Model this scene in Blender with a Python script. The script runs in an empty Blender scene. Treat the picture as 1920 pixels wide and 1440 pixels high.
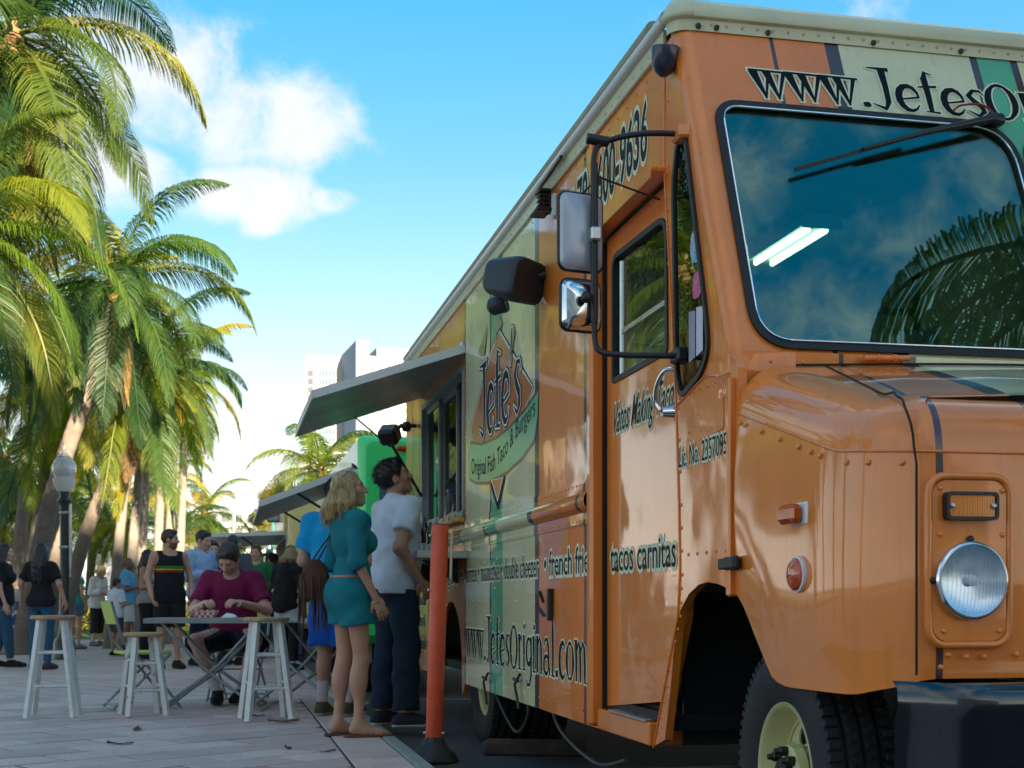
import bpy, bmesh, math, random
import numpy as np
from mathutils import Vector, Matrix, Euler
from mathutils.geometry import tessellate_polygon
R=math.radians
rnd=random.Random(7)
scene=bpy.context.scene
col=scene.collection
# ------------------------------------------------------------------ camera, sky, sun, exposure
cam_d=bpy.data.cameras.new('camera'); cam=bpy.data.objects.new('camera',cam_d); col.objects.link(cam)
cam.location=(0,0,.85); cam.rotation_euler=(R(90),0,0)
cam_d.sensor_width=36; cam_d.lens=36*2500/1920; cam_d.shift_y=410/1920; cam_d.clip_start=.05; cam_d.clip_end=3000
cam_d.dof.use_dof=True; cam_d.dof.focus_distance=5.2; cam_d.dof.aperture_fstop=7.1
scene.camera=cam
SUN_AZ=R(158)      # compass bearing of the sun, clockwise from +Y (behind the camera, a little right)
SUN_EL=R(12)
world=bpy.data.worlds.new('World'); scene.world=world; world.use_nodes=True
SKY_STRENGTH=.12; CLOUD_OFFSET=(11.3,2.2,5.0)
def build_world():
    nt=world.node_tree; N=nt.nodes; L=nt.links; N.clear()
    def n(t,**k):
        x=N.new(t)
        for a,b in k.items(): setattr(x,a,b)
        return x
    def m(op,a,b=None,c=None,clamp=False):
        x=n('ShaderNodeMath',operation=op); x.use_clamp=clamp
        for i,v in enumerate((a,b,c)):
            if v is None: continue
            if isinstance(v,(int,float)): x.inputs[i].default_value=v
            else: L.new(v,x.inputs[i])
        return x.outputs[0]
    out=n('ShaderNodeOutputWorld'); bg=n('ShaderNodeBackground'); bg.inputs[1].default_value=SKY_STRENGTH
    L.new(bg.outputs[0],out.inputs[0])
    sky=n('ShaderNodeTexSky',sky_type='NISHITA'); sky.sun_disc=False
    sky.sun_elevation=SUN_EL; sky.sun_rotation=SUN_AZ; sky.air_density=1.0; sky.dust_density=.6; sky.ozone_density=2.2
    tc=n('ShaderNodeTexCoord'); nz=n('ShaderNodeVectorMath',operation='NORMALIZE'); L.new(tc.outputs['Generated'],nz.inputs[0])
    D=nz.outputs[0]; sp=n('ShaderNodeSeparateXYZ'); L.new(D,sp.inputs[0]); el=sp.outputs[2]
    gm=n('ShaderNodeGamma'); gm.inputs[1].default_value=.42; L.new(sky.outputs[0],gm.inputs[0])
    hs=n('ShaderNodeHueSaturation'); hs.inputs['Hue'].default_value=.494; hs.inputs['Saturation'].default_value=2.9; hs.inputs['Value'].default_value=.37; L.new(gm.outputs[0],hs.inputs['Color'])
    # pale sea haze toward the horizon, all the way round
    hz=m('MULTIPLY',m('POWER',m('SUBTRACT',1.0,m('MAXIMUM',el,0.0),clamp=True),5.2),1.0,clamp=True)
    mx=n('ShaderNodeMix',data_type='RGBA'); L.new(hz,mx.inputs['Factor']); L.new(hs.outputs[0],mx.inputs[6]); mx.inputs[7].default_value=(1.30,1.24,1.16,1)
    # clouds: puffs added across the unseen dome to lift shade, one large over the palms
    no=n('ShaderNodeTexNoise'); no.inputs['Scale'].default_value=5.5; no.inputs['Detail'].default_value=9; no.inputs['Roughness'].default_value=.58; L.new(D,no.inputs['Vector'])
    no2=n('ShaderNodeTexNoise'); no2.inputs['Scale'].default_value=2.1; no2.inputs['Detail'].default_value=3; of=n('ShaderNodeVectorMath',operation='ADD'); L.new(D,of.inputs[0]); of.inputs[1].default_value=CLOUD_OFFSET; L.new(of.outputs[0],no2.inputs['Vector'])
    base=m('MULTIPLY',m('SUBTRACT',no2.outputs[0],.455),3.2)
    def blob(px,pz,rx,rz):
        v=Vector((px,1,pz)).normalized()
        q=n('ShaderNodeVectorMath',operation='SUBTRACT'); L.new(D,q.inputs[0]); q.inputs[1].default_value=v
        s=n('ShaderNodeVectorMath',operation='MULTIPLY'); L.new(q.outputs[0],s.inputs[0]); s.inputs[1].default_value=(1/rx,1/rx,1/rz)
        l=n('ShaderNodeVectorMath',operation='LENGTH'); L.new(s.outputs[0],l.inputs[0])
        return m('SUBTRACT',1.0,l.outputs['Value'])
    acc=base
    for b in [(-.20,.362,.085,.045),(-.265,.385,.095,.05),(-.155,.352,.042,.030),(-.33,.40,.12,.06),(-.195,.308,.055,.028),(-.135,.302,.022,.012),(-.225,.405,.03,.035),(-.31,.33,.07,.03),(-.19,.287,.022,.014)]:
        acc=m('MAXIMUM',acc,m('MINIMUM',blob(*b),.55))
    no3=n('ShaderNodeTexNoise'); no3.inputs['Scale'].default_value=19; no3.inputs['Detail'].default_value=8; no3.inputs['Roughness'].default_value=.62; no3.inputs['Distortion'].default_value=.35; L.new(D,no3.inputs['Vector'])
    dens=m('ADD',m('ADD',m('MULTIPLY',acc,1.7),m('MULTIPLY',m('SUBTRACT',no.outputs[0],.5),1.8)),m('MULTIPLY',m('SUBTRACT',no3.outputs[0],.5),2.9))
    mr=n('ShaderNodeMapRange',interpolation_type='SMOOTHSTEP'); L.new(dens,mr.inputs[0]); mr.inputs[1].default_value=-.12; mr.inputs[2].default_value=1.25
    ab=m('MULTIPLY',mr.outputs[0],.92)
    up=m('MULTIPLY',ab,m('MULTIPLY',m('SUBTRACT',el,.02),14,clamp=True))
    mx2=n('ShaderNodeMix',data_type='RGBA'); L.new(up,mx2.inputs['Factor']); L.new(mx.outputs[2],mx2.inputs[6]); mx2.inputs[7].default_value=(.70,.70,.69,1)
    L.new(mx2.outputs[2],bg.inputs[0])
build_world()
sun_d=bpy.data.lights.new('sun','SUN'); sun_d.energy=2.0; sun_d.angle=R(.5); sun_d.color=(1,.83,.58)
sun=bpy.data.objects.new('sun',sun_d); col.objects.link(sun)
to_sun=Vector((math.sin(SUN_AZ)*math.cos(SUN_EL),math.cos(SUN_AZ)*math.cos(SUN_EL),math.sin(SUN_EL)))
sun.rotation_euler=to_sun.to_track_quat('Z','Y').to_euler(); sun.location=to_sun*60
vs=scene.view_settings; vs.view_transform='Standard'; vs.look='None'; vs.exposure=3.65; vs.gamma=1.0; vs.use_curve_mapping=False
scene.cycles.max_bounces=8; scene.cycles.transparent_max_bounces=24
try: scene.cycles.use_denoising=True
except Exception: pass

# ------------------------------------------------------------------ helpers
MATS={}
def mat(name,c,rough=.5,metal=0.0,coat=0.0,noise=0.0,nscale=8,bump=0.0,bscale=30,spec=.5,emit=None,estr=0,trans=0.0,aniso=None,c2=None,rv=0.0):
    if name in MATS: return MATS[name]
    m=bpy.data.materials.new(name); m.use_nodes=True; nt=m.node_tree; N=nt.nodes; L=nt.links
    b=N['Principled BSDF']; b.inputs['Base Color'].default_value=(*c,1); b.inputs['Roughness'].default_value=rough; b.inputs['Metallic'].default_value=metal
    b.inputs['Coat Weight'].default_value=coat; b.inputs['Coat Roughness'].default_value=.06; b.inputs['Specular IOR Level'].default_value=spec
    if emit: b.inputs['Emission Color'].default_value=(*emit,1); b.inputs['Emission Strength'].default_value=estr
    if trans: b.inputs['Transmission Weight'].default_value=trans
    if noise or c2 or bump or rv: tc=N.new('ShaderNodeTexCoord')
    if noise or c2:
        no=N.new('ShaderNodeTexNoise'); no.inputs['Scale'].default_value=nscale; no.inputs['Detail'].default_value=6; no.inputs['Roughness'].default_value=.65
        L.new(tc.outputs['Object'],no.inputs['Vector'])
        rp=N.new('ShaderNodeValToRGB'); L.new(no.outputs[0],rp.inputs[0])
        a=c2 if c2 else tuple(max(0,x*(1-noise)) for x in c); bb=c if c2 else tuple(min(1,x*(1+noise)) for x in c)
        rp.color_ramp.elements[0].position=.3; rp.color_ramp.elements[1].position=.7
        rp.color_ramp.elements[0].color=(*a,1); rp.color_ramp.elements[1].color=(*bb,1)
        L.new(rp.outputs[0],b.inputs['Base Color'])
    if rv:
        nr=N.new('ShaderNodeTexNoise'); nr.inputs['Scale'].default_value=nscale*.7; nr.inputs['Detail'].default_value=8; L.new(tc.outputs['Object'],nr.inputs['Vector'])
        mr=N.new('ShaderNodeMapRange'); L.new(nr.outputs[0],mr.inputs[0]); mr.inputs[1].default_value=.3; mr.inputs[2].default_value=.7; mr.inputs[3].default_value=max(.02,rough-rv); mr.inputs[4].default_value=rough+rv
        L.new(mr.outputs[0],b.inputs['Roughness'])
    if bump:
        nb=N.new('ShaderNodeTexNoise'); nb.inputs['Scale'].default_value=bscale; nb.inputs['Detail'].default_value=4; L.new(tc.outputs['Object'],nb.inputs['Vector'])
        bp=N.new('ShaderNodeBump'); bp.inputs['Strength'].default_value=bump; bp.inputs['Distance'].default_value=.01; L.new(nb.outputs[0],bp.inputs['Height']); L.new(bp.outputs[0],b.inputs['Normal'])
    MATS[name]=m; return m
def link(name,me,parent=None,**k):
    o=bpy.data.objects.new(name,me); col.objects.link(o)
    if parent is not None: o.parent=parent
    for a,b in k.items(): o[a]=b
    return o
def tag(o,label,cat,group=None):
    o['label']=label; o['category']=cat
    if group: o['group']=group
    return o
def empty(name,loc=(0,0,0),rz=0.0):
    o=bpy.data.objects.new(name,None); col.objects.link(o); o.location=loc; o.rotation_euler=(0,0,rz); o.empty_display_size=.2; return o
def copy_tree(o,parent=None):
    c=o.copy(); col.objects.link(c); c.parent=parent
    for ch in list(o.children): copy_tree(ch,c)
    return c
class MB:
    def __init__(s): s.v=[]; s.f=[]
    def add(s,v,f):
        n=len(s.v); s.v+= [tuple(p) for p in v]; s.f+=[tuple(i+n for i in q) for q in f]; return s
    def box(s,c,size,bev=0.0,M=None):
        hx,hy,hz=[a/2 for a in size]; b=min(bev,hx*.9,hy*.9,hz*.9); cx,cy,cz=c
        if b<=0:
            v=[(x*hx,y*hy,z*hz) for x in(-1,1) for y in(-1,1) for z in(-1,1)]
            f=[(0,1,3,2),(4,6,7,5),(0,4,5,1),(2,3,7,6),(0,2,6,4),(1,5,7,3)]
        else:
            v=[];ix={}
            for x in(-1,1):
                for y in(-1,1):
                    for z in(-1,1):
                        for a in range(3):
                            ix[(x,y,z,a)]=len(v)
                            v.append((x*(hx-(b if a!=0 else 0)),y*(hy-(b if a!=1 else 0)),z*(hz-(b if a!=2 else 0))))
            f=[]
            def quad(k,sg,a):
                o=[i for i in range(3) if i!=a]
                q=[]
                for (p,r) in((-1,-1),(1,-1),(1,1),(-1,1)):
                    t=[0,0,0]; t[a]=sg; t[o[0]]=p; t[o[1]]=r; q.append(ix[(t[0],t[1],t[2],a)])
                f.append(tuple(q))
            for a in range(3):
                for sg in(-1,1): quad(0,sg,a)
            for a in range(3):
                o=[i for i in range(3) if i!=a]
                for p in(-1,1):
                    for r in(-1,1):
                        q=[]
                        for (e,w) in((-1,0),(1,0),(1,1),(-1,1)):
                            t=[0,0,0]; t[a]=e; t[o[0]]=p; t[o[1]]=r; q.append(ix[(t[0],t[1],t[2],o[w])])
                        f.append(tuple(q))
            for x in(-1,1):
                for y in(-1,1):
                    for z in(-1,1): f.append(tuple(ix[(x,y,z,a)] for a in range(3)))
        if M is not None: v=[M@Vector(p) for p in v]
        return s.add([(p[0]+cx,p[1]+cy,p[2]+cz) for p in v],f)
    def tube(s,pts,r,n=8,cap=True):
        pts=[Vector(p) for p in pts]; rs=r if isinstance(r,(list,tuple)) else [r]*len(pts)
        prev=None; v=[];f=[]
        for i,p in enumerate(pts):
            t=(pts[min(i+1,len(pts)-1)]-pts[max(i-1,0)]).normalized()
            if prev is None:
                a=Vector((0,0,1)) if abs(t.z)<.9 else Vector((1,0,0)); u=t.cross(a).normalized()
            else:
                u=(prev-t*prev.dot(t)); u=u.normalized() if u.length>1e-6 else t.orthogonal().normalized()
            prev=u; w=t.cross(u)
            for k in range(n):
                a=2*math.pi*k/n; v.append(p+u*math.cos(a)*rs[i]+w*math.sin(a)*rs[i])
        for i in range(len(pts)-1):
            for k in range(n): f.append((i*n+k,i*n+(k+1)%n,(i+1)*n+(k+1)%n,(i+1)*n+k))
        if cap: f.append(tuple(range(n-1,-1,-1))); f.append(tuple(range((len(pts)-1)*n,len(pts)*n)))
        return s.add(v,f)
    def bar(s,a,b,w,t,up=(0,0,1)):      # rectangular bar from a to b
        a=Vector(a);b=Vector(b);d=(b-a).normalized();u=Vector(up);x=d.cross(u)
        x=x.normalized() if x.length>1e-4 else d.orthogonal().normalized(); y=x.cross(d).normalized()
        v=[p+x*sx*w/2+y*sy*t/2 for p in(a,b) for sx,sy in((-1,-1),(1,-1),(1,1),(-1,1))]
        return s.add(v,[(3,2,1,0),(4,5,6,7),(0,1,5,4),(1,2,6,5),(2,3,7,6),(3,0,4,7)])
    def lathe(s,prof,n=24,M=None,cap=True):   # prof [(r,h)] about z, M places it
        v=[];f=[]
        for r,h in prof:
            for k in range(n):
                a=2*math.pi*k/n; v.append(Vector((r*math.cos(a),r*math.sin(a),h)))
        for i in range(len(prof)-1):
            for k in range(n): f.append((i*n+k,i*n+(k+1)%n,(i+1)*n+(k+1)%n,(i+1)*n+k))
        if cap: f.append(tuple(range(n-1,-1,-1))); f.append(tuple(range((len(prof)-1)*n,len(prof)*n)))
        if M is not None: v=[M@p for p in v]
        return s.add(v,f)
    def plate(s,outer,holes,fn,thick,back=True):   # 2d polygon with holes -> fn(x,y,depth)
        loops=[outer]+list(holes); tri=tessellate_polygon([[Vector((p[0],p[1],0)) for p in l] for l in loops])
        P=[p for l in loops for p in l]; n=len(P)
        v=[fn(p[0],p[1],0) for p in P]
        # orient consistently
        f=[]
        for t in tri:
            a,b,c=[P[i] for i in t]
            ar=(b[0]-a[0])*(c[1]-a[1])-(b[1]-a[1])*(c[0]-a[0])
            f.append(tuple(t) if ar>0 else (t[0],t[2],t[1]))
        if thick:
            v+=[fn(p[0],p[1],thick) for p in P]
            if back: f+= [(t[2]+n,t[1]+n,t[0]+n) for t in f]
            o=0
            for l in loops:
                k=len(l)
                for i in range(k): f.append((o+i,o+(i+1)%k,n+o+(i+1)%k,n+o+i))
                o+=k
        return s.add(v,f)
    def grid(s,rows,closed=False):
        n=len(rows[0]); v=[p for r in rows for p in r]; f=[]
        for i in range(len(rows)-1):
            for k in range(n if closed else n-1): f.append((i*n+k,i*n+(k+1)%n,(i+1)*n+(k+1)%n,(i+1)*n+k))
        return s.add(v,f)
    def mesh(s,name,mt,smooth=None):
        me=bpy.data.meshes.new(name); me.from_pydata([tuple(p) for p in s.v],[],s.f)
        if mt is not None: me.materials.append(mt)
        me.update()
        bm=bmesh.new(); bm.from_mesh(me); bmesh.ops.recalc_face_normals(bm,faces=bm.faces[:]); bm.to_mesh(me); bm.free()
        if smooth:
            me.polygons.foreach_set('use_smooth',[True]*len(me.polygons))
            try: me.set_sharp_from_angle(angle=R(smooth if smooth is not True else 40))
            except Exception: pass
        return me
    def build(s,name,mt,parent=None,smooth=None,**k): return link(name,s.mesh(name,mt,smooth),parent,**k)
def rrect(x0,x1,y0,y1,r,n=6,rs=None):
    rs=rs or (r,r,r,r); out=[]
    for (cx,cy,a0,rr) in((x1-rs[0],y1-rs[0],0,rs[0]),(x0+rs[1],y1-rs[1],90,rs[1]),(x0+rs[2],y0+rs[2],180,rs[2]),(x1-rs[3],y0+rs[3],270,rs[3])):
        for k in range(n+1):
            a=R(a0+90*k/n); out.append((cx+rr*math.cos(a),cy+rr*math.sin(a)))
    return out
def roundpoly(pts,r,n=5):
    out=[];k=len(pts)
    for i in range(k):
        p=Vector(pts[i]);a=(Vector(pts[i-1])-p);b=(Vector(pts[(i+1)%k])-p)
        rr=r[i] if isinstance(r,(list,tuple)) else r
        rr=min(rr,a.length*.48,b.length*.48); A=p+a.normalized()*rr;B=p+b.normalized()*rr
        for j in range(n+1):
            t=j/n; q=A*(1-t)**2+p*2*t*(1-t)+B*t*t; out.append((q.x,q.y))
    return out
def catmull(pts,n=8):
    P=[Vector(p) for p in pts]; out=[]
    for i in range(len(P)-1):
        p0=P[max(i-1,0)];p1=P[i];p2=P[i+1];p3=P[min(i+2,len(P)-1)]
        for k in range(n):
            t=k/n; out.append(.5*((2*p1)+(p2-p0)*t+(2*p0-5*p1+4*p2-p3)*t*t+(3*p1-p0-3*p2+p3)*t**3))
    out.append(P[-1]); return out
def text_mesh(txt,bold=0.0):
    c=bpy.data.curves.new('t','FONT'); c.body=txt; c.size=1; c.offset=bold; c.resolution_u=3; c.fill_mode='FRONT'
    o=bpy.data.objects.new('t',c); col.objects.link(o)
    dg=bpy.context.evaluated_depsgraph_get(); ev=o.evaluated_get(dg); me=ev.to_mesh()
    v=[tuple(p.co) for p in me.vertices]; f=[tuple(p.vertices) for p in me.polygons]; ev.to_mesh_clear()
    bpy.data.objects.remove(o); bpy.data.curves.remove(c)
    return v,f
# ------------------------------------------------------------------ frame of the parked trucks: s = metres along the kerb, d = metres across it
TH=math.atan(540/2500); SN,CS=math.sin(TH),math.cos(TH)
def WP(s,d,z=0.0): return Vector((-SN*s+CS*d, CS*s+SN*d, z))
TRUCK_RZ=math.atan2(-CS,SN)
ORANGE=(.86,.222,.014); CREAM=(.74,.70,.40); GREEN=(.10,.45,.22); BROWN=(.055,.020,.020)
def paint(name,stops,axis='X',mul=-1/12.5,add=7.4/12.5,attr=None,wave=.035,rough=.22):
    m=bpy.data.materials.new(name); m.use_nodes=True; nt=m.node_tree; N=nt.nodes; L=nt.links; b=N['Principled BSDF']
    tc=N.new('ShaderNodeTexCoord')
    if attr:
        a=N.new('ShaderNodeAttribute'); a.attribute_name=attr; ab=N.new('ShaderNodeMath'); ab.operation='ABSOLUTE'; L.new(a.outputs['Fac'],ab.inputs[0]); src=ab.outputs[0]
    else:
        sp=N.new('ShaderNodeSeparateXYZ'); L.new(tc.outputs['Object'],sp.inputs[0]); src=sp.outputs[axis]
    mm=N.new('ShaderNodeMath'); mm.operation='MULTIPLY_ADD'; L.new(src,mm.inputs[0]); mm.inputs[1].default_value=mul; mm.inputs[2].default_value=add
    rp=N.new('ShaderNodeValToRGB'); rp.color_ramp.interpolation='CONSTANT'; L.new(mm.outputs[0],rp.inputs[0])
    e=rp.color_ramp.elements
    for i,(p,c) in enumerate(stops):
        q=e[i] if i<2 else e.new(p)
        q.position=p; q.color=(*c,1)
    no=N.new('ShaderNodeTexNoise'); no.inputs['Scale'].default_value=2.3; no.inputs['Detail'].default_value=9; no.inputs['Roughness'].default_value=.7; L.new(tc.outputs['Object'],no.inputs[0])
    mr=N.new('ShaderNodeMapRange'); L.new(no.outputs[0],mr.inputs[0]); mr.inputs[1].default_value=.3; mr.inputs[2].default_value=.75; mr.inputs[3].default_value=1.06; mr.inputs[4].default_value=.82
    mp=N.new('ShaderNodeMapping'); mp.inputs['Scale'].default_value=(34,34,1.6); L.new(tc.outputs['Object'],mp.inputs[0]); ns=N.new('ShaderNodeTexNoise'); ns.inputs['Scale'].default_value=1; ns.inputs['Detail'].default_value=5; L.new(mp.outputs[0],ns.inputs[0])
    ms=N.new('ShaderNodeMapRange'); L.new(ns.outputs[0],ms.inputs[0]); ms.inputs[1].default_value=.56; ms.inputs[2].default_value=.78; ms.inputs[3].default_value=1; ms.inputs[4].default_value=.87
    mq=N.new('ShaderNodeMath'); mq.operation='MULTIPLY'; L.new(mr.outputs[0],mq.inputs[0]); L.new(ms.outputs[0],mq.inputs[1])
    mx=N.new('ShaderNodeVectorMath'); mx.operation='SCALE'; L.new(rp.outputs[0],mx.inputs[0]); L.new(mq.outputs[0],mx.inputs['Scale']); L.new(mx.outputs[0],b.inputs['Base Color'])
    b.inputs['Roughness'].default_value=.5; b.inputs['Coat Weight'].default_value=1.0
    n3=N.new('ShaderNodeTexNoise'); n3.inputs['Scale'].default_value=5; n3.inputs['Detail'].default_value=10; n3.inputs['Roughness'].default_value=.75; L.new(tc.outputs['Object'],n3.inputs[0])
    m3=N.new('ShaderNodeMapRange'); L.new(n3.outputs[0],m3.inputs[0]); m3.inputs[1].default_value=.35; m3.inputs[2].default_value=.7; m3.inputs[3].default_value=.015; m3.inputs[4].default_value=rough*.42; b.inputs['Coat IOR'].default_value=1.5
    L.new(m3.outputs[0],b.inputs['Coat Roughness'])
    n2=N.new('ShaderNodeTexNoise'); n2.inputs['Scale'].default_value=1.7; n2.inputs['Detail'].default_value=2.2; L.new(tc.outputs['Object'],n2.inputs[0])
    bp=N.new('ShaderNodeBump'); bp.inputs['Strength'].default_value=wave; bp.inputs['Distance'].default_value=.12; L.new(n2.outputs[0],bp.inputs['Height'])
    L.new(bp.outputs[0],b.inputs['Normal']); L.new(bp.outputs[0],b.inputs['Coat Normal'])
    MATS[name]=m; return m
K=12.5
side_stops=[(0,ORANGE),(4.205/K,BROWN),(4.225/K,ORANGE),(4.945/K,BROWN),(4.968/K,ORANGE),(5.80/K,BROWN),(5.825/K,ORANGE),(6.70/K,BROWN),(6.80/K,CREAM),(7.63/K,BROWN),(7.665/K,GREEN),(7.985/K,BROWN),(8.02/K,CREAM),(8.84/K,BROWN),(8.90/K,ORANGE),(9.92/K,BROWN),(9.96/K,ORANGE),(11.02/K,BROWN),(11.06/K,ORANGE),(11.45/K,BROWN),(11.5/K,ORANGE)]
M_SIDE=paint('side_paint',side_stops)
# front: distance from the centre line (local y of the centre is 1.27)
fs=[(0,GREEN),(.066,BROWN),(.095,CREAM),(.640,BROWN),(.69,ORANGE),(.893,BROWN),(.912,ORANGE)]
front_stops=[(p/2,c) for p,c in fs]
M_FRONT=paint('front_paint',front_stops,attr='stripe',mul=.5,add=0)
M_ORANGE=paint('orange_paint',[(0,ORANGE),(.99,ORANGE)],wave=.05)
M_CREAMP=mat('cream_trim_paint',(.62,.60,.38),.38,coat=.3,noise=.10,nscale=4)
M_BLK=mat('black_plastic',(.012,.013,.015),.38,noise=.2,nscale=20)
M_RUB=mat('black_rubber',(.012,.012,.012),.55)
M_DARK=mat('dark_chassis',(.008,.008,.009),.7)
M_CHR=mat('chrome',(.75,.76,.78),.10,metal=1,rv=.05)
M_STEEL=mat('brushed_steel',(.52,.54,.55),.32,metal=1,noise=.1,nscale=12,rv=.1)
M_GREY=mat('grey_panel',(.30,.32,.32),.5,noise=.08)
M_AMBER=mat('amber_lens',(.88,.25,.003),.12,coat=.8)
M_INK=mat('black_vinyl',(.006,.007,.011),.55,spec=.12)
M_HALO=mat('pale_vinyl',(.72,.76,.54),.5,spec=.2)
M_WHITEV=mat('white_vinyl',(.72,.74,.72),.35)
M_GREENV=mat('green_vinyl',(.10,.45,.22),.28,coat=.5)
M_ORV=mat('orange_vinyl',(.52,.15,.035),.28,coat=.5)
M_BROWNV=mat('brown_vinyl',(.055,.020,.020),.3,coat=.4)
M_OLIVEV=mat('olive_vinyl',(.20,.19,.08),.3,coat=.4)
def glass_mat(name,tint,ior=1.5,boost=1.0,rough=0.0,gc=(.92,1,1)):
    m=bpy.data.materials.new(name); m.use_nodes=True; nt=m.node_tree; N=nt.nodes; L=nt.links; N.clear()
    o=N.new('ShaderNodeOutputMaterial'); mx=N.new('ShaderNodeMixShader'); t=N.new('ShaderNodeBsdfTransparent'); g=N.new('ShaderNodeBsdfGlossy'); 
    t.inputs[0].default_value=(*tint,1); g.inputs['Roughness'].default_value=rough; g.inputs['Color'].default_value=(*gc,1)
    ge=N.new('ShaderNodeNewGeometry'); dp=N.new('ShaderNodeVectorMath'); dp.operation='DOT_PRODUCT'; L.new(ge.outputs['Incoming'],dp.inputs[0]); L.new(ge.outputs['Normal'],dp.inputs[1])
    ab=N.new('ShaderNodeMath'); ab.operation='ABSOLUTE'; L.new(dp.outputs['Value'],ab.inputs[0]); iv=N.new('ShaderNodeMath'); iv.operation='SUBTRACT'; iv.inputs[0].default_value=1; L.new(ab.outputs[0],iv.inputs[1])
    pw=N.new('ShaderNodeMath'); pw.operation='POWER'; pw.inputs[1].default_value=5; L.new(iv.outputs[0],pw.inputs[0]); f0=((ior-1)/(ior+1))**2
    mt=N.new('ShaderNodeMath'); mt.operation='MULTIPLY_ADD'; mt.use_clamp=True; mt.inputs[1].default_value=(1-f0)*min(boost,1.3); mt.inputs[2].default_value=f0*boost; L.new(pw.outputs[0],mt.inputs[0])
    L.new(mt.outputs[0],mx.inputs[0]); L.new(t.outputs[0],mx.inputs[1]); L.new(g.outputs[0],mx.inputs[2]); L.new(mx.outputs[0],o.inputs[0]); MATS[name]=m; return m
M_WS=glass_mat('windscreen_glass',(.64,.84,.78),1.55,2.8,gc=(.72,1,.93))
M_GL=glass_mat('clear_glass',(.74,.82,.80),1.5,.6)
M_VENT=glass_mat('dark_quarter_glass',(.16,.26,.22),1.55,1.6)
M_LENS=glass_mat('lamp_lens',(.96,.98,1),1.45,1.0)

# ------------------------------------------------------------------ spiky hand-cut lettering (strokes with varying width)
def arc(cx,cy,rx,ry,a0,a1,w0,w1,wm,n=9):
    o=[]
    for i in range(n+1):
        t=i/n;a=R(a0+(a1-a0)*t); w=(w0*(1-t)+w1*t)+(wm-(w0+w1)/2)*math.sin(math.pi*t); o.append((cx+rx*math.cos(a),cy+ry*math.sin(a),w))
    return o
GL={
'w':(1.0,[[(-.10,1.02,.07),(1.02,1.0,.07)],[(.02,1,.26),(.30,0,.05)],[(.28,0,.05),(.46,.98,.10)],[(.40,1,.24),(.66,0,.05)],[(.64,0,.05),(.90,1.0,.12)]]),
'.':(.34,[[(.05,.08,.16),(.2,.10,.2),(.26,.12,.12)]]),
'J':(.72,[[(.02,1.5,.03),(.66,1.46,.15)],[(.44,1.46,.22),(.47,.8,.17),(.46,.25,.16),(.36,.0,.09)],[(.38,-.02,.12),(-.02,.16,.02)]]),
'e':(.72,[arc(.38,.46,.30,.46,5,330,.05,.03,.21,12),[(.12,.40,.05),(.68,.52,.07)]]),
'f':(.62,[[(.52,1.42,.02),(.30,1.5,.12),(.24,1.2,.2)],[(.24,1.3,.2),(.26,.6,.18),(.25,.02,.14)],[(.0,.92,.05),(.56,.98,.09)],[(.08,.02,.03),(.5,.0,.08)]]),
's':(.64,[[(.60,.80,.03),(.50,.96,.08),(.30,.96,.12),(.14,.76,.17),(.28,.54,.18),(.46,.38,.18),(.50,.18,.16),(.32,.02,.10),(.02,.20,.02)]]),
'O':(1.0,[arc(.48,.62,.40,.64,80,440,.10,.10,.10,20),arc(.48,.62,.40,.62,120,240,.10,.10,.22,8),arc(.48,.62,.40,.62,-60,60,.10,.10,.20,8)]),
'o':(.74,[arc(.37,.48,.29,.47,90,450,.08,.08,.08,16),arc(.37,.48,.29,.46,120,240,.08,.08,.19,8),arc(.37,.48,.29,.46,-60,60,.08,.08,.17,8)]),
'r':(.56,[[(.16,1.04,.20),(.2,.5,.17),(.2,.0,.13)],[(.02,1.02,.03),(.24,.96,.1)],[(.22,.7,.05),(.36,.98,.12),(.54,.86,.05)],[(.04,.01,.03),(.38,.0,.07)]]),
'i':(.40,[[(.16,1.02,.20),(.2,.5,.17),(.19,.0,.12)],[(.0,1.0,.03),(.22,.96,.09)],[(.16,1.34,.05),(.22,1.28,.18),(.26,1.2,.05)],[(.03,.01,.03),(.36,.0,.07)]]),
'g':(.74,[arc(.36,.56,.27,.38,60,420,.07,.07,.16,14),[(.60,.98,.16),(.64,.4,.15),(.62,-.1,.15),(.44,-.40,.12),(.2,-.42,.1),(.08,-.24,.03)]]),
'n':(.78,[[(.16,1.04,.20),(.2,.5,.17),(.2,.0,.12)],[(.02,1.02,.03),(.24,.96,.08)],[(.22,.72,.05),(.40,.98,.12),(.56,.84,.17),(.60,.4,.17),(.60,.0,.12)],[(.5,.01,.03),(.74,.0,.05)]]),
'm':(1.12,[[(.16,1.04,.20),(.2,.5,.17),(.2,.0,.12)],[(.02,1.02,.03),(.24,.96,.08)],[(.22,.72,.05),(.38,.98,.11),(.52,.84,.16),(.55,.4,.16),(.55,.0,.12)],[(.58,.74,.05),(.74,.98,.11),(.88,.84,.16),(.92,.4,.16),(.93,.0,.12)],[(.84,.01,.03),(1.08,.0,.05)]]),
'a':(.80,[[(.10,.76,.03),(.22,.95,.09),(.42,.98,.11),(.55,.80,.16),(.57,.35,.16),(.70,.0,.09)],arc(.33,.27,.23,.25,30,345,.07,.05,.15,12)]),
'l':(.44,[[(.14,1.62,.10),(.20,1.2,.2),(.2,.5,.17),(.19,.0,.12)],[(.03,.01,.03),(.36,.0,.07)]]),
'c':(.66,[arc(.38,.47,.30,.46,40,320,.04,.03,.20,12)]),
"'":(.28,[[(.16,1.7,.05),(.13,1.4,.12),(.05,1.02,.02)]]),
' ':(.4,[]),
}
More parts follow.
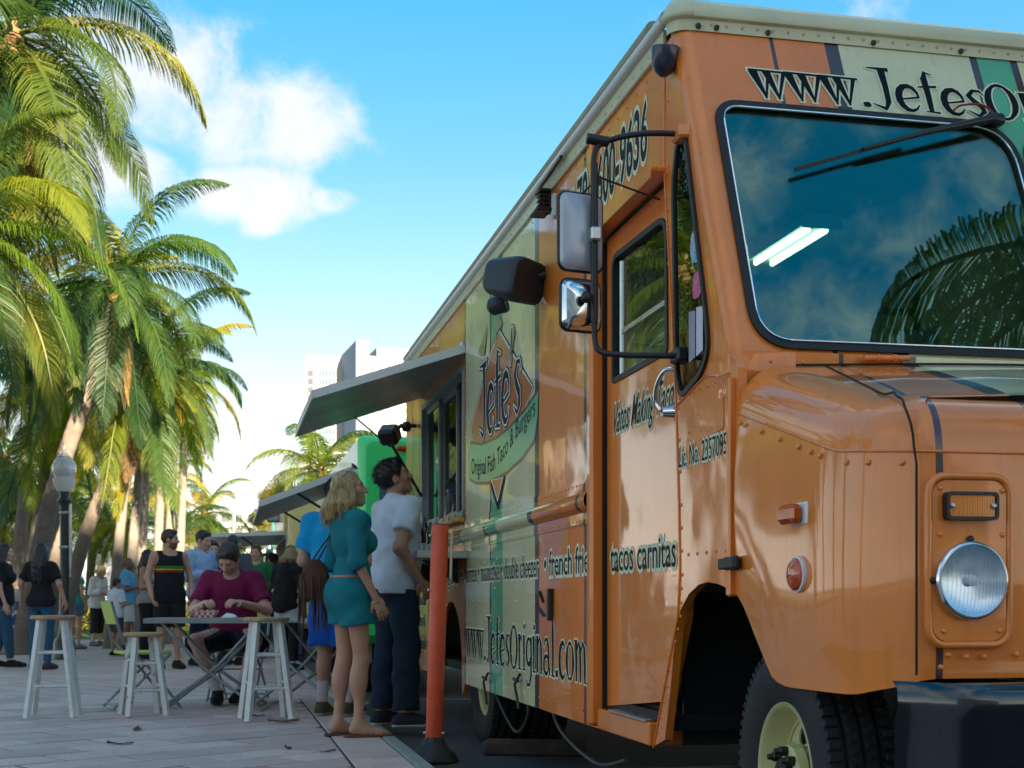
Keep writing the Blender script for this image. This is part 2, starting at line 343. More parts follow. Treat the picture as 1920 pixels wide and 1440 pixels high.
def stroke_poly(st,ex):
    P=[Vector((a,b)) for a,b,_ in st]; W=[w+2*ex for _,_,w in st]
    if ex:
        d=(P[0]-P[1]).normalized(); P[0]=P[0]+d*ex; d=(P[-1]-P[-2]).normalized(); P[-1]=P[-1]+d*ex
    Lf=[];Rt=[]
    for i,p in enumerate(P):
        t=(P[min(i+1,len(P)-1)]-P[max(i-1,0)]).normalized(); n=Vector((-t.y,t.x)); Lf.append(p+n*W[i]/2); Rt.append(p-n*W[i]/2)
    return Lf,Rt
def spiky(txt,fn,ex=0.0,d0=0.0,sx=1.0):
    """fn(x,y,depth) maps lettering units to space; strokes are laid a hair over each other"""
    mb=MB(); x=0; k=0
    for ch in txt:
        adv,sts=GL[ch]
        for st in sts:
            Lf,Rt=stroke_poly(st,ex); v=[];f=[]
            dd=d0+k%7*.00012; k+=1
            for a,b in zip(Lf,Rt): v+=[fn((x+a.x)*sx,a.y,dd),fn((x+b.x)*sx,b.y,dd)]
            for i in range(len(Lf)-1): f.append((2*i,2*i+1,2*i+3,2*i+2))
            mb.add(v,f)
        x+=adv
    return mb,x*sx
def spiky_width(txt): return sum(GL[c][0] for c in txt)
def fonted(txt,fn,bold,d0):
    v,f=text_mesh(txt,bold); mb=MB(); mb.add([fn(p[0],p[1],d0) for p in v],f); return mb
def text_w(txt):
    v,f=text_mesh(txt); xs=[p[0] for p in v]; return min(xs),max(xs)

# ------------------------------------------------------------------ orange food truck
truck=empty('food_truck',WP(7.4,1.6,0),TRUCK_RZ)
tag(truck,'orange and cream step van food truck with its serving hatch propped open','food truck')
def T(s,d,z): return Vector((7.4-s,d-1.6,z))
CD=2.87                 # centre line
def mirror(p): return Vector((p[0],2*(CD-1.6)-p[1],p[2]))
SIDEF=lambda s,z,k: T(s,1.6+k,z)
FARF=lambda s,z,k: T(s,2*CD-1.6-k,z)
door_edge=[(4.73,2.92),(4.73,2.44),(4.66,2.0),(4.60,1.55),(4.57,1.2),(4.56,.95),(4.58,.80),(4.66,.66),(4.76,.48),(4.86,.30)]
arch_pts=[(4.72,.34),(4.66,.52),(4.60,.74),(4.55,.82),(4.46,.88),(4.36,.912),(4.27,.92),(4.17,.912),(4.08,.895),(4.0,.87)]
# rear box wall
wall=[(5.62,.30),(8.93,.30),(9.0,.22),(9.03,.24)]+[(9.5-.45*math.cos(a),.46+.40*math.sin(a)) for a in [R(x) for x in range(0,181,15)]]+[(9.97,.30),(11.9,.30),(11.9,2.92),(4.735,2.92),(4.735,2.445),(5.62,2.445)]
wall=[p for p in wall]
win_hole=[(8.95,1.44),(10.92,1.44),(10.92,2.47),(8.95,2.47)]
b=MB().plate(wall,[win_hole],SIDEF,.03); wall_o=b.build('side_wall',M_SIDE,truck)
b=MB().plate([(4.735,.30),(11.9,.30),(11.9,2.92),(4.735,2.92)],[],FARF,.03); b.build('side_wall',M_ORANGE,truck)
b=MB().box(T(11.88,CD,1.63),(.03,2*(CD-1.6)-.064,2.6)); b.build('rear_wall',M_ORANGE,truck)
b=MB().box(T(8.3,CD,.40),(7.1,2*(CD-1.6)-.08,.06)); b.build('floor_pan',M_DARK,truck)
b=MB()
for dd in (2.3,3.4): b.box(T(7.3,dd,.42),(8.6,.09,.16))
b.box(T(8.5,2.3,.36),(.1,1.0,.12)); b.build('chassis_rail',M_DARK,truck)
# wheel well liner behind the open arch and under the skirt
b=MB().box(T(9.2,2.02,.64),(1.7,.02,.5)); b.build('wheel_well',M_DARK,truck)
b=MB().box(T(4.30,2.06,.68),(1.25,.02,.86)); b.box(T(4.80,1.88,.60),(.02,.36,.58)); b.box(T(4.3,1.88,1.12),(1.2,.36,.02)); b.build('front_wheel_well',M_DARK,truck)
# cab side
slant=lambda z: 4.05+.55*(z-1.65)/1.30
cab=list(door_edge)+arch_pts+[(4.0,1.60),(4.055,1.66)]+[(slant(z)+.045,z) for z in (1.72,2.2,2.6,2.92)]
vent=roundpoly([(4.605,2.36),(4.565,2.50),(4.492,2.53),(4.265,1.80),(4.25,1.70),(4.32,1.635),(4.52,1.585),(4.572,1.68)],[.06,.04,.03,.05,.05,.06,.04,.05])
def offpoly(P,k):
    c=Vector((sum(p[0] for p in P)/len(P),sum(p[1] for p in P)/len(P))); out=[]
    n=len(P)
    for i in range(n):
        t=Vector(P[(i+1)%n])-Vector(P[i-1]); nn=Vector((t.y,-t.x)).normalized()
        if nn.dot(Vector(P[i])-c)<0: nn=-nn
        out.append((P[i][0]+nn.x*k,P[i][1]+nn.y*k))
    return out
b=MB().plate(cab,[vent],SIDEF,.03); cab_o=b.build('cab_side',M_SIDE,truck)
b=MB().plate(cab,[vent],FARF,.03); b.build('cab_side',M_ORANGE,truck)
for F,nm in((SIDEF,0),(FARF,1)):
    q=empty('quarter_window'); q.parent=truck
    MB().plate(offpoly(vent,.012),[offpoly(vent,-.008)],lambda s,z,k:F(s,z,k-.012),.03).build('gasket',M_RUB,q)
    MB().plate(vent,[],lambda s,z,k:F(s,z,k-.004),.004).build('pane',M_VENT,q)
    if nm==0:
        st=MB().plate([(4.375,1.70),(4.44,1.69),(4.44,1.87),(4.375,1.86)],[],lambda s,z,k:F(s,z,-.006-.008*.1),0); st.build('paper_notice',mat('grey_paper',(.36,.34,.42),.7,noise=.2,nscale=90),q)
        st=MB().plate([(4.30,1.71),(4.365,1.70),(4.365,1.87),(4.30,1.86)],[],lambda s,z,k:F(s,z,-.006-.008*.1),0); st.build('paper_notice',mat('white_paper',(.62,.63,.68),.7,noise=.12,nscale=120),q)
        st=MB().plate([(4.40,2.02),(4.375,2.07),(4.38,2.12),(4.40,2.145),(4.42,2.12),(4.425,2.07)],[],lambda s,z,k:F(s,z,-.006-.0085*.1),0); st.build('round_sticker',mat('lilac_sticker',(.40,.42,.62),.5,noise=.2,nscale=60),q)
        st=MB().plate([(4.345,2.02),(4.39,2.03),(4.365,2.16)],[],lambda s,z,k:F(s,z,-.006-.009*.1),0); st.build('pennant_sticker',mat('cyan_sticker',(.10,.45,.62),.5,noise=.5,nscale=70),q)
        st=MB().plate(rrect(4.315,4.40,1.90,1.99,.03),[],lambda s,z,k:F(s,z,-.006-.009*.1),0); st.build('pink_sticker',mat('pink_sticker',(.75,.10,.28),.5,noise=.6,nscale=60),q)
# leaning cab front with two windscreens
HALF=CD-1.6
def FR(u,z,k=0):        # u = metres from the centre line toward the near side, on the leaning face
    s=slant(z)+k; return Vector((7.4-s,(CD-u)-1.6,z))
def setstripe(me,fn):
    a=me.attributes.new('stripe','FLOAT','POINT'); a.data.foreach_set('value',[fn(v.co) for v in me.vertices])
topf=lambda u:2.94
outer=[]
nseg=24
for i in range(nseg+1): outer.append((-HALF+.055+2*(HALF-.055)*i/nseg,1.655))
for i in range(nseg+1): outer.append((HALF-.055-2*(HALF-.055)*i/nseg,2.94))
ws1=roundpoly([(.025,1.70),(1.175,1.695),(1.165,2.615),(.025,2.615)],[.12,.13,.08,.17],8)
ws2=[(-p[0],p[1]) for p in ws1][::-1]
fr_m=MB().plate(outer,[ws1,ws2],FR,.03).mesh('cab_front',M_FRONT); setstripe(fr_m,lambda c:HALF-c.y); fr_o=link('cab_front',fr_m,truck)
for sg,ws in((1,ws1),(-1,ws2)):
    q=empty('windscreen'); q.parent=truck
    MB().plate(offpoly(ws,.018),[offpoly(ws,-.012)],lambda u,z,k:FR(u,z,k-.014),.034).build('gasket',M_RUB,q)
    MB().tube([FR(u,z,-.016) for u,z in offpoly(ws,-.010)]+[FR(*offpoly(ws,-.010)[0],-.016)],.004,6).build('trim_strip',M_CHR,q,smooth=60)
    MB().plate(ws,[],lambda u,z,k:FR(u,z,k+.002),.005).build('pane',M_WS,q)
# rounded pillars between side and front
for sg in (1,-1):
    rows=[]
    for z in np.linspace(1.655,2.94,10):
        r=[]
        for k in range(7):
            a=R(90*k/6); s=slant(z)+.055-.055*math.sin(a); d=1.6+.055-.055*math.cos(a)
            p=T(s,d,z); r.append(p if sg==1 else mirror(p))
        rows.append(r)
    MB().grid(rows).build('corner_pillar',M_ORANGE,truck,smooth=80)
# cowl belt under the windscreen, wraps round the corner
rows=[]
for z,o in ((1.52,.0),(1.585,.0),(1.592,.008),(1.600,.008),(1.606,0.0),(1.66,.0)):
    r=[]
    pl=[(4.16,1.6)]+[(4.09-.07*math.sin(R(a)),1.6+.07-.07*math.cos(R(a))) for a in range(0,91,15)]
    pl+=[(4.02,d) for d in np.linspace(1.75,2*CD-1.75,40)]
    pl+=[(s,2*CD-d) for s,d in reversed([(4.16,1.6)]+[(4.09-.07*math.sin(R(a)),1.6+.07-.07*math.cos(R(a))) for a in range(0,91,15)])]
    cx,cy=4.3,CD
    for s,d in pl:
        nx=-1 if abs(d-CD)<1.17 else 0; ny=0 if nx else (-1 if d<CD else 1)
        r.append(T(s+nx*(o+.004),d+ny*(o+.004),z))
    rows.append(r)
cm=MB().grid(rows).mesh('cowl_belt',M_FRONT,50); setstripe(cm,lambda c:HALF-c.y); link('cowl_belt',cm,truck)
# ---- nose: fender walls, rolled shoulders, hood
def zs(s): return 1.46-(4.02-s)*.285 if s>3.3 else 1.255-(3.3-s)*.10
RS=.155
outl=[(s,1.6) for s in np.linspace(4.0,3.42,14)]
for a in np.linspace(0,90,13):     # corner, flattened
    outl.append((3.40-.37*math.sin(R(a))**1.0*1.0,1.6+.15*(1-math.cos(R(a)))))
outl+=[(3.03-.03*((d-1.75)/(CD-1.75)),d) for d in np.linspace(1.78,CD,18)]
outl=[Vector(p) for p in outl]
lowe=[(4.0,.87),(3.94,.83),(3.89,.775),(3.84,.73),(3.79,.68),(3.73,.628),(3.68,.612),(3.62,.605),(3.23,.608),(3.1,.635),(3.03,.66),(2.9,.67)]
def zlow(s):
    for (a,za),(b,zb) in zip(lowe,lowe[1:]):
        if b<=s<=a: return za+(zb-za)*(a-s)/(a-b)
    return lowe[0][1] if s>4 else lowe[-1][1]
def outn(i):
    t=(outl[min(i+1,len(outl)-1)]-outl[max(i-1,0)]).normalized(); n=Vector((-t.y,t.x))
    return n if n.dot(Vector((3.8,CD))-outl[i])>0 else -n
def stripe_at(s,d): return max(0,abs(CD-d))/(1+.24*(4.03-min(4.03,max(3.0,s))))
walls=[[] for _ in range(12)]; shoulder=[[] for _ in range(9)]; hoodrows=[]
for i,p in enumerate(outl):
    n=outn(i); zl=zlow(p.x); z1=zs(p.x)
    if i>=26: n=Vector((1,0))
    for k in range(12):
        t=k/11; bulge=.012*math.sin(math.pi*t)
        walls[k].append((p.x-n.x*bulge,p.y-n.y*bulge,zl+(z1-zl)*t))
    for k in range(9):
        a=R(90*k/8); q=p+n*RS*(1-math.cos(a)); shoulder[k].append((q.x,q.y,z1+RS*math.sin(a)))
    e=p+n*RS
    if p.y<1.751: hoodrows.append([(e.x,e.y+(CD-e.y)*t,z1+RS+.035*math.sin(math.pi/2*t)) for t in np.linspace(0,1,14)])
def nose_obj(name,rows,parent,mt,sharp=55):
    o=None
    for sg in (0,1):
        g=[[T(*p) if not sg else mirror(T(*p)) for p in r] for r in rows]
        me=MB().grid(g).mesh(name,mt,sharp); setstripe(me,lambda c:stripe_at(7.4-c.x,c.y+1.6)); oo=link(name,me,parent); o=o or oo
    return o
fender=nose_obj('fender_wall',walls,truck,M_FRONT)
nose_obj('fender_shoulder',shoulder,truck,M_FRONT,70)
hood=nose_obj('hood',hoodrows,truck,M_FRONT,70)
# close the nose front-to-hood gap (top of the front roll meets hood) and fender seam lines
def nosept(q,d,off=.0):
    """q 0..1 runs from the cowl forward over the hood, down the front"""
    if q<.5:
        s=4.0-(4.0-3.19)*q/.5; return T(s,d,zs(s)+RS+.035*math.sin(math.pi/2*min(1,max(0,(d-1.755)/(CD-1.755))))+off)
    sf=3.03-.03*((d-1.75)/(CD-1.75)); z0=zs(sf)
    if q<.7:
        a=R(90*(1-(q-.5)/.2)); return T(sf+RS-(RS+off)*math.cos(a),d,z0+(RS+off)*math.sin(a))
    return T(sf-off-.012,d,z0-(z0-.67)*(q-.7)/.3)
M_SEAM=mat('seam_shadow_gap',(.02,.010,.006),.8)
def wcurve(w): # curve of constant stripe value
    out=[]
    for q in np.linspace(0,1,40):
        s=4.0-(4.0-3.05)*min(1,q/.6); d=CD-w*(1+.24*(4.03-s)); out.append(nosept(q,d,.001))
    return out
MB().tube(wcurve(.965),.0035,5).build('hood_seam',M_SEAM,truck,smooth=60)
MB().tube([T(p.x,p.y-.001,zs(p.x)) for p in outl[:14]]+[T(p.x,p.y-.002,zs(p.x)) for p in outl[14:]],.004,5).build('fender_seam',M_ORANGE,truck,smooth=60)
MB().tube([nosept(0,d,.002) for d in np.linspace(1.80,2*CD-1.8,12)],.005,5).build('hood_gap',M_SEAM,truck,smooth=60)
# hinge, rivets
b=MB().tube([T(3.99,2.03,1.645),T(3.99,2.19,1.65)],.010,8); b.tube([T(3.99,2.075,1.646),T(3.99,2.085,1.646)],.013,8); b.tube([T(3.99,2.135,1.648),T(3.99,2.145,1.648)],.013,8); b.build('hood_hinge',M_ORANGE,truck,smooth=60)
riv_me=MB().lathe([(.0085,0),(.008,.0025),(.0055,.0045),(.002,.0055)],8).mesh('rivet',M_ORANGE,70)
def rivet(p,nrm,parent,sc=1.0,me=None):
    o=link('rivet',me or riv_me,parent); o.rotation_euler=Vector(nrm).to_track_quat('Z','Y').to_euler(); o.location=p; o.scale=(sc,sc,sc); return o
for s in (3.97,3.93,3.80,3.66,3.53,3.45,3.39): rivet(T(s,1.594,zs(s)-.028),(0,-1,0),fender)
for i in (17,19,22): rivet(T(outl[i].x,outl[i].y-.004,zs(outl[i].x)-.03),(.5,-1,0),fender)
for d in (1.745,1.775,1.865,1.915,2.0,2.08,2.17): rivet(nosept(.745,d,.0),(1,0,0),fender,1.3)
for d,z in ((1.76,.72),(1.81,.715),(1.86,.715),(1.74,.69),(1.95,.72)): rivet(T(3.013,d,z),(1,0,0),fender,.9)
for d in np.arange(1.72,3.9,.11): rivet(T(4.02-.004,d,1.628),(1,0,0),fr_o,.75)
# headlight panel
pan=empty('headlight_panel'); pan.parent=truck
def FP(d,z,k=0): return T(3.018-k-.03*((d-1.75)/(CD-1.75)),d,z)
for far in (0,1):
    mm=(lambda p:p) if not far else mirror
    if far: pan=empty('headlight_panel'); pan.parent=truck
    fr=rrect(1.705,1.925,.745,1.165,.045)
    MB().plate(rrect(1.715,1.915,.755,1.155,.04),[],lambda d,z,k:mm(FP(d,z,.006+k)),.004).build('plate',M_ORANGE,pan)
    MB().tube([mm(FP(d,z,.008)) for d,z in fr+[fr[0]]],.010,8).build('raised_bezel',M_ORANGE,pan,smooth=70)
    hl=empty('headlight'); hl.parent=pan
    c=mm(FP(1.815,.905,.012)); Mx=Matrix.Translation(c)@Matrix.Rotation(R(90),4,'Y')
    MB().lathe([(.096,-.005),(.099,.010),(.096,.018),(.090,.020)],40,Mx,cap=False).build('bezel_ring',M_CHR,hl,smooth=60)
    MB().lathe([(.004,.001),(.05,.004),(.075,.009),(.091,.017)],40,Mx,cap=False).build('reflector',mat('silver_reflector',(.80,.83,.86),.22,metal=.75),hl,smooth=60)
    MB().lathe([(.014,.002),(.014,.014),(.004,.018)],12,Mx).build('bulb',M_WHITEV,hl,smooth=60)
    lens=[(.0005,.046)]+[(.0905*math.sin(R(a)),.018+.028*math.cos(R(a))) for a in range(8,91,8)]
    MB().lathe(lens,40,Mx,cap=False).build('lens',M_LENS,hl,smooth=80)
    ml=glass_mat('ribbed_glass',(.8,.86,.9),1.45,1.0,.05) if 'ribbed_glass' not in MATS else MATS['ribbed_glass']
    rb=MB()
    for k in range(-8,9):
        yy=k*.0098; hh=math.sqrt(max(.0,.084**2-yy*yy)); dep=.012+.024*math.cos(math.asin(min(1,abs(yy)/.0905)))
        pts=[c+Vector((.018+.0275*math.sqrt(max(0,1-((yy*yy+zz*zz)/.0905**2))) ,yy,zz)) for zz in np.linspace(-hh,hh,9)]
        rb.tube(pts,.0014,5)
    rb.build('lens_rib',ml,hl,smooth=60,kind='stuff')
    for dy,dz in((-.103,0),(0,.103)): MB().lathe([(.009,0),(.009,.006),(.004,.010)],10,Matrix.Translation(mm(FP(1.815+dy,.905+dz,.012)))@Matrix.Rotation(R(90),4,'Y')).build('adjuster_screw',M_BLK,hl,smooth=60)
    ts=empty('turn_signal'); ts.parent=pan
    MB().plate(rrect(1.742,1.882,1.055,1.125,.012),[rrect(1.750,1.874,1.063,1.117,.008)],lambda d,z,k:mm(FP(d,z,.034-k)),.024).build('housing',M_BLK,ts)
    lb=MB()
    for k in range(18):
        d0=1.751+k*.0068; lb.plate([(d0,1.064),(d0+.0056,1.064),(d0+.0056,1.116),(d0,1.116)],[],lambda d,z,k:mm(FP(d,z,.030-k)),.012)
    lb.plate([(1.75,1.063),(1.874,1.063),(1.874,1.117),(1.75,1.117)],[],lambda d,z,k:mm(FP(d,z,.024-k)),.01)
    lb.build('amber_lens',M_AMBER,ts)
    for d in (1.757,1.867): MB().lathe([(.007,0),(.007,.004),(.003,.006)],10,Matrix.Translation(mm(FP(d,1.09,.031)))@Matrix.Rotation(R(90),4,'Y')).build('screw',M_STEEL,ts)
    for d,z in ((1.735,1.135),(1.905,1.13),(1.735,1.02),(1.905,1.02),(1.745,.78),(1.895,.78)): rivet(mm(FP(d,z,.010)),(1,0,0),pan,.9)
# side marker lamps on the fender, rubber hood latch
mk=empty('marker_lamp'); mk.parent=truck
Ms=Matrix.Translation(T(3.53,1.588,1.10))
MB().box(T(3.515,1.592,1.10),(.112,.014,.066),.006).build('base',M_WHITEV,mk)
MB().box(T(3.525,1.566,1.10),(.100,.045,.056),.014).build('amber_lens',mat('dark_amber_lens',(.55,.075,.003),.10,coat=1),mk)
mk=empty('side_reflector'); mk.parent=truck
Mr=Matrix.Translation(T(3.51,1.588,.93))@Matrix.Rotation(R(90),4,'X')
MB().lathe([(.052,0),(.052,.010),(.046,.012)],32,Mr).build('base_ring',M_WHITEV,mk,smooth=60)
MB().lathe([(.047,.006),(.046,.016),(.036,.024),(.018,.029),(.001,.030)],32,Mr,cap=False).build('amber_lens',mat('dark_amber_lens',(0,0,0)),mk,smooth=80)
MB().lathe([(.006,.03),(.005,.033),(.001,.034)],10,Mr,cap=False).build('screw',M_STEEL,mk)
b=MB().box(T(4.0,1.575,.975),(.10,.022,.042),.008); b.box(T(4.075,1.58,.975),(.07,.014,.036),.004); b.box(T(3.955,1.572,.975),(.05,.03,.046),.010); b.build('hood_latch',M_RUB,truck)
b=MB().box(T(4.035,1.592,1.22),(.03,.03,.70),.006); b.build('hinge_post',M_ORANGE,truck)
b=MB().box(T(3.4,1.66,.53),(.9,.02,.1)); 
# bumper: black pressed steel with rounded ends
rows=[]
prof=[(2.93,.655),(2.80,.662),(2.775,.645),(2.77,.60),(2.785,.575),(2.79,.42),(2.80,.385),(2.9,.375)]
for d in list(np.linspace(1.575,1.70,6))+list(np.linspace(1.75,2*CD-1.75,14))+list(np.linspace(2*CD-1.70,2*CD-1.575,6)):
    e=max(0,1.72-d,d-(2*CD-1.72))/.145; rows.append([T(s+.15*e*e,d,z) for s,z in prof])
MB().grid(rows).build('bumper',mat('black_bumper_paint',(.008,.010,.014),.16,coat=1,noise=.3,nscale=10,bump=.12,bscale=5,rv=.1),truck,smooth=50)
MB().lathe([(.022,0),(.022,.012),(.012,.014),(.010,.004)],16,Matrix.Translation(T(2.79,1.88,.545))@Matrix.Rotation(R(90),4,'Y')).build('bumper_bolt',M_STEEL,truck,smooth=50)
MB().box(T(3.05,2.6,.50),(.04,1.7,.22)).build('front_crossmember',M_DARK,truck)
# ---- sliding door, set in from the wall
door=empty('sliding_door'); door.parent=truck
dpl=[(5.60,.40)]+[(s+.012,z) for s,z in reversed(door_edge) if .40<z<2.43]+[(4.735,2.43),(5.60,2.43)]
dwin=roundpoly([(5.505,1.80),(4.79,1.80),(4.80,2.31),(5.505,2.33)],[.02,.02,.09,.06])
MB().plate(dpl,[dwin],lambda s,z,k:T(s,1.635+k,z),.03).build('door_panel',M_SIDE,door)
MB().plate(offpoly(dwin,.012),[offpoly(dwin,-.012)],lambda s,z,k:T(s,1.628+k,z),.03).build('window_gasket',M_RUB,door)
MB().plate([(5.5,1.80),(4.8,1.80),(4.8,2.32),(5.5,2.32)],[],lambda s,z,k:T(s,1.648+k,z),.004).build('window_pane',M_GL,door)
b=MB().bar(T(5.44,1.66,1.80),T(5.44,1.66,2.30),.02,.03); b.bar(T(5.46,1.66,2.0),T(4.8,1.66,2.0),.025,.02); b.build('window_slider',M_STEEL,door)
h=MB().tube(catmull([T(4.645,1.628,1.70),T(4.66,1.585,1.705),T(4.70,1.565,1.66),T(4.735,1.57,1.60),T(4.72,1.585,1.565)],6),.010,8)
h.box(T(4.645,1.622,1.62),(.026,.016,.21),.006); h.tube([T(4.67,1.625,1.555),T(4.69,1.585,1.555)],[.026,.02],12); h.build('door_handle',M_CHR,door,smooth=50)
MB().box(T(5.655,1.588,1.37),(.07,.05,2.12),.014).build('door_post',M_ORANGE,truck)
MB().box(T(5.612,1.628,1.37),(.012,.022,2.1)).build('door_gap',M_SEAM,truck)
b=MB().box(T(5.20,1.578,2.455),(.98,.075,.022),.006); b.box(T(5.20,1.543,2.438),(.98,.010,.04),.003); b.build('drip_rail',M_ORANGE,truck)
b=MB().box(T(5.24,1.66,.345),(.72,.14,.09),.006); st=b.build('door_step',M_ORANGE,truck)
MB().box(T(5.17,1.615,.394),(.50,.06,.012),.003).build('step_tread',M_STEEL,st)
MB().box(T(5.22,1.70,.42),(.74,.05,.05)).build('step_gap',M_DARK,truck)
MB().box(T(5.66,1.590,2.66),(.035,.03,.46),.004).build('door_track_end',M_ORANGE,truck)
# ---- rub rail with riveted flanges
rows=[]
for s in np.linspace(5.70,8.90,40):
    rows.append([T(s,1.6-.006,1.405),T(s,1.6-.006,1.352)]+[T(s,1.6-.045*math.sin(R(a)),1.305+.047*math.cos(R(a))) for a in range(0,181,18)]+[T(s,1.6-.006,1.258),T(s,1.6-.006,1.205)])
rail=MB().grid(rows).build('rub_rail',M_SIDE,truck,smooth=40)
rows=[]
for s in np.linspace(8.9,11.9,12):
    rows.append([T(s,1.6-.006,1.405),T(s,1.6-.006,1.352)]+[T(s,1.6-.045*math.sin(R(a)),1.305+.047*math.cos(R(a))) for a in range(0,181,18)]+[T(s,1.6-.006,1.258),T(s,1.6-.006,1.205)])
MB().grid(rows).build('rub_rail',M_SIDE,truck,smooth=40)
rv=MB()
def small_rivets(mb,pts,r=.006):
    for p in pts: mb.lathe([(r,0),(r*.85,.003),(r*.3,.0045)],6,Matrix.Translation(p)@Matrix.Rotation(R(90),4,'X'),cap=False)
small_rivets(rv,[T(s,1.594,z) for s in np.arange(5.76,8.9,.068) for z in (1.388,1.222)])
rv.build('rail_rivets',M_SIDE,rail,smooth=70,kind='stuff')
rv=MB(); P=[]
P+=[T(s,1.6,.36) for s in np.arange(5.75,8.9,.11)]
P+=[T(s,1.6,.86) for s in np.arange(6.85,8.8,.22)]+[T(s,1.6,.56) for s in np.arange(6.85,8.8,.11)]
P+=[T(6.86,1.6,z) for z in np.arange(.4,2.9,.16)]+[T(5.72,1.6,z) for z in np.arange(.4,2.4,.2)]
P+=[T(s,1.6,2.86) for s in np.arange(4.8,11.8,.13)]+[T(s,1.6,2.50) for s in np.arange(4.8,5.6,.16)]
P+=[T(8.88,1.6,z) for z in np.arange(1.45,2.85,.13)]+[T(11.1,1.6,z) for z in np.arange(.4,2.8,.18)]
small_rivets(rv,P); rv.build('wall_rivets',M_SIDE,wall_o,smooth=70,kind='stuff')
rv=MB(); P=[]
for (a,b_) in zip(door_edge[1:],door_edge[2:]):
    for t in (0,.33,.66): P.append(T(a[0]+(b_[0]-a[0])*t-.035,1.6,a[1]+(b_[1]-a[1])*t))
P+=[T(s,1.6,1.02) for s in np.arange(4.1,4.55,.09)]+[T(s,1.6,1.585) for s in np.arange(4.2,4.6,.07)]+[T(4.09,1.6,z) for z in (1.0,1.12,1.24,1.36,1.08)]
P+=[T(4.22,1.6,1.43),T(4.27,1.6,1.43),T(4.32,1.6,1.44),T(4.36,1.6,1.50),T(4.45,1.6,1.45)]
P+=[T(4.68,1.6,z) for z in np.arange(2.1,2.9,.12)]
small_rivets(rv,P,.0075); rv.build('cab_rivets',M_SIDE,cab_o,smooth=70,kind='stuff')
# cab seam strips
MB().tube([T(s-.012,1.598,z) for s,z in door_edge],.0045,5).build('door_edge_bead',M_ORANGE,truck,smooth=60)
MB().tube([T(4.61,1.598,1.555),T(4.45,1.598,1.59),T(4.30,1.598,1.62),T(4.16,1.598,1.60),T(4.10,1.598,1.54)],.0045,5).build('cowl_seam',M_ORANGE,truck,smooth=60)
b=MB().plate(roundpoly([(4.36,1.41),(4.12,1.42),(4.12,1.53),(4.36,1.53)],.02),[],lambda s,z,k:T(s,1.597-.0+k,z),.004); b.build('access_plate',M_SIDE,truck)
# ---- roof, gutter, front cap
rows=[]
for d in np.linspace(1.6,2*CD-1.6,25):
    x=(d-CD)/HALF; e=1-abs(x)**6; rows.append([T(s,d,2.955+.09*e) for s in np.linspace(4.66,11.9,12)])
MB().grid(rows).build('roof',M_CREAMP,truck,smooth=60)
b=MB().box(T(8.3,1.593,2.935),(7.2,.018,.07),.004); b.build('roof_flange',M_CREAMP,truck)
b=MB().tube([T(4.66,1.578,2.985),T(11.9,1.578,2.985)],.022,10); b.build('roof_gutter',mat('pale_gutter',(.70,.72,.68),.3,coat=.4),truck,smooth=60)
b=MB().tube([T(4.85,1.60,3.035),T(11.9,1.60,3.035)],.032,12); b.build('awning_roller',mat('tan_canvas_roll',(.34,.31,.20),.7,noise=.15,nscale=6),truck,smooth=60)
rv=MB(); small_rivets(rv,[T(s,1.584,2.925) for s in np.arange(4.75,11.8,.10)],.006); rv.build('flange_rivets',M_CREAMP,truck,smooth=70,kind='stuff')
rows=[]
us=[-HALF-.004]+list(np.linspace(-HALF+.06,HALF-.06,24))+[HALF+.004]
prof=[(-.012,2.925),(-.014,2.965),(-.030,2.970),(-.034,2.985),(-.020,3.02),(.02,3.05),(.10,3.062),(.2,3.058)]
for u in us:
    c=.05 if abs(u)>HALF-.01 else 0
    rows.append([T(slant(2.94)+k+c,CD-u,z-c*.2) for k,z in prof])
capo=MB().grid(rows).build('roof_front_cap',M_CREAMP,truck,smooth=40)
rows=[]
for a in np.linspace(0,90,8):
    rows.append([T(slant(2.94)+.055+(k-.055)*math.sin(R(a)) if k<.055 else slant(2.94)+k, 1.6+.055-(.055-min(k,.0)+.004)*math.cos(R(a))+ .0,z) for k,z in prof[:6]])
MB().grid(rows).build('roof_corner',M_CREAMP,truck,smooth=60)
rb=MB()
for u in np.arange(-1.2,1.21,.06): rb.lathe([(.0065,0),(.006,.003),(.002,.0045)],6,Matrix.Translation(T(slant(2.94)-.013,CD-u,2.948))@Matrix.Rotation(R(90),4,'Y'),cap=False)
rb.build('cap_rivets',M_CREAMP,capo,smooth=70,kind='stuff')
for u in (1.19,1.12,.92,.50,.14): MB().lathe([(.011,0),(.010,.006),(.003,.009)],8,Matrix.Translation(T(slant(2.94)-.014,CD-u,2.94))@Matrix.Rotation(R(90),4,'Y'),cap=False).build('cap_bolt',mat('dark_bolt',(.08,.08,.07),.5,metal=.6),capo,smooth=60)
lb=empty('roof_marker_bar'); lb.parent=truck
MB().box(T(4.80,2.93,3.075),(.05,.55,.03),.006).build('base',M_STEEL,lb)
for d in (2.75,2.93,3.11): MB().box(T(4.80,d,3.10),(.07,.11,.035),.01).build('marker_lamp',mat('smoked_lens',(.05,.07,.09),.2),lb)
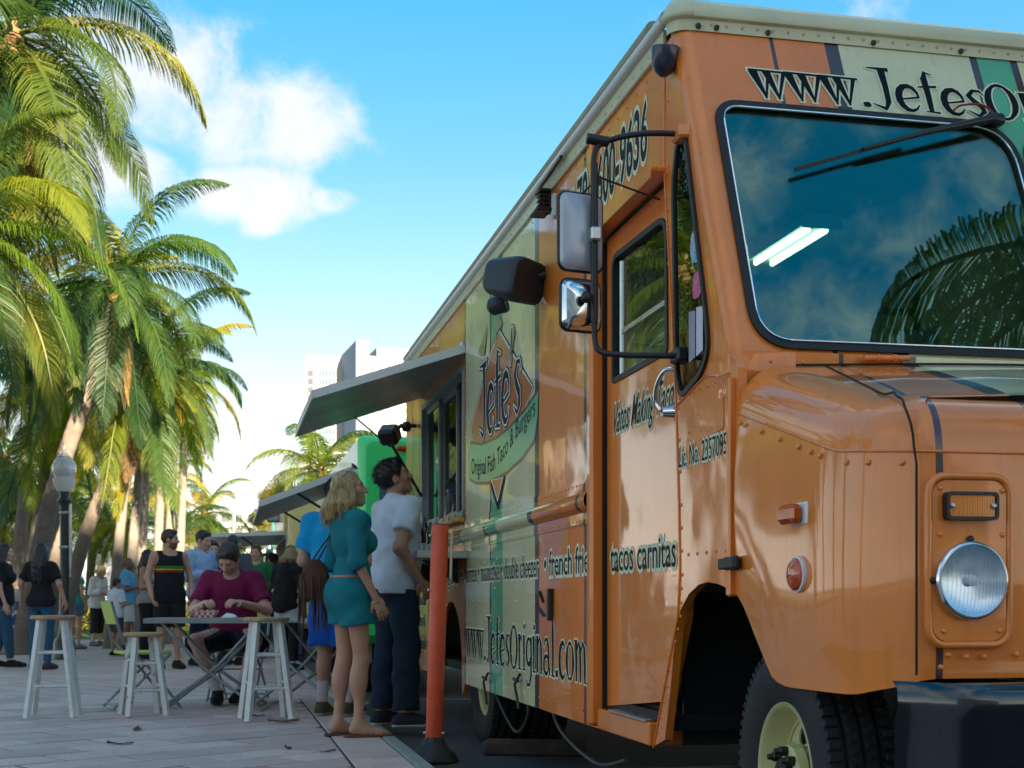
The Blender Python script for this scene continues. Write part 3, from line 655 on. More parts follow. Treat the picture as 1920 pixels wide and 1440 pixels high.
# windscreen wiper
wp=empty('wiper'); wp.parent=truck
b=MB().box(FR(.09,2.632,-.03),(.05,.075,.045),.012); b.tube([FR(.11,2.63,-.045),FR(.38,2.55,-.05),FR(.66,2.455,-.045)],[.016,.011,.006],8); b.build('arm',M_BLK,wp,smooth=50)
MB().bar(FR(.46,2.525,-.030),FR(.93,2.355,-.028),.010,.012).build('blade',M_RUB,wp)
MB().tube(catmull([FR(.10,2.65,-.05),FR(.14,2.685,-.05),FR(.21,2.685,-.03),FR(.24,2.665,-.012)],6),.004,6).build('washer_hose',mat('red_hose',(.3,.03,.02),.4),wp,smooth=60)
# ---- service window
sw=empty('serving_window'); sw.parent=truck
b=MB(); x0,x1,z0,z1=8.95,10.92,1.44,2.47
for (a,c,w) in(((x0+.02,1.625,z0),(x0+.02,1.625,z1),.04),((x1-.02,1.625,z0),(x1-.02,1.625,z1),.04)): b.bar(T(*a),T(*c),.07,w,up=(1,0,0))
b.bar(T(x0,1.625,z1-.02),T(x1,1.625,z1-.02),.07,.04); b.bar(T(x0,1.625,z0+.02),T(x1,1.625,z0+.02),.07,.04); b.build('outer_frame',M_GREY,sw)
for a,c,dd in((8.99,9.62,1.64),(9.58,10.25,1.67),(10.22,10.88,1.64)):
    f=MB(); z0,z1=1.48,2.43
    for s in (a+.02,c-.02): f.bar(T(s,dd,z0),T(s,dd,z1),.02,.04,up=(1,0,0))
    f.bar(T(a,dd,z1-.02),T(c,dd,z1-.02),.02,.04); f.bar(T(a,dd,z0+.02),T(c,dd,z0+.02),.02,.04)
    if a!=8.99:
        q=f.build('sash',M_GREY,sw); MB().plate([(a+.03,z0+.03),(c-.03,z0+.03),(c-.03,z1-.03),(a+.03,z1-.03)],[],lambda s,z,k:T(s,dd+k,z),.004).build('pane',M_GL,q)
MB().box(T(9.93,1.572,1.415),(2.0,.06,.035),.006).build('sill',mat('yellow_sill',(.62,.34,.05),.45,noise=.3,nscale=14),sw)
for s in (9.05,9.30,9.55): MB().box(T(s,1.545,1.43),(.10,.012,.055),.003).build('sill_bracket',mat('yellow_sill',(0,0,0)),sw)
# hatch held open by struts
hat=empty('serving_hatch'); hat.parent=truck
def HA(s,t,k): return T(s,1.6-1.02*t,2.555-.345*t+k)
rows=[[HA(s,t,k) for s,k in((8.92,0),(8.92,.045),(10.97,.045),(10.97,0))] for t in (0,1)]
MB().grid(rows,closed=True).add([HA(8.92,t,k) for t in(0,1) for k in(0,.045)]+[HA(10.97,t,k) for t in(0,1) for k in(0,.045)],[(2,3,7,6),(0,1,5,4)]).build('panel',mat('aluminium_hatch',(.40,.41,.40),.42,metal=.35,noise=.08,nscale=3,rv=.1),hat)
b=MB()
b.bar(HA(8.912,-.005,.022),HA(8.912,1.005,.022),.012,.055); b.bar(HA(10.978,0,.022),HA(10.978,1.005,.022),.012,.055); b.bar(HA(8.9,1.008,.020),HA(10.98,1.008,.020),.012,.06)
b.build('edge_trim',mat('pale_aluminium',(.62,.66,.66),.35,metal=.5),hat)
MB().box(T(9.94,1.588,2.60),(2.06,.035,.05),.005).build('hinge',M_STEEL,hat)
b=MB().tube([HA(10.85,.55,-.01),T(10.85,1.33,2.12)],.007,8); b.tube([T(10.85,1.34,2.14),T(10.85,1.585,1.72)],.013,8); b.build('gas_strut',M_BLK,hat,smooth=60)
# serving counter
ct=empty('serving_counter'); ct.parent=truck
MB().box(T(9.85,1.425,1.172),(2.12,.35,.05),.004).build('counter_top',M_STEEL,ct)
for s in (9.2,10.5): MB().add([T(s,1.6,1.147),T(s,1.34,1.147),T(s,1.6,.98),T(s+.02,1.6,1.147),T(s+.02,1.34,1.147),T(s+.02,1.6,.98)],[(0,1,2),(3,5,4),(0,3,4,1),(1,4,5,2),(0,2,5,3)]).build('bracket',M_BLK,ct)
# ---- speakers, lamps on the wall
sp=empty('wall_speaker'); sp.parent=truck
Mz=Matrix.Rotation(R(38),3,'Z')@Matrix.Rotation(R(14),3,'Y')
M_SPK=mat('slate_speaker',(.018,.032,.045),.5,noise=.1)
oct_=roundpoly([(-.13,-.085),(-.07,-.115),(.10,-.105),(.13,-.06),(.13,.06),(.10,.105),(-.07,.115),(-.13,.085)],.02,3)
rows=[]
for k,(dx,sc) in enumerate(((-.12,.62),(-.09,.80),(.06,1.0),(.10,1.0),(.115,.93))): rows.append([T(6.66,1.44,2.50)+Mz@Vector((dx*1.05,y*1.0*sc,z*sc)) for y,z in oct_])
MB().grid(rows,closed=True).add(rows[-1],[tuple(range(len(oct_)))]).add(rows[0],[tuple(range(len(oct_)-1,-1,-1))]).build('cabinet',M_SPK,sp,smooth=40)
MB().tube([T(6.60,1.60,2.52),T(6.64,1.48,2.50)],.02,8).build('bracket',M_BLK,sp,smooth=60)
c0=T(6.82,1.40,2.405); MB().lathe([(.020,-.06),(.045,-.04),(.052,.03),(.046,.045),(.03,.04)],16,Matrix.Translation(c0)@Matrix.Rotation(R(60),4,'Z')@Matrix.Rotation(R(75),4,'Y')).build('spot_lamp',M_SPK,sp,smooth=50)
MB().tube([c0,T(6.72,1.46,2.47)],.012,6).build('spot_bracket',M_BLK,sp)
cl=empty('clamp_lamp'); cl.parent=truck
MB().bar(T(6.10,1.555,2.955),T(6.58,1.555,2.94),.014,.014).build('rod',M_BLK,cl)
b=MB().box(T(6.43,1.545,2.885),(.10,.06,.016),.004)
for k in range(3): b.box(T(6.43,1.545,2.865-.022*k),(.07,.05,.010),.002)
b.box(T(6.45,1.54,2.79),(.15,.08,.02),.006); b.box(T(6.43,1.57,2.84),(.03,.03,.12)); b.build('clamp',M_BLK,cl)
bl=MB().lathe([(.01,-.075),(.032,-.06),(.048,-.03),(.052,.02),(.050,.03),(.01,.032)],18,Matrix.Translation(T(4.61,1.563,2.835))@Matrix.Rotation(R(12),4,'Y')); bl.build('corner_dome_lamp',mat('navy_plastic',(.02,.03,.055),.3,coat=.4),truck,smooth=50)
fl=empty('flood_lamp'); fl.parent=truck
Mz=Matrix.Rotation(R(-30),3,'Z')@Matrix.Rotation(R(35),3,'Y')
MB().box(T(11.25,1.37,2.27),(.15,.17,.15),.025,Mz).build('head',M_BLK,fl)
MB().tube([T(11.25,1.36,2.28),T(11.3,1.48,2.36),T(11.3,1.60,2.36)],.018,8).build('arm',M_BLK,fl,smooth=60)
MB().lathe([(.03,-.04),(.045,0),(.03,.04)],14,Matrix.Translation(T(11.3,1.52,2.35))).build('swivel',M_BLK,fl,smooth=60)
# lower hardware
b=MB().box(T(6.44,1.585,.84),(.03,.03,.16),.004); b.add([T(6.52,1.575,.80),T(6.62,1.57,.84),T(6.46,1.575,.78),T(6.52,1.55,.80),T(6.62,1.55,.84),T(6.46,1.55,.78)],[(0,1,2),(3,5,4),(0,3,4,1),(1,4,5,2),(0,2,5,3)]); b.tube([T(6.56,1.58,.85),T(6.56,1.56,.91)],.008,6); b.build('compartment_latch',M_BLK,truck)
for s,z in((8.05,.36),(7.15,.40)):
    b=MB().tube([T(s,1.59,z+.06),T(s+.03,1.565,z),T(s-.02,1.57,z-.08),T(s-.05,1.57,z-.13)],.008,6); b.tube([T(s-.03,1.57,z+.02),T(s+.05,1.565,z+.03)],.010,6); b.build('drain_valve',M_BLK,truck,smooth=60)
hose=MB().tube(catmull([T(8.20,1.64,.40),T(8.05,1.64,.28),T(7.6,1.66,.10),T(7.15,1.63,.22),T(7.1,1.62,.34)],8),.008,8); hose.build('drain_hose',mat('grey_hose',(.07,.065,.06),.5),truck,smooth=60); hose=MB(); hose.tube(catmull([T(6.75,1.66,.34),T(6.5,1.66,.20),T(6.0,1.70,.10),T(5.6,1.72,.16)],8),.009,8); hose.build('drain_hose',MATS['grey_hose'],truck,smooth=60); hose=MB(); hose.tube(catmull([T(11.2,1.66,.34),T(11.0,1.66,.16),T(10.6,1.66,.12),T(10.3,1.66,.3)],8),.007,8)
hose.build('drain_hose',mat('grey_hose',(.07,.065,.06),.5),truck,smooth=60)
# ---- mirrors
mi=empty('side_mirror'); mi.parent=truck
pts=catmull([T(4.50,1.60,2.515),T(4.53,1.45,2.515),T(4.60,1.345,2.505),T(4.615,1.30,2.46),T(4.62,1.30,2.30),T(4.62,1.30,2.0),T(4.62,1.30,1.86),T(4.61,1.31,1.76),T(4.57,1.38,1.735),T(4.54,1.48,1.73),T(4.52,1.60,1.73)],6)
MB().tube(pts,.0105,10).build('loop_arm',M_BLK,mi,smooth=60)
MB().tube([T(4.62,1.30,2.43),T(4.62,1.30,1.86)],.014,10).build('sleeve',M_BLK,mi,smooth=60)
MB().tube([T(4.615,1.27,2.515),T(4.61,1.35,2.505)],.02,8).build('end_cap',M_BLK,mi,smooth=60)
for z,s in((2.515,4.50),(1.73,4.52)): MB().box(T(s,1.588,z),(.09,.05,.05),.008).build('bracket',M_ORANGE if z>2 else M_BLK,mi)
MB().tube([T(4.62,1.30,2.385),T(4.72,1.58,2.345)],.004,5).build('brace_wire',M_BLK,mi); MB().tube([T(4.62,1.30,2.36),T(4.82,1.22,2.30)],.004,5).build('brace_wire',M_BLK,mi)
def mirror_head(s,d,z,w,h,mt,yaw,bow):
    q=empty('mirror_head'); q.parent=mi
    Mz=Matrix.Rotation(R(yaw),3,'Z'); c=T(s,d,z); rr=rrect(-w/2,w/2,-h/2,h/2,.03,5)
    rows=[]
    for k,(dx,sc) in enumerate(((-.02,1.0),(-.005,1.02),(.008,.97),(.018,.82),(.024,.5),(.026,.12))): rows.append([c+Mz@Vector((dx*bow,y*sc,zz*sc)) for y,zz in rr])
    MB().grid(rows[1:],closed=True).add(rows[-1],[tuple(range(len(rr)))]).build('back_shell',mt,q,smooth=60)
    MB().plate(rr,[],lambda y,zz,k:c+Mz@Vector((-.016-k,y,zz)),.004).build('mirror_glass',M_CHR,q)
    MB().tube([c+Mz@Vector((-.008,y*1.01,zz*1.01)) for y,zz in rr+[rr[0]]],.008,6).build('rim',M_BLK,q,smooth=60)
mirror_head(4.66,1.262,2.19,.17,.275,mat('grey_mirror_shell',(.46,.49,.53),.32,metal=.2,noise=.08,nscale=5),12,1.0)
mirror_head(4.66,1.262,1.925,.155,.18,M_CHR,12,1.3)
MB().box(T(4.61,1.30,2.17),(.05,.04,.05),.006).build('clamp',M_STEEL,mi); MB().lathe([(.018,0),(.022,.02),(.012,.03)],10,Matrix.Translation(T(4.61,1.265,1.94))@Matrix.Rotation(R(90),4,'Y')).build('clamp_knob',M_BLK,mi,smooth=60)
# ---- wheels
M_TYRE=mat('tyre_rubber',(.014,.014,.015),.75,noise=.25,nscale=18,bump=.2,bscale=60)
M_RIM=mat('cream_rim_paint',(.58,.54,.25),.42,coat=.3,noise=.12,nscale=9,rv=.1)
def tyre_mesh(Rr,w):
    b=MB(); n=72; ri=Rr*.56; hw=w/2
    prof=[(ri,-hw*.72),(ri+.02,-hw*.85),(Rr*.78,-hw*1.02),(Rr*.90,-hw*1.0),(Rr*.965,-hw*.92)]
    tr=[]; ys=[-.86,-.50,-.47,-.43,-.40,-.02,.01,.05,.08,.40,.43,.47,.50,.86]; ys=[-.86,-.52,-.51,-.43,-.42,-.05,-.04,.04,.05,.42,.43,.51,.52,.86]
    for i,y in enumerate(ys): tr.append((Rr-(.014 if i in (2,3,6,7,10,11) else 0)-.012*abs(y)**2,y*hw))
    prof+=tr+[(r,-h) for r,h in reversed(prof)]
    prof.append(prof[0]); b.lathe(prof,n,None,cap=False)
    for i in range(n):   # shoulder and rib blocks
        a=2*math.pi*i/n
        for y0,y1 in((-.93,-.60),(.60,.93)):
            m=Matrix.Rotation(a,3,'Z'); b.box(m@Vector((Rr-.004,0,(y0+y1)/2*hw)),(.018,2*math.pi*Rr/n*.62,abs(y1-y0)*hw),.002,m)
        for y0,y1,of in((-.40,-.08,.3),(.08,.40,.6)):
            m=Matrix.Rotation(a+of*2*math.pi/n,3,'Z')@Matrix.Rotation(R(22),3,'X'); b.box(m@Vector((Rr-.003,0,0))+Vector((0,0,(y0+y1)/2*hw)),(.014,2*math.pi*Rr/n*.66,.30*hw),.002,m)
    return b.mesh('tyre',M_TYRE,35)
def wheel(s,d,z,Rr,w,flip,lugs=True,steer=0):
    q=empty('wheel'); q.parent=truck; q.location=T(s,d,z); q.rotation_euler=(R(90),0,R(steer)+ (math.pi if flip else 0))
    return q
ty=tyre_mesh(.385,.215)
def fill_wheel(q,Rr,deep):
    link('tyre',ty if Rr==.385 else ty2,q)
    ri=Rr*.56; o=.072
    rim=MB(); rim.lathe([(ri+.012,o+.012),(ri+.008,o+.020),(ri-.006,o+.012),(ri-.014,o-.03),(ri-.03,-.03-deep),(ri*.80,-.03-deep)],48,None,cap=False)
    rim.lathe([(ri+.012,-o-.012),(ri-.03,-.04-deep)],48,None,cap=False); rm=rim.build('rim',M_RIM,q,smooth=50)
    disc=MB(); r1=ri*.86; n=48
    hole=[]
    outer=[(r1*math.cos(2*math.pi*k/n),r1*math.sin(2*math.pi*k/n)) for k in range(n)]
    for k in range(5):
        a=2*math.pi*k/5+.3; hole.append([(r1*.70*math.cos(a)+.034*math.cos(t)*math.cos(a)-.046*math.sin(t)*math.sin(a), r1*.70*math.sin(a)+.034*math.cos(t)*math.sin(a)+.046*math.sin(t)*math.cos(a)) for t in np.linspace(0,2*math.pi,14,endpoint=False)])
    disc.plate(outer,hole,lambda x,y,k:Vector((x,y,-.035-deep+.05*(1-math.hypot(x,y)/r1)-k)),.006); disc.build('disc',M_RIM,q,smooth=30)
    hub=MB(); hub.lathe([(.098,.0-deep),(.096,.030-deep),(.088,.036-deep),(.060,.036-deep),(.056,.012-deep)],32,None,cap=False); hb=hub.build('hub_flange',M_RIM,q,smooth=40)
    MB().lathe([(.056,.0-deep),(.056,.055-deep),(.03,.06-deep),(.001,.06-deep)],24).build('hub_cap',M_DARK,q,smooth=50)
    lm=MB(); lm.lathe([(.016,0),(.016,.022),(.012,.026),(.009,.04),(.001,.04)],6); lme=lm.mesh('lug_nut',mat('oily_lug',(.05,.045,.035),.4,metal=.7))
    for k in range(8):
        a=2*math.pi*k/8; l=link('lug_nut',lme,q); l.location=(.079*math.cos(a),.079*math.sin(a),.036-deep)
ty2=None
GZ=-.06
q=wheel(3.74,1.735,GZ+.385,.385,.215,False,steer=-3); fill_wheel(q,.385,-.045)
q2=copy_tree(q,truck); q2.location=mirror(T(3.74,1.735,GZ+.385)); q2.rotation_euler=(R(90),0,math.pi)
ty2=tyre_mesh(.42,.24)
qr=wheel(8.5,1.745,GZ+.42,.42,.24,False); fill_wheel(qr,.42,.075)
q3=copy_tree(qr,truck); q3.location=T(8.5,2.01,GZ+.42)
for dd in (1.745,2.01):
    q4=copy_tree(qr,truck); q4.location=mirror(T(8.5,dd,GZ+.42)); q4.rotation_euler=(R(90),0,math.pi)
MB().tube([T(3.74,1.8,GZ+.385),T(3.74,2*CD-1.8,GZ+.385)],.05,10).build('front_axle',M_DARK,truck,smooth=60)
MB().tube([T(8.5,1.8,GZ+.42),T(8.5,2*CD-1.8,GZ+.42)],.07,10).build('rear_axle',M_DARK,truck,smooth=60)
# ---- cab interior seen through the glass
M_CABG=mat('drab_cab_lining',(.40,.41,.31),.7,noise=.15,nscale=3)
MB().box(T(5.0,CD,.98),(1.6,2*HALF-.2,.03)).build('cab_floor',M_DARK,truck)
MB().box(T(8.2,CD,2.90),(6.9,2*HALF-.064,.02)).build('ceiling_lining',M_CABG,truck)
MB().box(T(8.3,2*CD-1.66,1.64),(7.0,.02,2.5)).build('far_lining',M_CABG,truck)
MB().box(T(11.80,CD,1.66),(.02,2*HALF-.12,2.4)).build('rear_lining',M_CABG,truck)
MB().box(T(4.25,CD,1.60),(.34,2*HALF-.16,.04),.01).build('dashboard',mat('dash_black',(.02,.022,.022),.5),truck)
MB().box(T(5.75,1.98,1.45),(.025,.62,2.0)).build('partition',mat('grey_partition',(.40,.44,.40),.6,noise=.1,nscale=4),truck)
b=MB()
for z in (1.55,2.02,2.36): b.box(T(5.73,1.98,z),(.03,.6,.025))
b.build('partition_rib',M_GREY,truck)
lt=empty('ceiling_light'); lt.parent=truck
MB().box(T(6.85,3.04,2.845),(.85,.20,.05),.01).build('fixture',mat('white_enamel',(.7,.72,.66),.4),lt)
M_TUBE=mat('fluorescent_tube',(.9,1,.85),.3,emit=(.86,1,.72),estr=.45)
for d in (2.99,3.09): MB().tube([T(6.50,d,2.805),T(7.2,d,2.805)],.016,10).build('tube',M_TUBE,lt,smooth=60)
MB().box(T(6.43,3.04,2.83),(.03,.22,.07),.005).build('end_cap',M_WHITEV,lt)
b=MB()
for d in (2.15,3.5):
    b.bar(T(6.3,d,1.0),T(6.3,d,2.88),.03,.03); 
b.bar(T(6.3,2.15,2.35),T(6.3,3.5,2.35),.03,.03); b.bar(T(6.3,2.15,2.1),T(6.3,3.5,2.1),.03,.03); b.build('cage_bar',M_DARK,truck)
MB().box(T(6.0,3.05,2.0),(.5,.55,.28),.02).build('storage_box',mat('pale_storage_box',(.34,.36,.30),.6,noise=.15),truck)
def leopard():
    m=bpy.data.materials.new('leopard_cover'); m.use_nodes=True; nt=m.node_tree; N=nt.nodes; L=nt.links; b=N['Principled BSDF']
    tc=N.new('ShaderNodeTexCoord'); vo=N.new('ShaderNodeTexVoronoi'); vo.inputs['Scale'].default_value=22; L.new(tc.outputs['Object'],vo.inputs[0]); rp=N.new('ShaderNodeValToRGB'); L.new(vo.outputs[0],rp.inputs[0])
    e=rp.color_ramp.elements; e[0].color=(.12,.09,.05,1); e[0].position=.2; e[1].position=.25; e[1].color=(.01,.01,.01,1); q=e.new(.42); q.color=(.01,.01,.01,1); q=e.new(.47); q.color=(.35,.32,.22,1)
    L.new(rp.outputs[0],b.inputs['Base Color']); b.inputs['Roughness'].default_value=.8; return m
st=empty('driver_seat'); st.parent=truck
MB().box(T(4.95,1.97,1.42),(.16,.46,.66),.05).build('backrest',leopard(),st); MB().box(T(4.72,1.97,1.14),(.5,.46,.14),.05).build('cushion',M_RUB,st); MB().box(T(4.8,1.97,1.04),(.2,.2,.1)).build('pedestal',M_DARK,st)
w=MB().tube([T(4.44+.04*math.cos(a),2.05+.20*math.cos(a),1.68+.20*math.sin(a)) for a in np.linspace(0,2*math.pi,29)],.013,8); w.tube([T(4.44,1.85,1.68),T(4.44,2.25,1.68)],.012,6); w.tube([T(4.44,2.05,1.68),T(4.3,2.05,1.55)],.02,8); w.build('steering_wheel',M_RUB,truck,smooth=60)
# kitchen seen through the serving window
MB().box(T(9.9,3.55,1.4),(2.6,.6,.9),.02).build('kitchen_unit',M_STEEL,truck)
MB().box(T(9.9,2.6,1.30),(2.6,.5,.04),.005).build('kitchen_worktop',M_STEEL,truck)
MB().box(T(9.9,3.85,2.45),(2.6,.4,.35),.02).build('extractor_hood',M_STEEL,truck)
# ---- lettering
lett=truck
def side_text(txt,s_left,s_right,zb,h,bold,halo,slant_=0.0,dd=1.6,cap=.70,name='lettering',mt=M_INK,hm=M_HALO,parent=None):
    a,b_=text_w(txt); kx=(s_left-s_right)/(b_-a); ky=h/cap
    fn=lambda x,y,k:T(s_left-(x-a)*kx-slant_*y*ky,dd-k,zb+y*ky)
    p=parent or wall_o
    if halo: fonted(txt,fn,bold+halo,.0016).build(name+'_outline',hm,p,kind='stuff')
    fonted(txt,fn,bold,.0032).build(name,mt,p,kind='stuff')
side_text('tacos carnitas',5.54,4.69,.985,.125,.002,.085,dd=1.635)
side_text('• french fries',6.62,5.70,.985,.125,.002,.085); side_text('• miamistyle • double cheezer',8.42,6.74,.985,.125,.002,.065)
side_text('burritos',8.86,8.47,.985,.125,.002,.065); side_text('fish tacos • burgers •',11.3,9.0,.985,.125,.002,.065)
side_text('Vatos Making Tacos',5.52,4.69,1.575,.125,.002,.07,slant_=.35,dd=1.635)
side_text('Lic. No. 2357095',4.555,4.09,1.335,.072,.0,.085,parent=cab_o)
side_text('ph# 786-600-9636',6.32,4.93,2.575,.225,.014,.06,slant_=.05)
side_text('find us on',11.25,10.72,.83,.10,.01,.03); side_text('twitter &',11.22,10.75,.66,.10,.01,.03); side_text('facebook',11.25,10.70,.47,.11,.012,.03)
def spiky_side(txt,s0,s1,zb,xh,halo,parent,mt=M_INK,hm=M_HALO,ang=0.0):
    kx=(s0-s1)/spiky_width(txt)
    fn=lambda x,y,k:T(s0-x*kx,1.6-k,zb+y*xh+ang*x*kx)
    spiky(txt,fn,halo,.0012)[0].build('lettering_outline',hm,parent,kind='stuff'); spiky(txt,fn,0,.0030)[0].build('lettering',mt,parent,kind='stuff')
spiky_side('www.JefesOriginal.com',8.86,5.79,.485,.185,.05,wall_o)
spiky_side("Jefe's",11.75,11.15,1.62,.14,.05,wall_o,hm=M_GREENV)
fw=2.02/spiky_width('www.JefesOriginal.com')
fn=lambda x,y,k:FR(1.01-x*fw,2.655+y*.118,-.001-k)
spiky('www.JefesOriginal.com',fn,.055,.0012)[0].build('front_lettering_outline',M_HALO,fr_o); spiky('www.JefesOriginal.com',fn,0,.0030)[0].build('front_lettering',M_INK,fr_o)
# logo on the cream panel
lg=empty('painted_logo'); lg.parent=truck
def poly(P,depth,name,mt): return MB().plate(P,[],lambda s,z,k:T(s,1.6-depth,z),0).build(name,mt,lg)
DI=[(7.76,2.46),(7.16,2.13),(6.88,1.99),(7.14,1.88),(7.76,1.66),(8.55,1.88),(8.68,2.0),(7.98,2.39)]
poly(offpoly(DI,.028),.0010,'diamond_border',M_INK); poly(offpoly(DI,.014),.0014,'diamond_keyline',M_WHITEV); poly(DI,.0018,'diamond',M_ORV)
band=[(6.745,1.95),(6.77,1.83),(6.85,1.71),(7.15,1.65),(7.55,1.61),(8.1,1.60),(8.5,1.635),(8.74,1.68),(8.77,1.82),(8.68,1.90),(8.3,1.845),(7.85,1.83),(7.45,1.845),(7.05,1.89)]
poly(offpoly(band,.02),.0022,'ribbon_border',M_BROWNV); poly(band,.0026,'ribbon',M_GREENV)
poly([(8.06,1.63),(7.56,1.61),(7.60,1.55),(7.79,1.385),(8.02,1.56)],.0010,'pointer_border',M_INK); poly([(8.0,1.60),(7.63,1.585),(7.80,1.45)],.0032,'pointer_keyline',M_WHITEV); poly([(7.97,1.595),(7.66,1.582),(7.80,1.468)],.0036,'pointer',M_ORV)
kx=(8.36-7.14)/spiky_width("Jefe's")
fn=lambda x,y,k:T(8.36-x*kx,1.6-k,1.90+y*.30)
spiky("Jefe's",fn,.065,.0034)[0].build('logo_lettering_border',M_INK,lg); spiky("Jefe's",fn,.04,.0046)[0].build('logo_lettering_keyline',M_WHITEV,lg); spiky("Jefe's",fn,0,.0058)[0].build('logo_lettering',M_INK,lg)
poly([(8.10,2.57),(8.42,2.46),(8.30,2.41),(8.20,2.40)],.0066,'letter_spur',M_OLIVEV); poly([(7.79,2.58),(7.64,2.48),(7.80,2.46),(7.88,2.40)],.0066,'letter_spur',M_OLIVEV); poly([(7.36,2.43),(7.30,2.37),(7.40,2.25)],.0066,'letter_spur',M_OLIVEV)
v,f=text_mesh('Original Fish Taco & Burgers',.006); a,b_=text_w('Original Fish Taco & Burgers')
def rib(x,y):
    t=(x-a)/(b_-a); s=8.66-t*1.84; z=1.70-.05*math.sin(math.pi*min(1,t*1.3))+.15*max(0,t-.35)**1.3*1.6
    return T(s,1.6-.0034,z+y*.15)
MB().add([rib(p[0],p[1]) for p in v],f).build('ribbon_lettering',M_INK,lg,kind='stuff')
# stickers on the rear quarter
rs=random.Random(3)
for k in range(14):
    s=11.72-rs.random()*.42; z=.42+rs.random()*.5; w=.04+rs.random()*.05; c=[(.7,.7,.7),(.15,.3,.6),(.6,.5,.1),(.5,.1,.1),(.1,.4,.5)][k%5]
    MB().plate(rrect(s-w/2,s+w/2,z-w*.6,z+w*.6,.015,3),[],lambda a_,b2,kk:T(a_,1.6-.0012-k*.0002,b2),0).build('sticker',mat('sticker_%d'%(k%5),c,.4,noise=.35,nscale=50),wall_o)
# ------------------------------------------------------------------ ground
def sheet(name,pts,z,mt,**k): return MB().add([(p[0],p[1],z) for p in pts],[tuple(range(len(pts)))]).build(name,mt,**k)
M_ASPH=mat('asphalt',(.050,.052,.053),.85,noise=.35,nscale=1.6,bump=.35,bscale=120)
M_PAVE=None
def slab_mat(name,brick):
    m=bpy.data.materials.new(name); m.use_nodes=True; nt=m.node_tree; N=nt.nodes; L=nt.links; b=N['Principled BSDF']; b.inputs['Roughness'].default_value=.82
    ge=N.new('ShaderNodeNewGeometry'); oi=N.new('ShaderNodeObjectInfo')
    n1=N.new('ShaderNodeTexNoise'); n1.inputs['Scale'].default_value=1.1; n1.inputs['Detail'].default_value=8; n1.inputs['Roughness'].default_value=.7; L.new(ge.outputs['Position'],n1.inputs[0])
    rp=N.new('ShaderNodeValToRGB'); L.new(n1.outputs[0],rp.inputs[0]); e=rp.color_ramp.elements
    e[0].position=.32; e[0].color=(.50,.365,.335,1); e[1].position=.68; e[1].color=(.68,.52,.48,1)
    n2=N.new('ShaderNodeTexNoise'); n2.inputs['Scale'].default_value=55; n2.inputs['Detail'].default_value=6; L.new(ge.outputs['Position'],n2.inputs[0])
    mr=N.new('ShaderNodeMapRange'); L.new(n2.outputs[0],mr.inputs[0]); mr.inputs[1].default_value=.25; mr.inputs[2].default_value=.75; mr.inputs[3].default_value=.80; mr.inputs[4].default_value=1.12
    sc=N.new('ShaderNodeVectorMath'); sc.operation='SCALE'; L.new(rp.outputs[0],sc.inputs[0]); L.new(mr.outputs[0],sc.inputs['Scale'])
    src=sc.outputs[0]
    if brick:
        mp=N.new('ShaderNodeMapping'); mp.inputs['Rotation'].default_value=(0,0,R(45)); L.new(ge.outputs['Position'],mp.inputs[0])
        br=N.new('ShaderNodeTexBrick'); br.inputs['Scale'].default_value=1; br.inputs['Brick Width'].default_value=.60; br.inputs['Row Height'].default_value=.32; br.inputs['Mortar Size'].default_value=.009
        br.inputs['Color1'].default_value=(.9,.9,.9,1); br.inputs['Color2'].default_value=(1.1,1.06,1.04,1); br.inputs['Mortar'].default_value=(.42,.34,.32,1); L.new(mp.outputs[0],br.inputs[0])
        mu=N.new('ShaderNodeVectorMath'); mu.operation='MULTIPLY'; L.new(src,mu.inputs[0]); L.new(br.outputs[0],mu.inputs[1]); src=mu.outputs[0]
    else:
        m2=N.new('ShaderNodeMapRange'); L.new(oi.outputs['Random'],m2.inputs[0]); m2.inputs[3].default_value=.82; m2.inputs[4].default_value=1.10
        s2=N.new('ShaderNodeVectorMath'); s2.operation='SCALE'; L.new(src,s2.inputs[0]); L.new(m2.outputs[0],s2.inputs['Scale']); src=s2.outputs[0]
    n4=N.new('ShaderNodeTexNoise'); n4.inputs['Scale'].default_value=3.3; n4.inputs['Detail'].default_value=12; n4.inputs['Roughness'].default_value=.8; L.new(ge.outputs['Position'],n4.inputs[0])
    m4=N.new('ShaderNodeMapRange'); L.new(n4.outputs[0],m4.inputs[0]); m4.inputs[1].default_value=.54; m4.inputs[2].default_value=.72; m4.inputs[3].default_value=1.0; m4.inputs[4].default_value=.68
    s4=N.new('ShaderNodeVectorMath'); s4.operation='SCALE'; L.new(src,s4.inputs[0]); L.new(m4.outputs[0],s4.inputs['Scale']); src=s4.outputs[0]
    L.new(src,b.inputs['Base Color'])
    bp=N.new('ShaderNodeBump'); bp.inputs['Strength'].default_value=.25; bp.inputs['Distance'].default_value=.004; L.new(n2.outputs[0],bp.inputs['Height']); L.new(bp.outputs[0],b.inputs['Normal'])
    return m
M_SLAB=slab_mat('mauve_paver',False); M_PAVE=slab_mat('far_paving',True)
M_JOINT=mat('sandy_joint',(.075,.050,.042),.95,noise=.4,nscale=30,bump=.4,bscale=150)
sheet('ground',[(-1500,-300),(1500,-300),(1500,2500),(-1500,2500)],-.16,mat('far_ground',(.16,.15,.10),.9,noise=.2,nscale=.05),kind='structure')
def sd(pts): return [WP(s,d) for s,d in pts]
sheet('asphalt_parking',sd([(-20,1.06),(140,1.06),(140,16),(-20,16)]),GZ,M_ASPH,kind='structure')
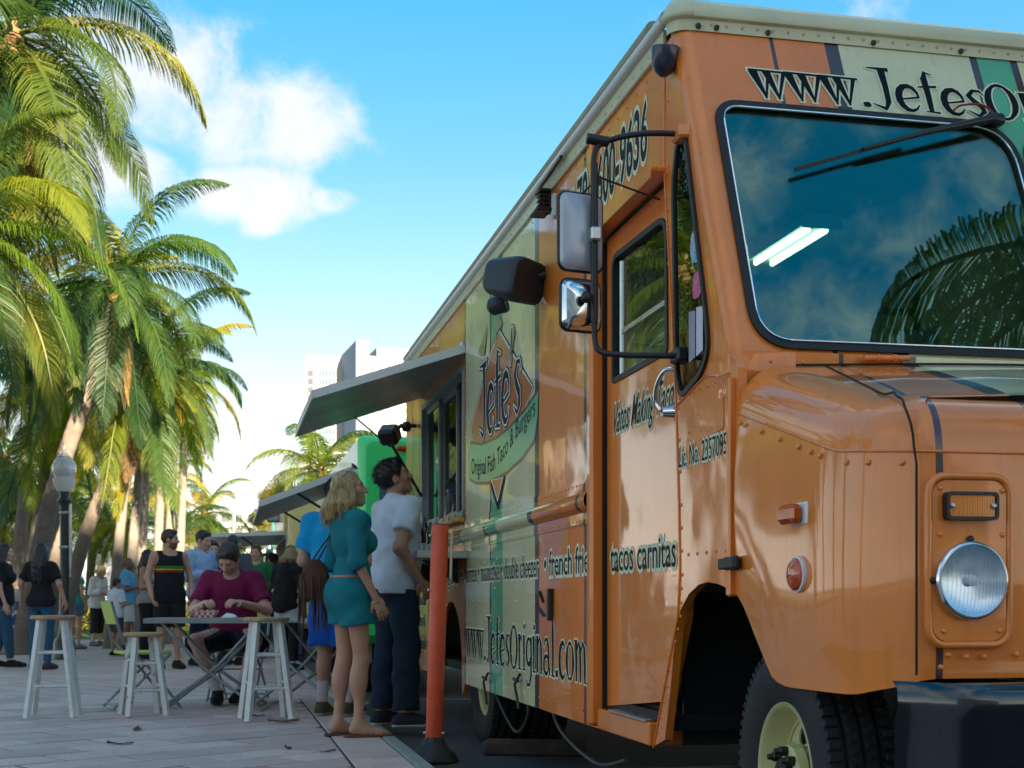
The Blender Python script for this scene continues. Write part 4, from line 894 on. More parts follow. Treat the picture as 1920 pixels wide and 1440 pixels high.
# plaza: paved sheet, near part carries real slabs
BD=.66
near=[(2.0,-6.0),(11.6,-6.0),(11.6,BD),(2.0,BD)]
pl=MB()
def strip(a,b_,c,d_,z): 
    pl.add([tuple(WP(a,c,z)),tuple(WP(b_,c,z)),tuple(WP(b_,d_,z)),tuple(WP(a,d_,z))],[(0,1,2,3)])
strip(-20,140,-60,.98,-.010)
plaza=pl.build('plaza_pavement',M_PAVE,kind='structure')
MB().add([tuple(WP(s,d,-.006)) for s,d in((3.0,-4.4),(11.9,-4.4),(11.9,.975),(3.0,.975))],[(0,1,2,3)]).build('paver_bed',M_JOINT,plaza)
def clip(P,s):   # keep d<=BD side
    out=[]
    f=lambda p:BD-.008-(CS*p[0]+SN*p[1])
    for i in range(len(P)):
        a,b_=P[i-1],P[i]; fa,fb=f(a),f(b_)
        if fa*fb<0:
            t=fa/(fa-fb); out.append((a[0]+(b_[0]-a[0])*t,a[1]+(b_[1]-a[1])*t))
        if fb>=0: out.append(b_)
    return out
LX,LY=.60,.32; g=.008
def slab_mesh(P):
    n=len(P); c=(sum(p[0] for p in P)/n,sum(p[1] for p in P)/n); mb=MB()
    inn=[(c[0]+(p[0]-c[0])*.985,c[1]+(p[1]-c[1])*.985) for p in P]
    mb.add([(p[0]-c[0],p[1]-c[1],-.03) for p in P]+[(p[0]-c[0],p[1]-c[1],-.004) for p in P]+[(p[0]-c[0],p[1]-c[1],0) for p in inn],[tuple(range(2*n,3*n))]+[(i,(i+1)%n,n+(i+1)%n,n+i) for i in range(n)]+[(n+i,n+(i+1)%n,2*n+(i+1)%n,2*n+i) for i in range(n)])
    return mb.mesh('paver',M_SLAB),c
base=[(g,g),(LX-g,g),(LX-g,LY-g),(g,LY-g)]
rotm=lambda x,y:((x-y)*math.sqrt(.5),(x+y)*math.sqrt(.5))
full,cf=slab_mesh([rotm(*p) for p in base])
cnt=0
for j in range(-4,60):
    for i in range(-32,34):
        x0=i*LX+(LX*.5 if j%2 else 0)+.1; y0=j*LY+.07
        P=[rotm(x0+a,y0+b_) for a,b_ in base]
        c=(sum(p[0] for p in P)/4,sum(p[1] for p in P)/4)
        s=-SN*c[0]+CS*c[1]
        if not(5.9<c[1]<12.9 and s<12.6): continue
        if abs(c[0])>.40*c[1]+.75: continue
        Q=clip(P,s)
        if len(Q)<3: continue
        ar=abs(sum(Q[k-1][0]*Q[k][1]-Q[k][0]*Q[k-1][1] for k in range(len(Q))))/2
        if ar<.01: continue
        if len(Q)==4 and abs(ar-(LX-2*g)*(LY-2*g))<1e-4: me,cc=full,c
        else: me,cc=slab_mesh(Q)
        o=link('paver',me,plaza); o.location=(cc[0],cc[1],-.004+rnd.uniform(0,.004)); o.rotation_euler=(R(rnd.uniform(-.25,.25)),R(rnd.uniform(-.25,.25)),0); cnt+=1
s=3.4; bme=MB().box((0,0,-.015),(.30,.60-.012,.03),.004).mesh('border_paver',M_SLAB)
while s<12:
    o=link('border_paver',bme,plaza); o.location=WP(s,BD+.158,-.002+rnd.uniform(0,.003)); o.rotation_euler=(0,0,math.atan2(CS,-SN)-math.pi/2); s+=.60
M_KERB=mat('concrete_kerb',(.25,.27,.25),.85,noise=.2,nscale=5,bump=.3,bscale=60)
kb=MB()
kme=MB().box((0,0,-.07),(.092,1.988,.14),.012).mesh('kerb_stone',M_KERB)
kerb=empty('kerb'); kerb['kind']='structure'
s=-5
while s<60:
    o=link('kerb_stone',kme,kerb); o.location=WP(s,1.022,0.004); o.rotation_euler=(0,0,math.atan2(CS,-SN)-math.pi/2); s+=2.0
# parking bay paint, worn
M_WORN=mat('worn_white_paint',(.40,.41,.39),.8,c2=(.06,.06,.06),nscale=9)
for s0 in (6.9,12.3):
    MB().add([tuple(WP(a,b_,GZ+.004)) for a,b_ in((s0,1.2),(s0+.1,1.2),(s0+.1,5.5),(s0,5.5))],[(0,1,2,3)]).build('bay_line',M_WORN,kind='structure')
M_GRASS=mat('lawn_grass',(.075,.105,.025),.9,noise=.5,nscale=2.5,bump=.8,bscale=60)
sheet('lawn',[(-60,31),(-9.0,31),(-5.0,48),(-2,90),(-60,90)],-.004,M_GRASS,kind='structure')
# ------------------------------------------------------------------ palms
def leaf_mat(name,ramp,trans=.45,rough=.45):
    m=bpy.data.materials.new(name); m.use_nodes=True; nt=m.node_tree; N=nt.nodes; L=nt.links; N.clear()
    o=N.new('ShaderNodeOutputMaterial'); d=N.new('ShaderNodeBsdfPrincipled'); t=N.new('ShaderNodeBsdfTranslucent'); mx=N.new('ShaderNodeMixShader'); mx.inputs[0].default_value=trans
    oi=N.new('ShaderNodeObjectInfo'); tc=N.new('ShaderNodeTexCoord'); no=N.new('ShaderNodeTexNoise'); no.inputs['Scale'].default_value=1.6; no.inputs['Detail'].default_value=4; L.new(tc.outputs['Object'],no.inputs[0])
    ad=N.new('ShaderNodeMath'); ad.operation='MULTIPLY_ADD'; L.new(no.outputs[0],ad.inputs[0]); ad.inputs[1].default_value=.7; L.new(oi.outputs['Random'],ad.inputs[2])
    sb=N.new('ShaderNodeMath'); sb.operation='SUBTRACT'; sb.inputs[1].default_value=.35; L.new(ad.outputs[0],sb.inputs[0])
    rp=N.new('ShaderNodeValToRGB'); L.new(sb.outputs[0],rp.inputs[0]); e=rp.color_ramp.elements
    for i,(p,c) in enumerate(ramp):
        q=e[i] if i<2 else e.new(p)
        q.position=p; q.color=(*c,1)
    L.new(rp.outputs[0],d.inputs['Base Color']); d.inputs['Roughness'].default_value=rough; d.inputs['Specular IOR Level'].default_value=.35
    hs=N.new('ShaderNodeHueSaturation'); hs.inputs['Hue'].default_value=.485; hs.inputs['Saturation'].default_value=1.15; hs.inputs['Value'].default_value=2.3; L.new(rp.outputs[0],hs.inputs['Color']); L.new(hs.outputs[0],t.inputs[0])
    L.new(d.outputs[0],mx.inputs[1]); L.new(t.outputs[0],mx.inputs[2]); L.new(mx.outputs[0],o.inputs[0]); return m
M_FROND=leaf_mat('green_frond',[(0,(.020,.055,.022)),(.4,(.038,.085,.022)),(.75,(.080,.120,.022)),(1,(.17,.17,.03))])
M_GOLD=leaf_mat('golden_frond',[(0,(.05,.11,.018)),(.4,(.11,.16,.018)),(.75,(.20,.21,.022)),(1,(.33,.25,.035))],.5)
M_DRY=leaf_mat('dry_frond',[(0,(.10,.060,.030)),(.4,(.20,.125,.055)),(.8,(.33,.20,.075)),(1,(.12,.09,.05))],.3,.7)
def frond_mesh(name,pitch,mt,L_=3.0,n=64,seed=0,curl=1.0,width=.040,leaf=.80,sag=1.0):
    rr=random.Random(seed); mb=MB()
    K=22; pts=[Vector((0,0,0))]; a=R(pitch); step=L_/K
    for i in range(K):
        t=i/K; a-=R(4.6*curl*(.45+1.3*t))*max(0,math.cos(a))**.5 if a>-1.4 else 0
        pts.append(pts[-1]+Vector((math.cos(a),0,math.sin(a)))*step)
    side=rr.uniform(-.10,.10); pts=[p+Vector((0,side*(i/K)**2*L_,0)) for i,p in enumerate(pts)]
    mb.tube(pts,[.030*(1-.88*i/K)+.003 for i in range(K+1)],5)
    for sg in (1,-1):
        for i in range(n):
            t=.10+.90*(i+rr.random()*.4)/n; f=t*K; k=min(int(f),K-1); p=pts[k].lerp(pts[k+1],f-k); tg=(pts[k+1]-pts[k]).normalized()
            up=Vector((0,1,0)).cross(tg)*-1; up=up if up.z>0 else -up
            ll=leaf*(math.sin(math.pi*min(1,(t*.92+.10)))**.6)*(1-.35*t)*rr.uniform(.88,1.08)
            if rr.random()<.04: ll*=.5
            fw=.35+.75*t; d=(tg*fw+Vector((0,sg,0))*1.0+up*(.28*(1-t))).normalized()
            drop=rr.uniform(.8,1.25)*sag
            p1=p+d*ll*.40+Vector((0,0,-.05*drop*ll)); d2=(d+Vector((0,0,-.75*drop))).normalized(); p2=p1+d2*ll*.35; d3=(d2+Vector((0,0,-.9*drop))).normalized(); p3=p2+d3*ll*.30
            w=width*rr.uniform(.8,1.15); wd=(tg*.85+up*.35*rr.uniform(-1,1.4)).normalized()
            v=[p-wd*w*.25,p+wd*w*.25,p1-wd*w*.5,p1+wd*w*.5,p2-wd*w*.38,p2+wd*w*.38,p3]
            mb.add(v,[(0,1,3,2),(2,3,5,4),(4,5,6)])
    me=bpy.data.meshes.new(name); me.from_pydata([tuple(p) for p in mb.v],[],mb.f); me.materials.append(mt); me.update(); return me
FV={}
def fr(pitch,kind,hi=False):
    key=(pitch,kind,hi)
    if key not in FV:
        mt={'g':M_FROND,'y':M_GOLD,'d':M_DRY}[kind]; sd_=int(pitch)+ord(kind)
        FV[key]=[frond_mesh('frond',pitch,mt,n=120 if hi else 70,seed=sd_+100*q,curl=1.0+.15*q,width=.024 if hi else .036,sag=1.0 if kind!='d' else 1.5) for q in range(2)]
    return FV[key]
M_TRUNK=mat('grey_palm_bark',(.15,.12,.10),.9,noise=.28,nscale=5,bump=.5,bscale=26)
M_TRUNKP=mat('pale_palm_bark',(.20,.175,.15),.9,noise=.25,nscale=4,bump=.4,bscale=20)
M_FIB=mat('palm_fibre',(.20,.12,.055),.95,noise=.4,nscale=14,bump=.6,bscale=30)
M_NUT=mat('coconut',(.42,.26,.05),.6,noise=.4,nscale=8)
def palm(name,base,crown,sc,r0,r1,kinds,label,n=22,seed=0,hi=False,bend=.35,nuts=True,skirt=3,group=None,lo=-62,bark=None,az0=None,hp=82):
    rr=random.Random(seed+1); b0=Vector(base); c=Vector(crown); q=empty(name,b0)
    tag(q,label,'palm tree',group); rel=c-b0
    m1=Vector((rel.x*(.5-bend*.5),rel.y*.45,rel.z*.40)); m2=Vector((rel.x*(.85-bend*.25),rel.y*.8,rel.z*.75))
    pts=catmull([(0,0,-.05),m1,m2,rel],14 if hi else 8)
    N_=max(30,int(rel.z/.075)) if hi else max(20,int(rel.z/.16)); P=[];rs=[]
    for i in range(N_+1):
        f=i/N_*(len(pts)-1); k=min(int(f),len(pts)-2); P.append(pts[k].lerp(pts[k+1],f-k)); t=i/N_
        rs.append((r0*(1-t)+r1*t+ (r0*.35*max(0,1-t*12)))*(1+(.035 if i%2 else -.02)))
    MB().tube(P,rs,12).build('trunk',bark or M_TRUNK,q,smooth=60)
    top=rel
    MB().lathe([(r1*1.05,-.55*sc),(r1*1.5,-.2*sc),(r1*1.3,.05*sc),(.03,.35*sc)],12,Matrix.Translation(top)).build('crown_fibre',M_FIB,q,smooth=60)
    if nuts:
        for k in range(7):
            a=rr.random()*6.28; o=MB().lathe([(.01,-.12),(.07,-.08),(.10,0),(.07,.09),(.01,.13)],9).mesh('coconut',M_NUT,70); u=link('coconut',o,q); u.location=top+Vector((math.cos(a)*.22,math.sin(a)*.22,-.22-rr.random()*.2))*sc; u.scale=(sc,)*3
    for k in range(n):
        t=(k+.5)/n; pitch=hp-(hp-lo)*t**.85; pitch=round(pitch/14)*14
        kd=kinds[rr.randrange(len(kinds))]; me=fr(pitch,kd,hi)[rr.randrange(2)]
        o=link('frond',me,q); s=sc*rr.uniform(.85,1.12); o.location=top+Vector((0,0,.05*sc)); o.scale=(s,s*(1 if rr.random()<.5 else -1),s); o.rotation_euler=(R(rr.uniform(-8,8)),R(rr.uniform(-5,5)),(az0 or 0)+k*2.39996+rr.uniform(-.25,.25))
    for k in range(skirt):
        me=fr(-84,'d',hi)[k%2]; o=link('dry_frond',me,q); s=sc*rr.uniform(.5,.8); o.location=top+Vector((0,0,-.1*sc)); o.scale=(s,s,s); o.rotation_euler=(R(rr.uniform(-10,10)),0,rr.random()*6.28)
    return q
palm('coconut_palm',(-8.7,18.6,0),(-6.75,18.0,8.45),1.18,.17,.12,'ggg','tallest coconut palm, broad fronds arching over the lamp post and plaza',n=30,seed=1,hi=True,skirt=9,lo=-84)
palm('coconut_palm',(-8.3,16.9,0),(-7.0,17.0,5.55),.92,.15,.11,'ygg','coconut palm with sunlit yellow drooping fronds beside the tallest palm',n=22,seed=2,hi=True,skirt=4)
palm('coconut_palm',(-8.15,22,0),(-6.55,22,6.1),.88,.155,.115,'ggyg','leaning coconut palm with the thicker ringed trunk, beside the recycling bin',n=26,seed=3,hi=True,skirt=5,lo=-64)
palm('coconut_palm',(-8.2,24,0),(-6.65,24,5.0),.92,.135,.10,'gyg','leaning coconut palm with the slimmer ringed trunk, beside the row of pale trunks',n=24,seed=4,hi=True,skirt=6,lo=-64)
gl=['straight slim palm, first of the close row of pale trunks, next to the leaning palm','straight slim palm, second in the close row of pale trunks','straight slim palm, third in the close row of pale trunks','straight slim palm, fourth in the close row of pale trunks','straight slim palm, fifth in the close row of pale trunks','straight slim palm, last in the close row of pale trunks, by the open sky']
for k,(x,xt,Y,z,sc) in enumerate([(-7.55,-7.15,25,4.5,.52),(-7.45,-7.05,25.6,4.7,.55),(-7.35,-7.15,26.2,4.9,.5),(-7.25,-7.05,27,5.0,.55),(-7.2,-6.95,27.6,5.2,.55),(-7.05,-6.85,28,5.2,.6)]):
    palm('slim_palm',(x,Y,0),(xt,Y,z+.35),sc*1.12,.105,.075,'gyy' if k%2 else 'ggy',gl[k],n=14,seed=20+k,bend=.1,nuts=False,skirt=4,group='close row of slim palms',lo=-58,bark=M_TRUNKP)
palm('coconut_palm',(-10.2,28,0),(-9.6,28,5.2),.95,.16,.11,'gyg','green coconut palm filling the gap behind the thick leaning trunk',n=22,seed=70,skirt=5)
palm('coconut_palm',(-9.4,27,0),(-8.7,27,6.4),.95,.16,.11,'ggy','coconut palm whose crown sits behind both leaning palms',n=22,seed=71,skirt=5)
palm('coconut_palm',(-11.6,31,0),(-11.0,31,6.6),1.0,.16,.11,'gyy','coconut palm rising behind the yellow drooping palm',n=22,seed=72,skirt=5)
# sunlit palms on the lawn beyond
bgp=[(-15.2,40,5.1,.9,'low golden palm at the plaza edge, under the tallest coconut palm'),(-13.6,38,3.6,.8,'low golden palm crouching behind the bin and the girls'),(-13.4,43,4.2,.9,'golden palm glimpsed between the two leaning trunks'),(-11.9,41,3.2,.8,'small bright golden palm behind the slimmer leaning trunk'),(-17.2,44,3.5,.95,'bushy yellow palm at the outermost lawn edge'),(-12.6,48,5.2,.9,'green palm standing over the golden ones behind the lamp post'),(-11.2,44,2.8,.8,'low green palm among the slim pale trunks'),(-10.6,46,3.9,.75,'yellow-tipped palm behind the row of slim trunks'),(-16.5,50,6.0,1.0,'taller green palm at the back of the lawn')]
for k,(x,Y,z,sc,lb_) in enumerate(bgp):
    palm('lawn_palm',(x-.3,Y,0),(x,Y,z),sc,.15,.11,'yyyg' if 'golden' in lb_ or 'yellow' in lb_ else 'gggy',lb_,n=20,seed=40+k,nuts=False,skirt=4,group='sunlit palms on the lawn')
palm('coconut_palm',(-5.5,40,0),(-5.75,40,4.75),1.0,.16,.12,'ygyy','lone coconut palm rising behind the green truck in front of the towers',n=24,seed=60,skirt=5)
palm('lawn_palm',(-9.0,50,0),(-9.2,50,3.2),.8,.14,.1,'yy','low palm catching the sun beyond the standing crowd',n=18,seed=61,nuts=False,skirt=2)
# fan palm: stiff spiky tuft
fp=empty('fan_palm',(-6.9,42,0)); tag(fp,'grey green fan palm tuft beneath the lone coconut palm','palm tree')
MB().tube([(0,0,-.05),(0,0,3.2)],[.15,.11],10).build('trunk',M_TRUNK,fp,smooth=60)
M_FAN=leaf_mat('fan_leaf',[(0,(.08,.10,.05)),(.5,(.14,.16,.06)),(1,(.28,.25,.06))],.35)
rr=random.Random(9); fm=MB()
for k in range(26):
    a=R(-75+150*k/25); d=Vector((math.cos(a),math.sin(a),.05)); w=Vector((-math.sin(a),math.cos(a),0))*.045
    fm.add([w*.2,-w*.2,d*.6-w,d*.6+w,d*1.05+Vector((0,0,-.1))],[(0,1,2,3),(3,2,4)])
fme=bpy.data.meshes.new('fan_leaf'); fme.from_pydata([tuple(p) for p in fm.v],[],fm.f); fme.materials.append(M_FAN)
for k in range(22):
    o=link('fan_leaf',fme,fp); e=R(70-110*(k/21)); az=k*2.4; o.rotation_euler=Euler((rr.uniform(-.5,.5),-e,az)); o.location=(math.cos(az)*math.cos(e)*.7,math.sin(az)*math.cos(e)*.7,3.3+math.sin(e)*.6); o.scale=(1,1,1)
# palms standing outside the view: across the plaza (mirrored in the truck side) and ahead of the truck (mirrored in the windscreen)
off=[(-12.5,15,6.2,1.0,'coconut palm across the plaza, near the tables'),(-15,21,6.8,1.05,'coconut palm across the plaza beyond the tables'),(-11.5,20,4.6,.9,'short yellow palm across the plaza'),(-19,29,7.5,1.1,'tall palm far across the plaza'),(-9.5,10.5,6.0,1.0,'coconut palm across the plaza opposite the truck'),(-14,9,7.0,1.0,'tall palm opposite the truck nose')]
for k,(x,Y,z,sc,lb_) in enumerate(off): palm('coconut_palm',(x-.4,Y,0),(x,Y,z),sc,.17,.12,'yyg',lb_,n=20,seed=80+k,skirt=3)
palm('coconut_palm',(7.7,3.4,0),(6.2,3.5,6.4),1.25,.18,.13,'ggg','coconut palm arching over the truck nose from ahead of it',n=15,seed=97,hi=True,skirt=0,lo=-12,hp=26,nuts=False)
# low hedge / groundcover mass under the lawn palms
M_HEDGE=leaf_mat('hedge_leaf',[(0,(.05,.08,.015)),(.4,(.12,.14,.02)),(.7,(.26,.22,.025)),(1,(.34,.22,.03))],.4)
hv=[];hf=[]; rr=random.Random(12)
for k in range(9000):
    x=rr.uniform(-19,-7.6); y=rr.uniform(34,50); h=.9+.5*math.sin(x*1.3)+.4*math.sin(x*2.9+y); z=rr.random()**.6*max(.3,h)
    p=Vector((x,y,z)); a=Vector((rr.gauss(0,1),rr.gauss(0,1),rr.gauss(0,.6))).normalized(); b_=a.orthogonal().normalized(); l=rr.uniform(.12,.30)
    n_=len(hv); hv+=[p-b_*l*.18,p+a*l*.5-b_*0.0,p+a*l,p+a*l*.5+b_*l*.2]; hf.append((n_,n_+1,n_+2,n_+3))
me=bpy.data.meshes.new('hedge'); me.from_pydata([tuple(p) for p in hv],[],hf); me.materials.append(M_HEDGE); link('hedge',me,kind='stuff',label='low sunlit hedge and groundcover under the lawn palms')
# ------------------------------------------------------------------ towers
M_TW=mat('white_tower_render',(.33,.34,.35),.8,noise=.05,nscale=.2); M_TW2=mat('pale_tower_render',(.30,.35,.41),.8)
M_TG=mat('tower_glass',(.02,.06,.10),.5); M_TGD=mat('tower_dark_glass',(.02,.028,.04),.5)
def tower(name,c,rz,size,label):
    q=empty(name,(c[0],c[1],-.16),rz); tag(q,label,'building'); return q
wme={}
def win(q,x,y,z,w,h,mt,face='f',name='window',depth=.5):
    key=(round(w,2),round(h,2),mt.name,face)
    if key not in wme: wme[key]=MB().box((0,0,0),(w,depth,h) if face=='f' else (depth,w,h)).mesh(name,mt)
    o=link(name,wme[key],q); o.location=(x,y,z); return o
A=tower('tower_block',(-62,480),R(4),None,'white high-rise with blue glass window bands, shorter of the two towers')
MB().box((0,13,43),(25,26,86)).build('wall',M_TW,A)
MB().box((1.5,10,88.2),(19,14,4.4)).build('roof_block',M_TW,A)
MB().box((-9.5,3,88.0),(5,5,4.0)).build('roof_room',M_TW2,A)
for k in range(27):
    z=83.5-3.0*k
    win(A,-4.6,-.05,z,5.6,2.0,M_TG); win(A,3.6,-.05,z,5.0,2.0,M_TG); win(A,10.2,-.05,z,3.6,2.0,M_TG); win(A,-10.4,-.05,z,1.9,2.1,M_TGD)
    if k<14:
        for xx in (-6.5,-5.3,-4.1,-2.9): win(A,xx,-.12,z,.16,2.0,M_TW,name='mullion',depth=.52)
        for xx in (2.2,3.4,4.6): win(A,xx,-.12,z,.16,2.0,M_TW,name='mullion',depth=.52)
    MB() 
B=tower('tower_block',(-40.5,462),R(17),None,'tall white tower with a slab wall tinted blue-grey as shade and window columns')
MB().box((0,16,43),(26,32,86)).build('wall',M_TW,B)
MB().box((-12.0,14,45.3),(4.4,34,90.6)).build('slab_wall',mat('slab_shade_blue',(.17,.23,.30),.8),B)  # blue-grey stands for the tower's shaded side, put into the base colour
MB().box((2,14,88),(14,14,5)).build('roof_block',M_TW,B)
for k in range(28):
    z=82.5-3.0*k
    win(B,-8.2,-.05,z,1.7,2.2,M_TGD); win(B,-5.0,-.05,z,1.3,1.8,M_TGD)
    for xx in (-2.2,1.0,4.2,7.4,10.6): win(B,xx,-.05,z,1.1,1.7,M_TG if k%3 else M_TGD)
Cb=tower('apartment_block',(-60,300),R(8),None,'pale low apartment block with a grid of balconies beyond the awnings')
MB().box((0,8,11),(24,16,22)).build('wall',M_TW,Cb)
for k in range(7):
    for j in range(8): win(Cb,-10.3+2.95*j,-.05,20-3*k,1.7,1.8,M_TGD)
D=tower('balcony_block',(-45.5,380),R(-6),None,'pale block of stacked balconies at the foot of the towers')
MB().box((0,8,22),(17,16,44)).build('wall',M_TW2,D)
for k in range(14):
    MB().box((0,-1.0,42-3*k),(17,2.0,1.0)).build('balcony',M_TW,D)
    for j in range(5): win(D,-6.6+3.3*j,-.05,40-3*k,1.8,1.7,M_TGD)
# hotel behind the viewer: its shadow covers the plaza and the trucks
E_=empty('hotel_building',(17,-44,-.16),R(-22)); tag(E_,'long cream hotel across the road, facing the orange truck nose','building')
MB().box((0,-7,9.2),(84,14,18.4)).build('wall',mat('cream_hotel_render',(.78,.76,.72),.8),E_)
for k in range(5):
    for j in range(18): win(E_,-38+4.5*j,.05,2.2+3.1*k,2.4,1.7,M_TGD)
# ------------------------------------------------------------------ trucks farther along the kerb
def box_truck(name,s0,s1,d0,w,h,z0,paint_,label,awn,side_mt,front=True):
    q=empty(name,WP((s0+s1)/2,d0,0),TRUCK_RZ); tag(q,label,'food truck'); sm=(s0+s1)/2
    TT=lambda s,d,z:Vector((sm-s,d-d0,z))
    rr_=rrect(d0,d0+w,z0,h,.10,6,(.07,.07,.03,.03))
    rows=[[TT(s0+.12,d,z) for d,z in rr_],[TT(s1,d,z) for d,z in rr_]]
    MB().grid(rows,closed=True).add(rows[1],[tuple(range(len(rr_)))]).build('body',side_mt,q,smooth=50)
    fr_=[]
    for k,(ds,sc) in enumerate(((.12,1.0),(.05,.99),(.01,.965),(0,.93))): fr_.append([TT(s0+ds,d0+w/2+(d-d0-w/2)*sc,(z0+h)/2+(z-(z0+h)/2)*sc) for d,z in rr_])
    MB().grid(fr_,closed=True).add(fr_[-1],[tuple(range(len(rr_)))]).build('front',paint_,q,smooth=50)
    if front:
        MB().plate(rrect(d0+.20,d0+w-.20,1.22,h-.40,.08),[],lambda d,z,k:TT(s0-.004-k,d,z),.01).build('windscreen',mat('teal_windscreen',(.02,.13,.17),.12,coat=.8),q)
        MB().box(TT(s0-.02,d0+.46,h-.13),(.05,.20,.055),.02).build('marker_lamp',mat('red_lens',(.45,.03,.015),.3),q)
        MB().box(TT(s0-.06,d0+w/2,.62),(.10,w-.06,.22),.03).build('bumper',paint_,q)
        MB().lathe([(.08,0),(.08,.03),(.05,.05)],18,Matrix.Translation(TT(s0-.005,d0+.18,.90))@Matrix.Rotation(R(90),4,'Y')).build('headlight',M_LENS,q,smooth=60)
        MB().box(TT(s0+.25,d0-.03,h-.50),(.06,.06,.34),.01).build('grab_bar',paint_,q)
    for s in (s0+1.0,s1-1.3):
        wq=link('wheel',MB().lathe([(.12,-.12),(.22,-.13),(.36,-.13),(.40,-.09),(.40,.09),(.36,.13),(.22,.13),(.20,.08),(.05,.07)],30,Matrix.Rotation(R(90),4,'X')).mesh('wheel',M_TYRE,40),q); wq.location=TT(s,d0+.16,GZ+.40)
    MB().box(TT((s0+s1)/2,d0+w/2,.36),(s1-s0-.4,w-.3,.2)).build('underbody',M_DARK,q)
    if awn:
        a0,a1,out,zh,dz=awn
        HA_=lambda s,t,k:TT(s,d0-out*t,zh-dz*t+k)
        MB().add([HA_(s,t,k) for s in(a0,a1) for t in(0,1) for k in(0,.05)],[(0,1,3,2),(4,6,7,5),(0,4,5,1),(2,3,7,6),(0,2,6,4),(1,5,7,3)]).build('awning_panel',mat('aluminium_hatch',(0,0,0)),q)
        MB().bar(HA_(a0-.01,0,.025),HA_(a0-.01,1,.025),.012,.06).build('awning_edge',mat('pale_aluminium',(0,0,0)),q)
        for s in (a0+.15,a1-.15): MB().tube([HA_(s,.6,0),TT(s,d0,zh-.55)],.014,6).build('gas_strut',M_BLK,q)
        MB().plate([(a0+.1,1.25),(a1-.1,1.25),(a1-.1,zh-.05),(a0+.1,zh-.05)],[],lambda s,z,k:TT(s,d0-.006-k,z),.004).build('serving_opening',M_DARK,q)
        MB().box(TT((a0+a1)/2,d0-.16,1.15),(a1-a0,.32,.04),.005).build('counter',M_STEEL,q)
    return q
M_LIME=mat('bright_green_paint',(.04,.78,.20),.3,coat=.5,noise=.05,nscale=2); M_WHT=mat('white_truck_paint',(.60,.62,.56),.35,coat=.4,noise=.08,nscale=2)
box_truck('food_truck',12.75,18.6,1.255,2.3,2.46,.45,M_LIME,'bright green box food truck with white side and raised awning, behind the orange truck',(13.1,16.2,.92,2.14,.36),M_WHT)
box_truck('food_truck',20.5,26.5,.95,2.3,2.6,.45,mat('pale_yellow_paint',(.62,.52,.18),.35,coat=.4),'pale food truck with a flat grey awning beyond the green truck',(21.2,25.2,1.15,1.92,.05),M_WHT)
box_truck('food_truck',29,35,1.0,2.3,2.6,.45,mat('teal_truck_paint',(.05,.35,.38),.35,coat=.4),'teal food truck at the end of the row of trucks',(29.6,33.6,1.25,2.0,.45),M_WHT)
# light tower and sign box above the awnings
lt2=empty('floodlight_mast',(-3.9,23.6,0)); tag(lt2,'white floodlight mast with a square lamp above the pale awning','light')
MB().tube([(0,0,0),(0,0,2.62)],.03,10).build('mast',M_WHITEV,lt2,smooth=60); MB().tube([(-.42,0,2.50),(.30,0,2.50)],.022,8).build('crossbar',M_WHITEV,lt2,smooth=60)
MB().box((-.30,-.05,2.36),(.24,.10,.18),.02).build('lamp_head',M_BLK,lt2); MB().box((-.30,-.105,2.36),(.18,.012,.13)).build('lamp_glass',mat('lamp_white',(.35,.38,.40),.2),lt2)
# ------------------------------------------------------------------ plaza lamps
def lamp(loc,h,label):
    q=empty('street_lamp',loc); tag(q,label,'street lamp','plaza lamps')
    MB().lathe([(.16,0),(.16,.25),(.10,.35),(.075,.5),(.065,h-.95),(.075,h-.9),(.11,h-.86),(.07,h-.80),(.08,h-.72)],16).build('post',mat('dark_lamp_iron',(.018,.022,.022),.4,coat=.3),q,smooth=40)
    for z in (h*.52,h*.68): MB().lathe([(.075,z-.02),(.085,z),(.075,z+.02)],14,None,cap=False).build('clamp_band',M_STEEL,q)
    MB().tube([(.10,-.03,h*.38),(.10,-.03,h*.72)],.018,6).build('conduit',M_STEEL,q)
    MB().lathe([(.10,h-.72),(.15,h-.62),(.17,h-.52),(.12,h-.50)],18,None,cap=False).build('globe_base',mat('frosted_base',(.55,.56,.55),.3),q,smooth=60)
    g=[(.12,h-.52)]+[(.180*math.sin(R(a)),h-.36-.185*math.cos(R(a))) for a in range(40,171,13)]+[(.03,h-.165)]
    MB().lathe(g,24,None,cap=False).build('globe',mat('milky_globe',(.62,.64,.65),.25,coat=.6,trans=.35),q,smooth=80)
    MB().lathe([(.05,h-.70),(.04,h-.3),(.01,h-.28)],10).build('lamp_bulb',M_WHITEV,q,smooth=60)
    MB().lathe([(.09,h-.19),(.05,h-.14),(.02,h-.10),(.035,h-.07),(.02,h-.03),(.005,h)],14).build('finial',mat('grey_finial',(.4,.41,.41),.35),q,smooth=60)
    return q
lamp((-6.78,20.2,0),3.25,'black iron lamp post with a clear globe between the leaning palms')
lp=empty('flag_pole',(-6.3,30.2,0)); tag(lp,'thin dark banner pole standing against the white sky','pole'); MB().tube([(0,0,0),(0,0,2.9)],[.05,.035],8).build('shaft',M_STEEL,lp,smooth=60); MB().box((0,0,2.45),(.09,.05,.75),.01).build('banner',mat('grey_banner',(.12,.14,.16),.6),lp)
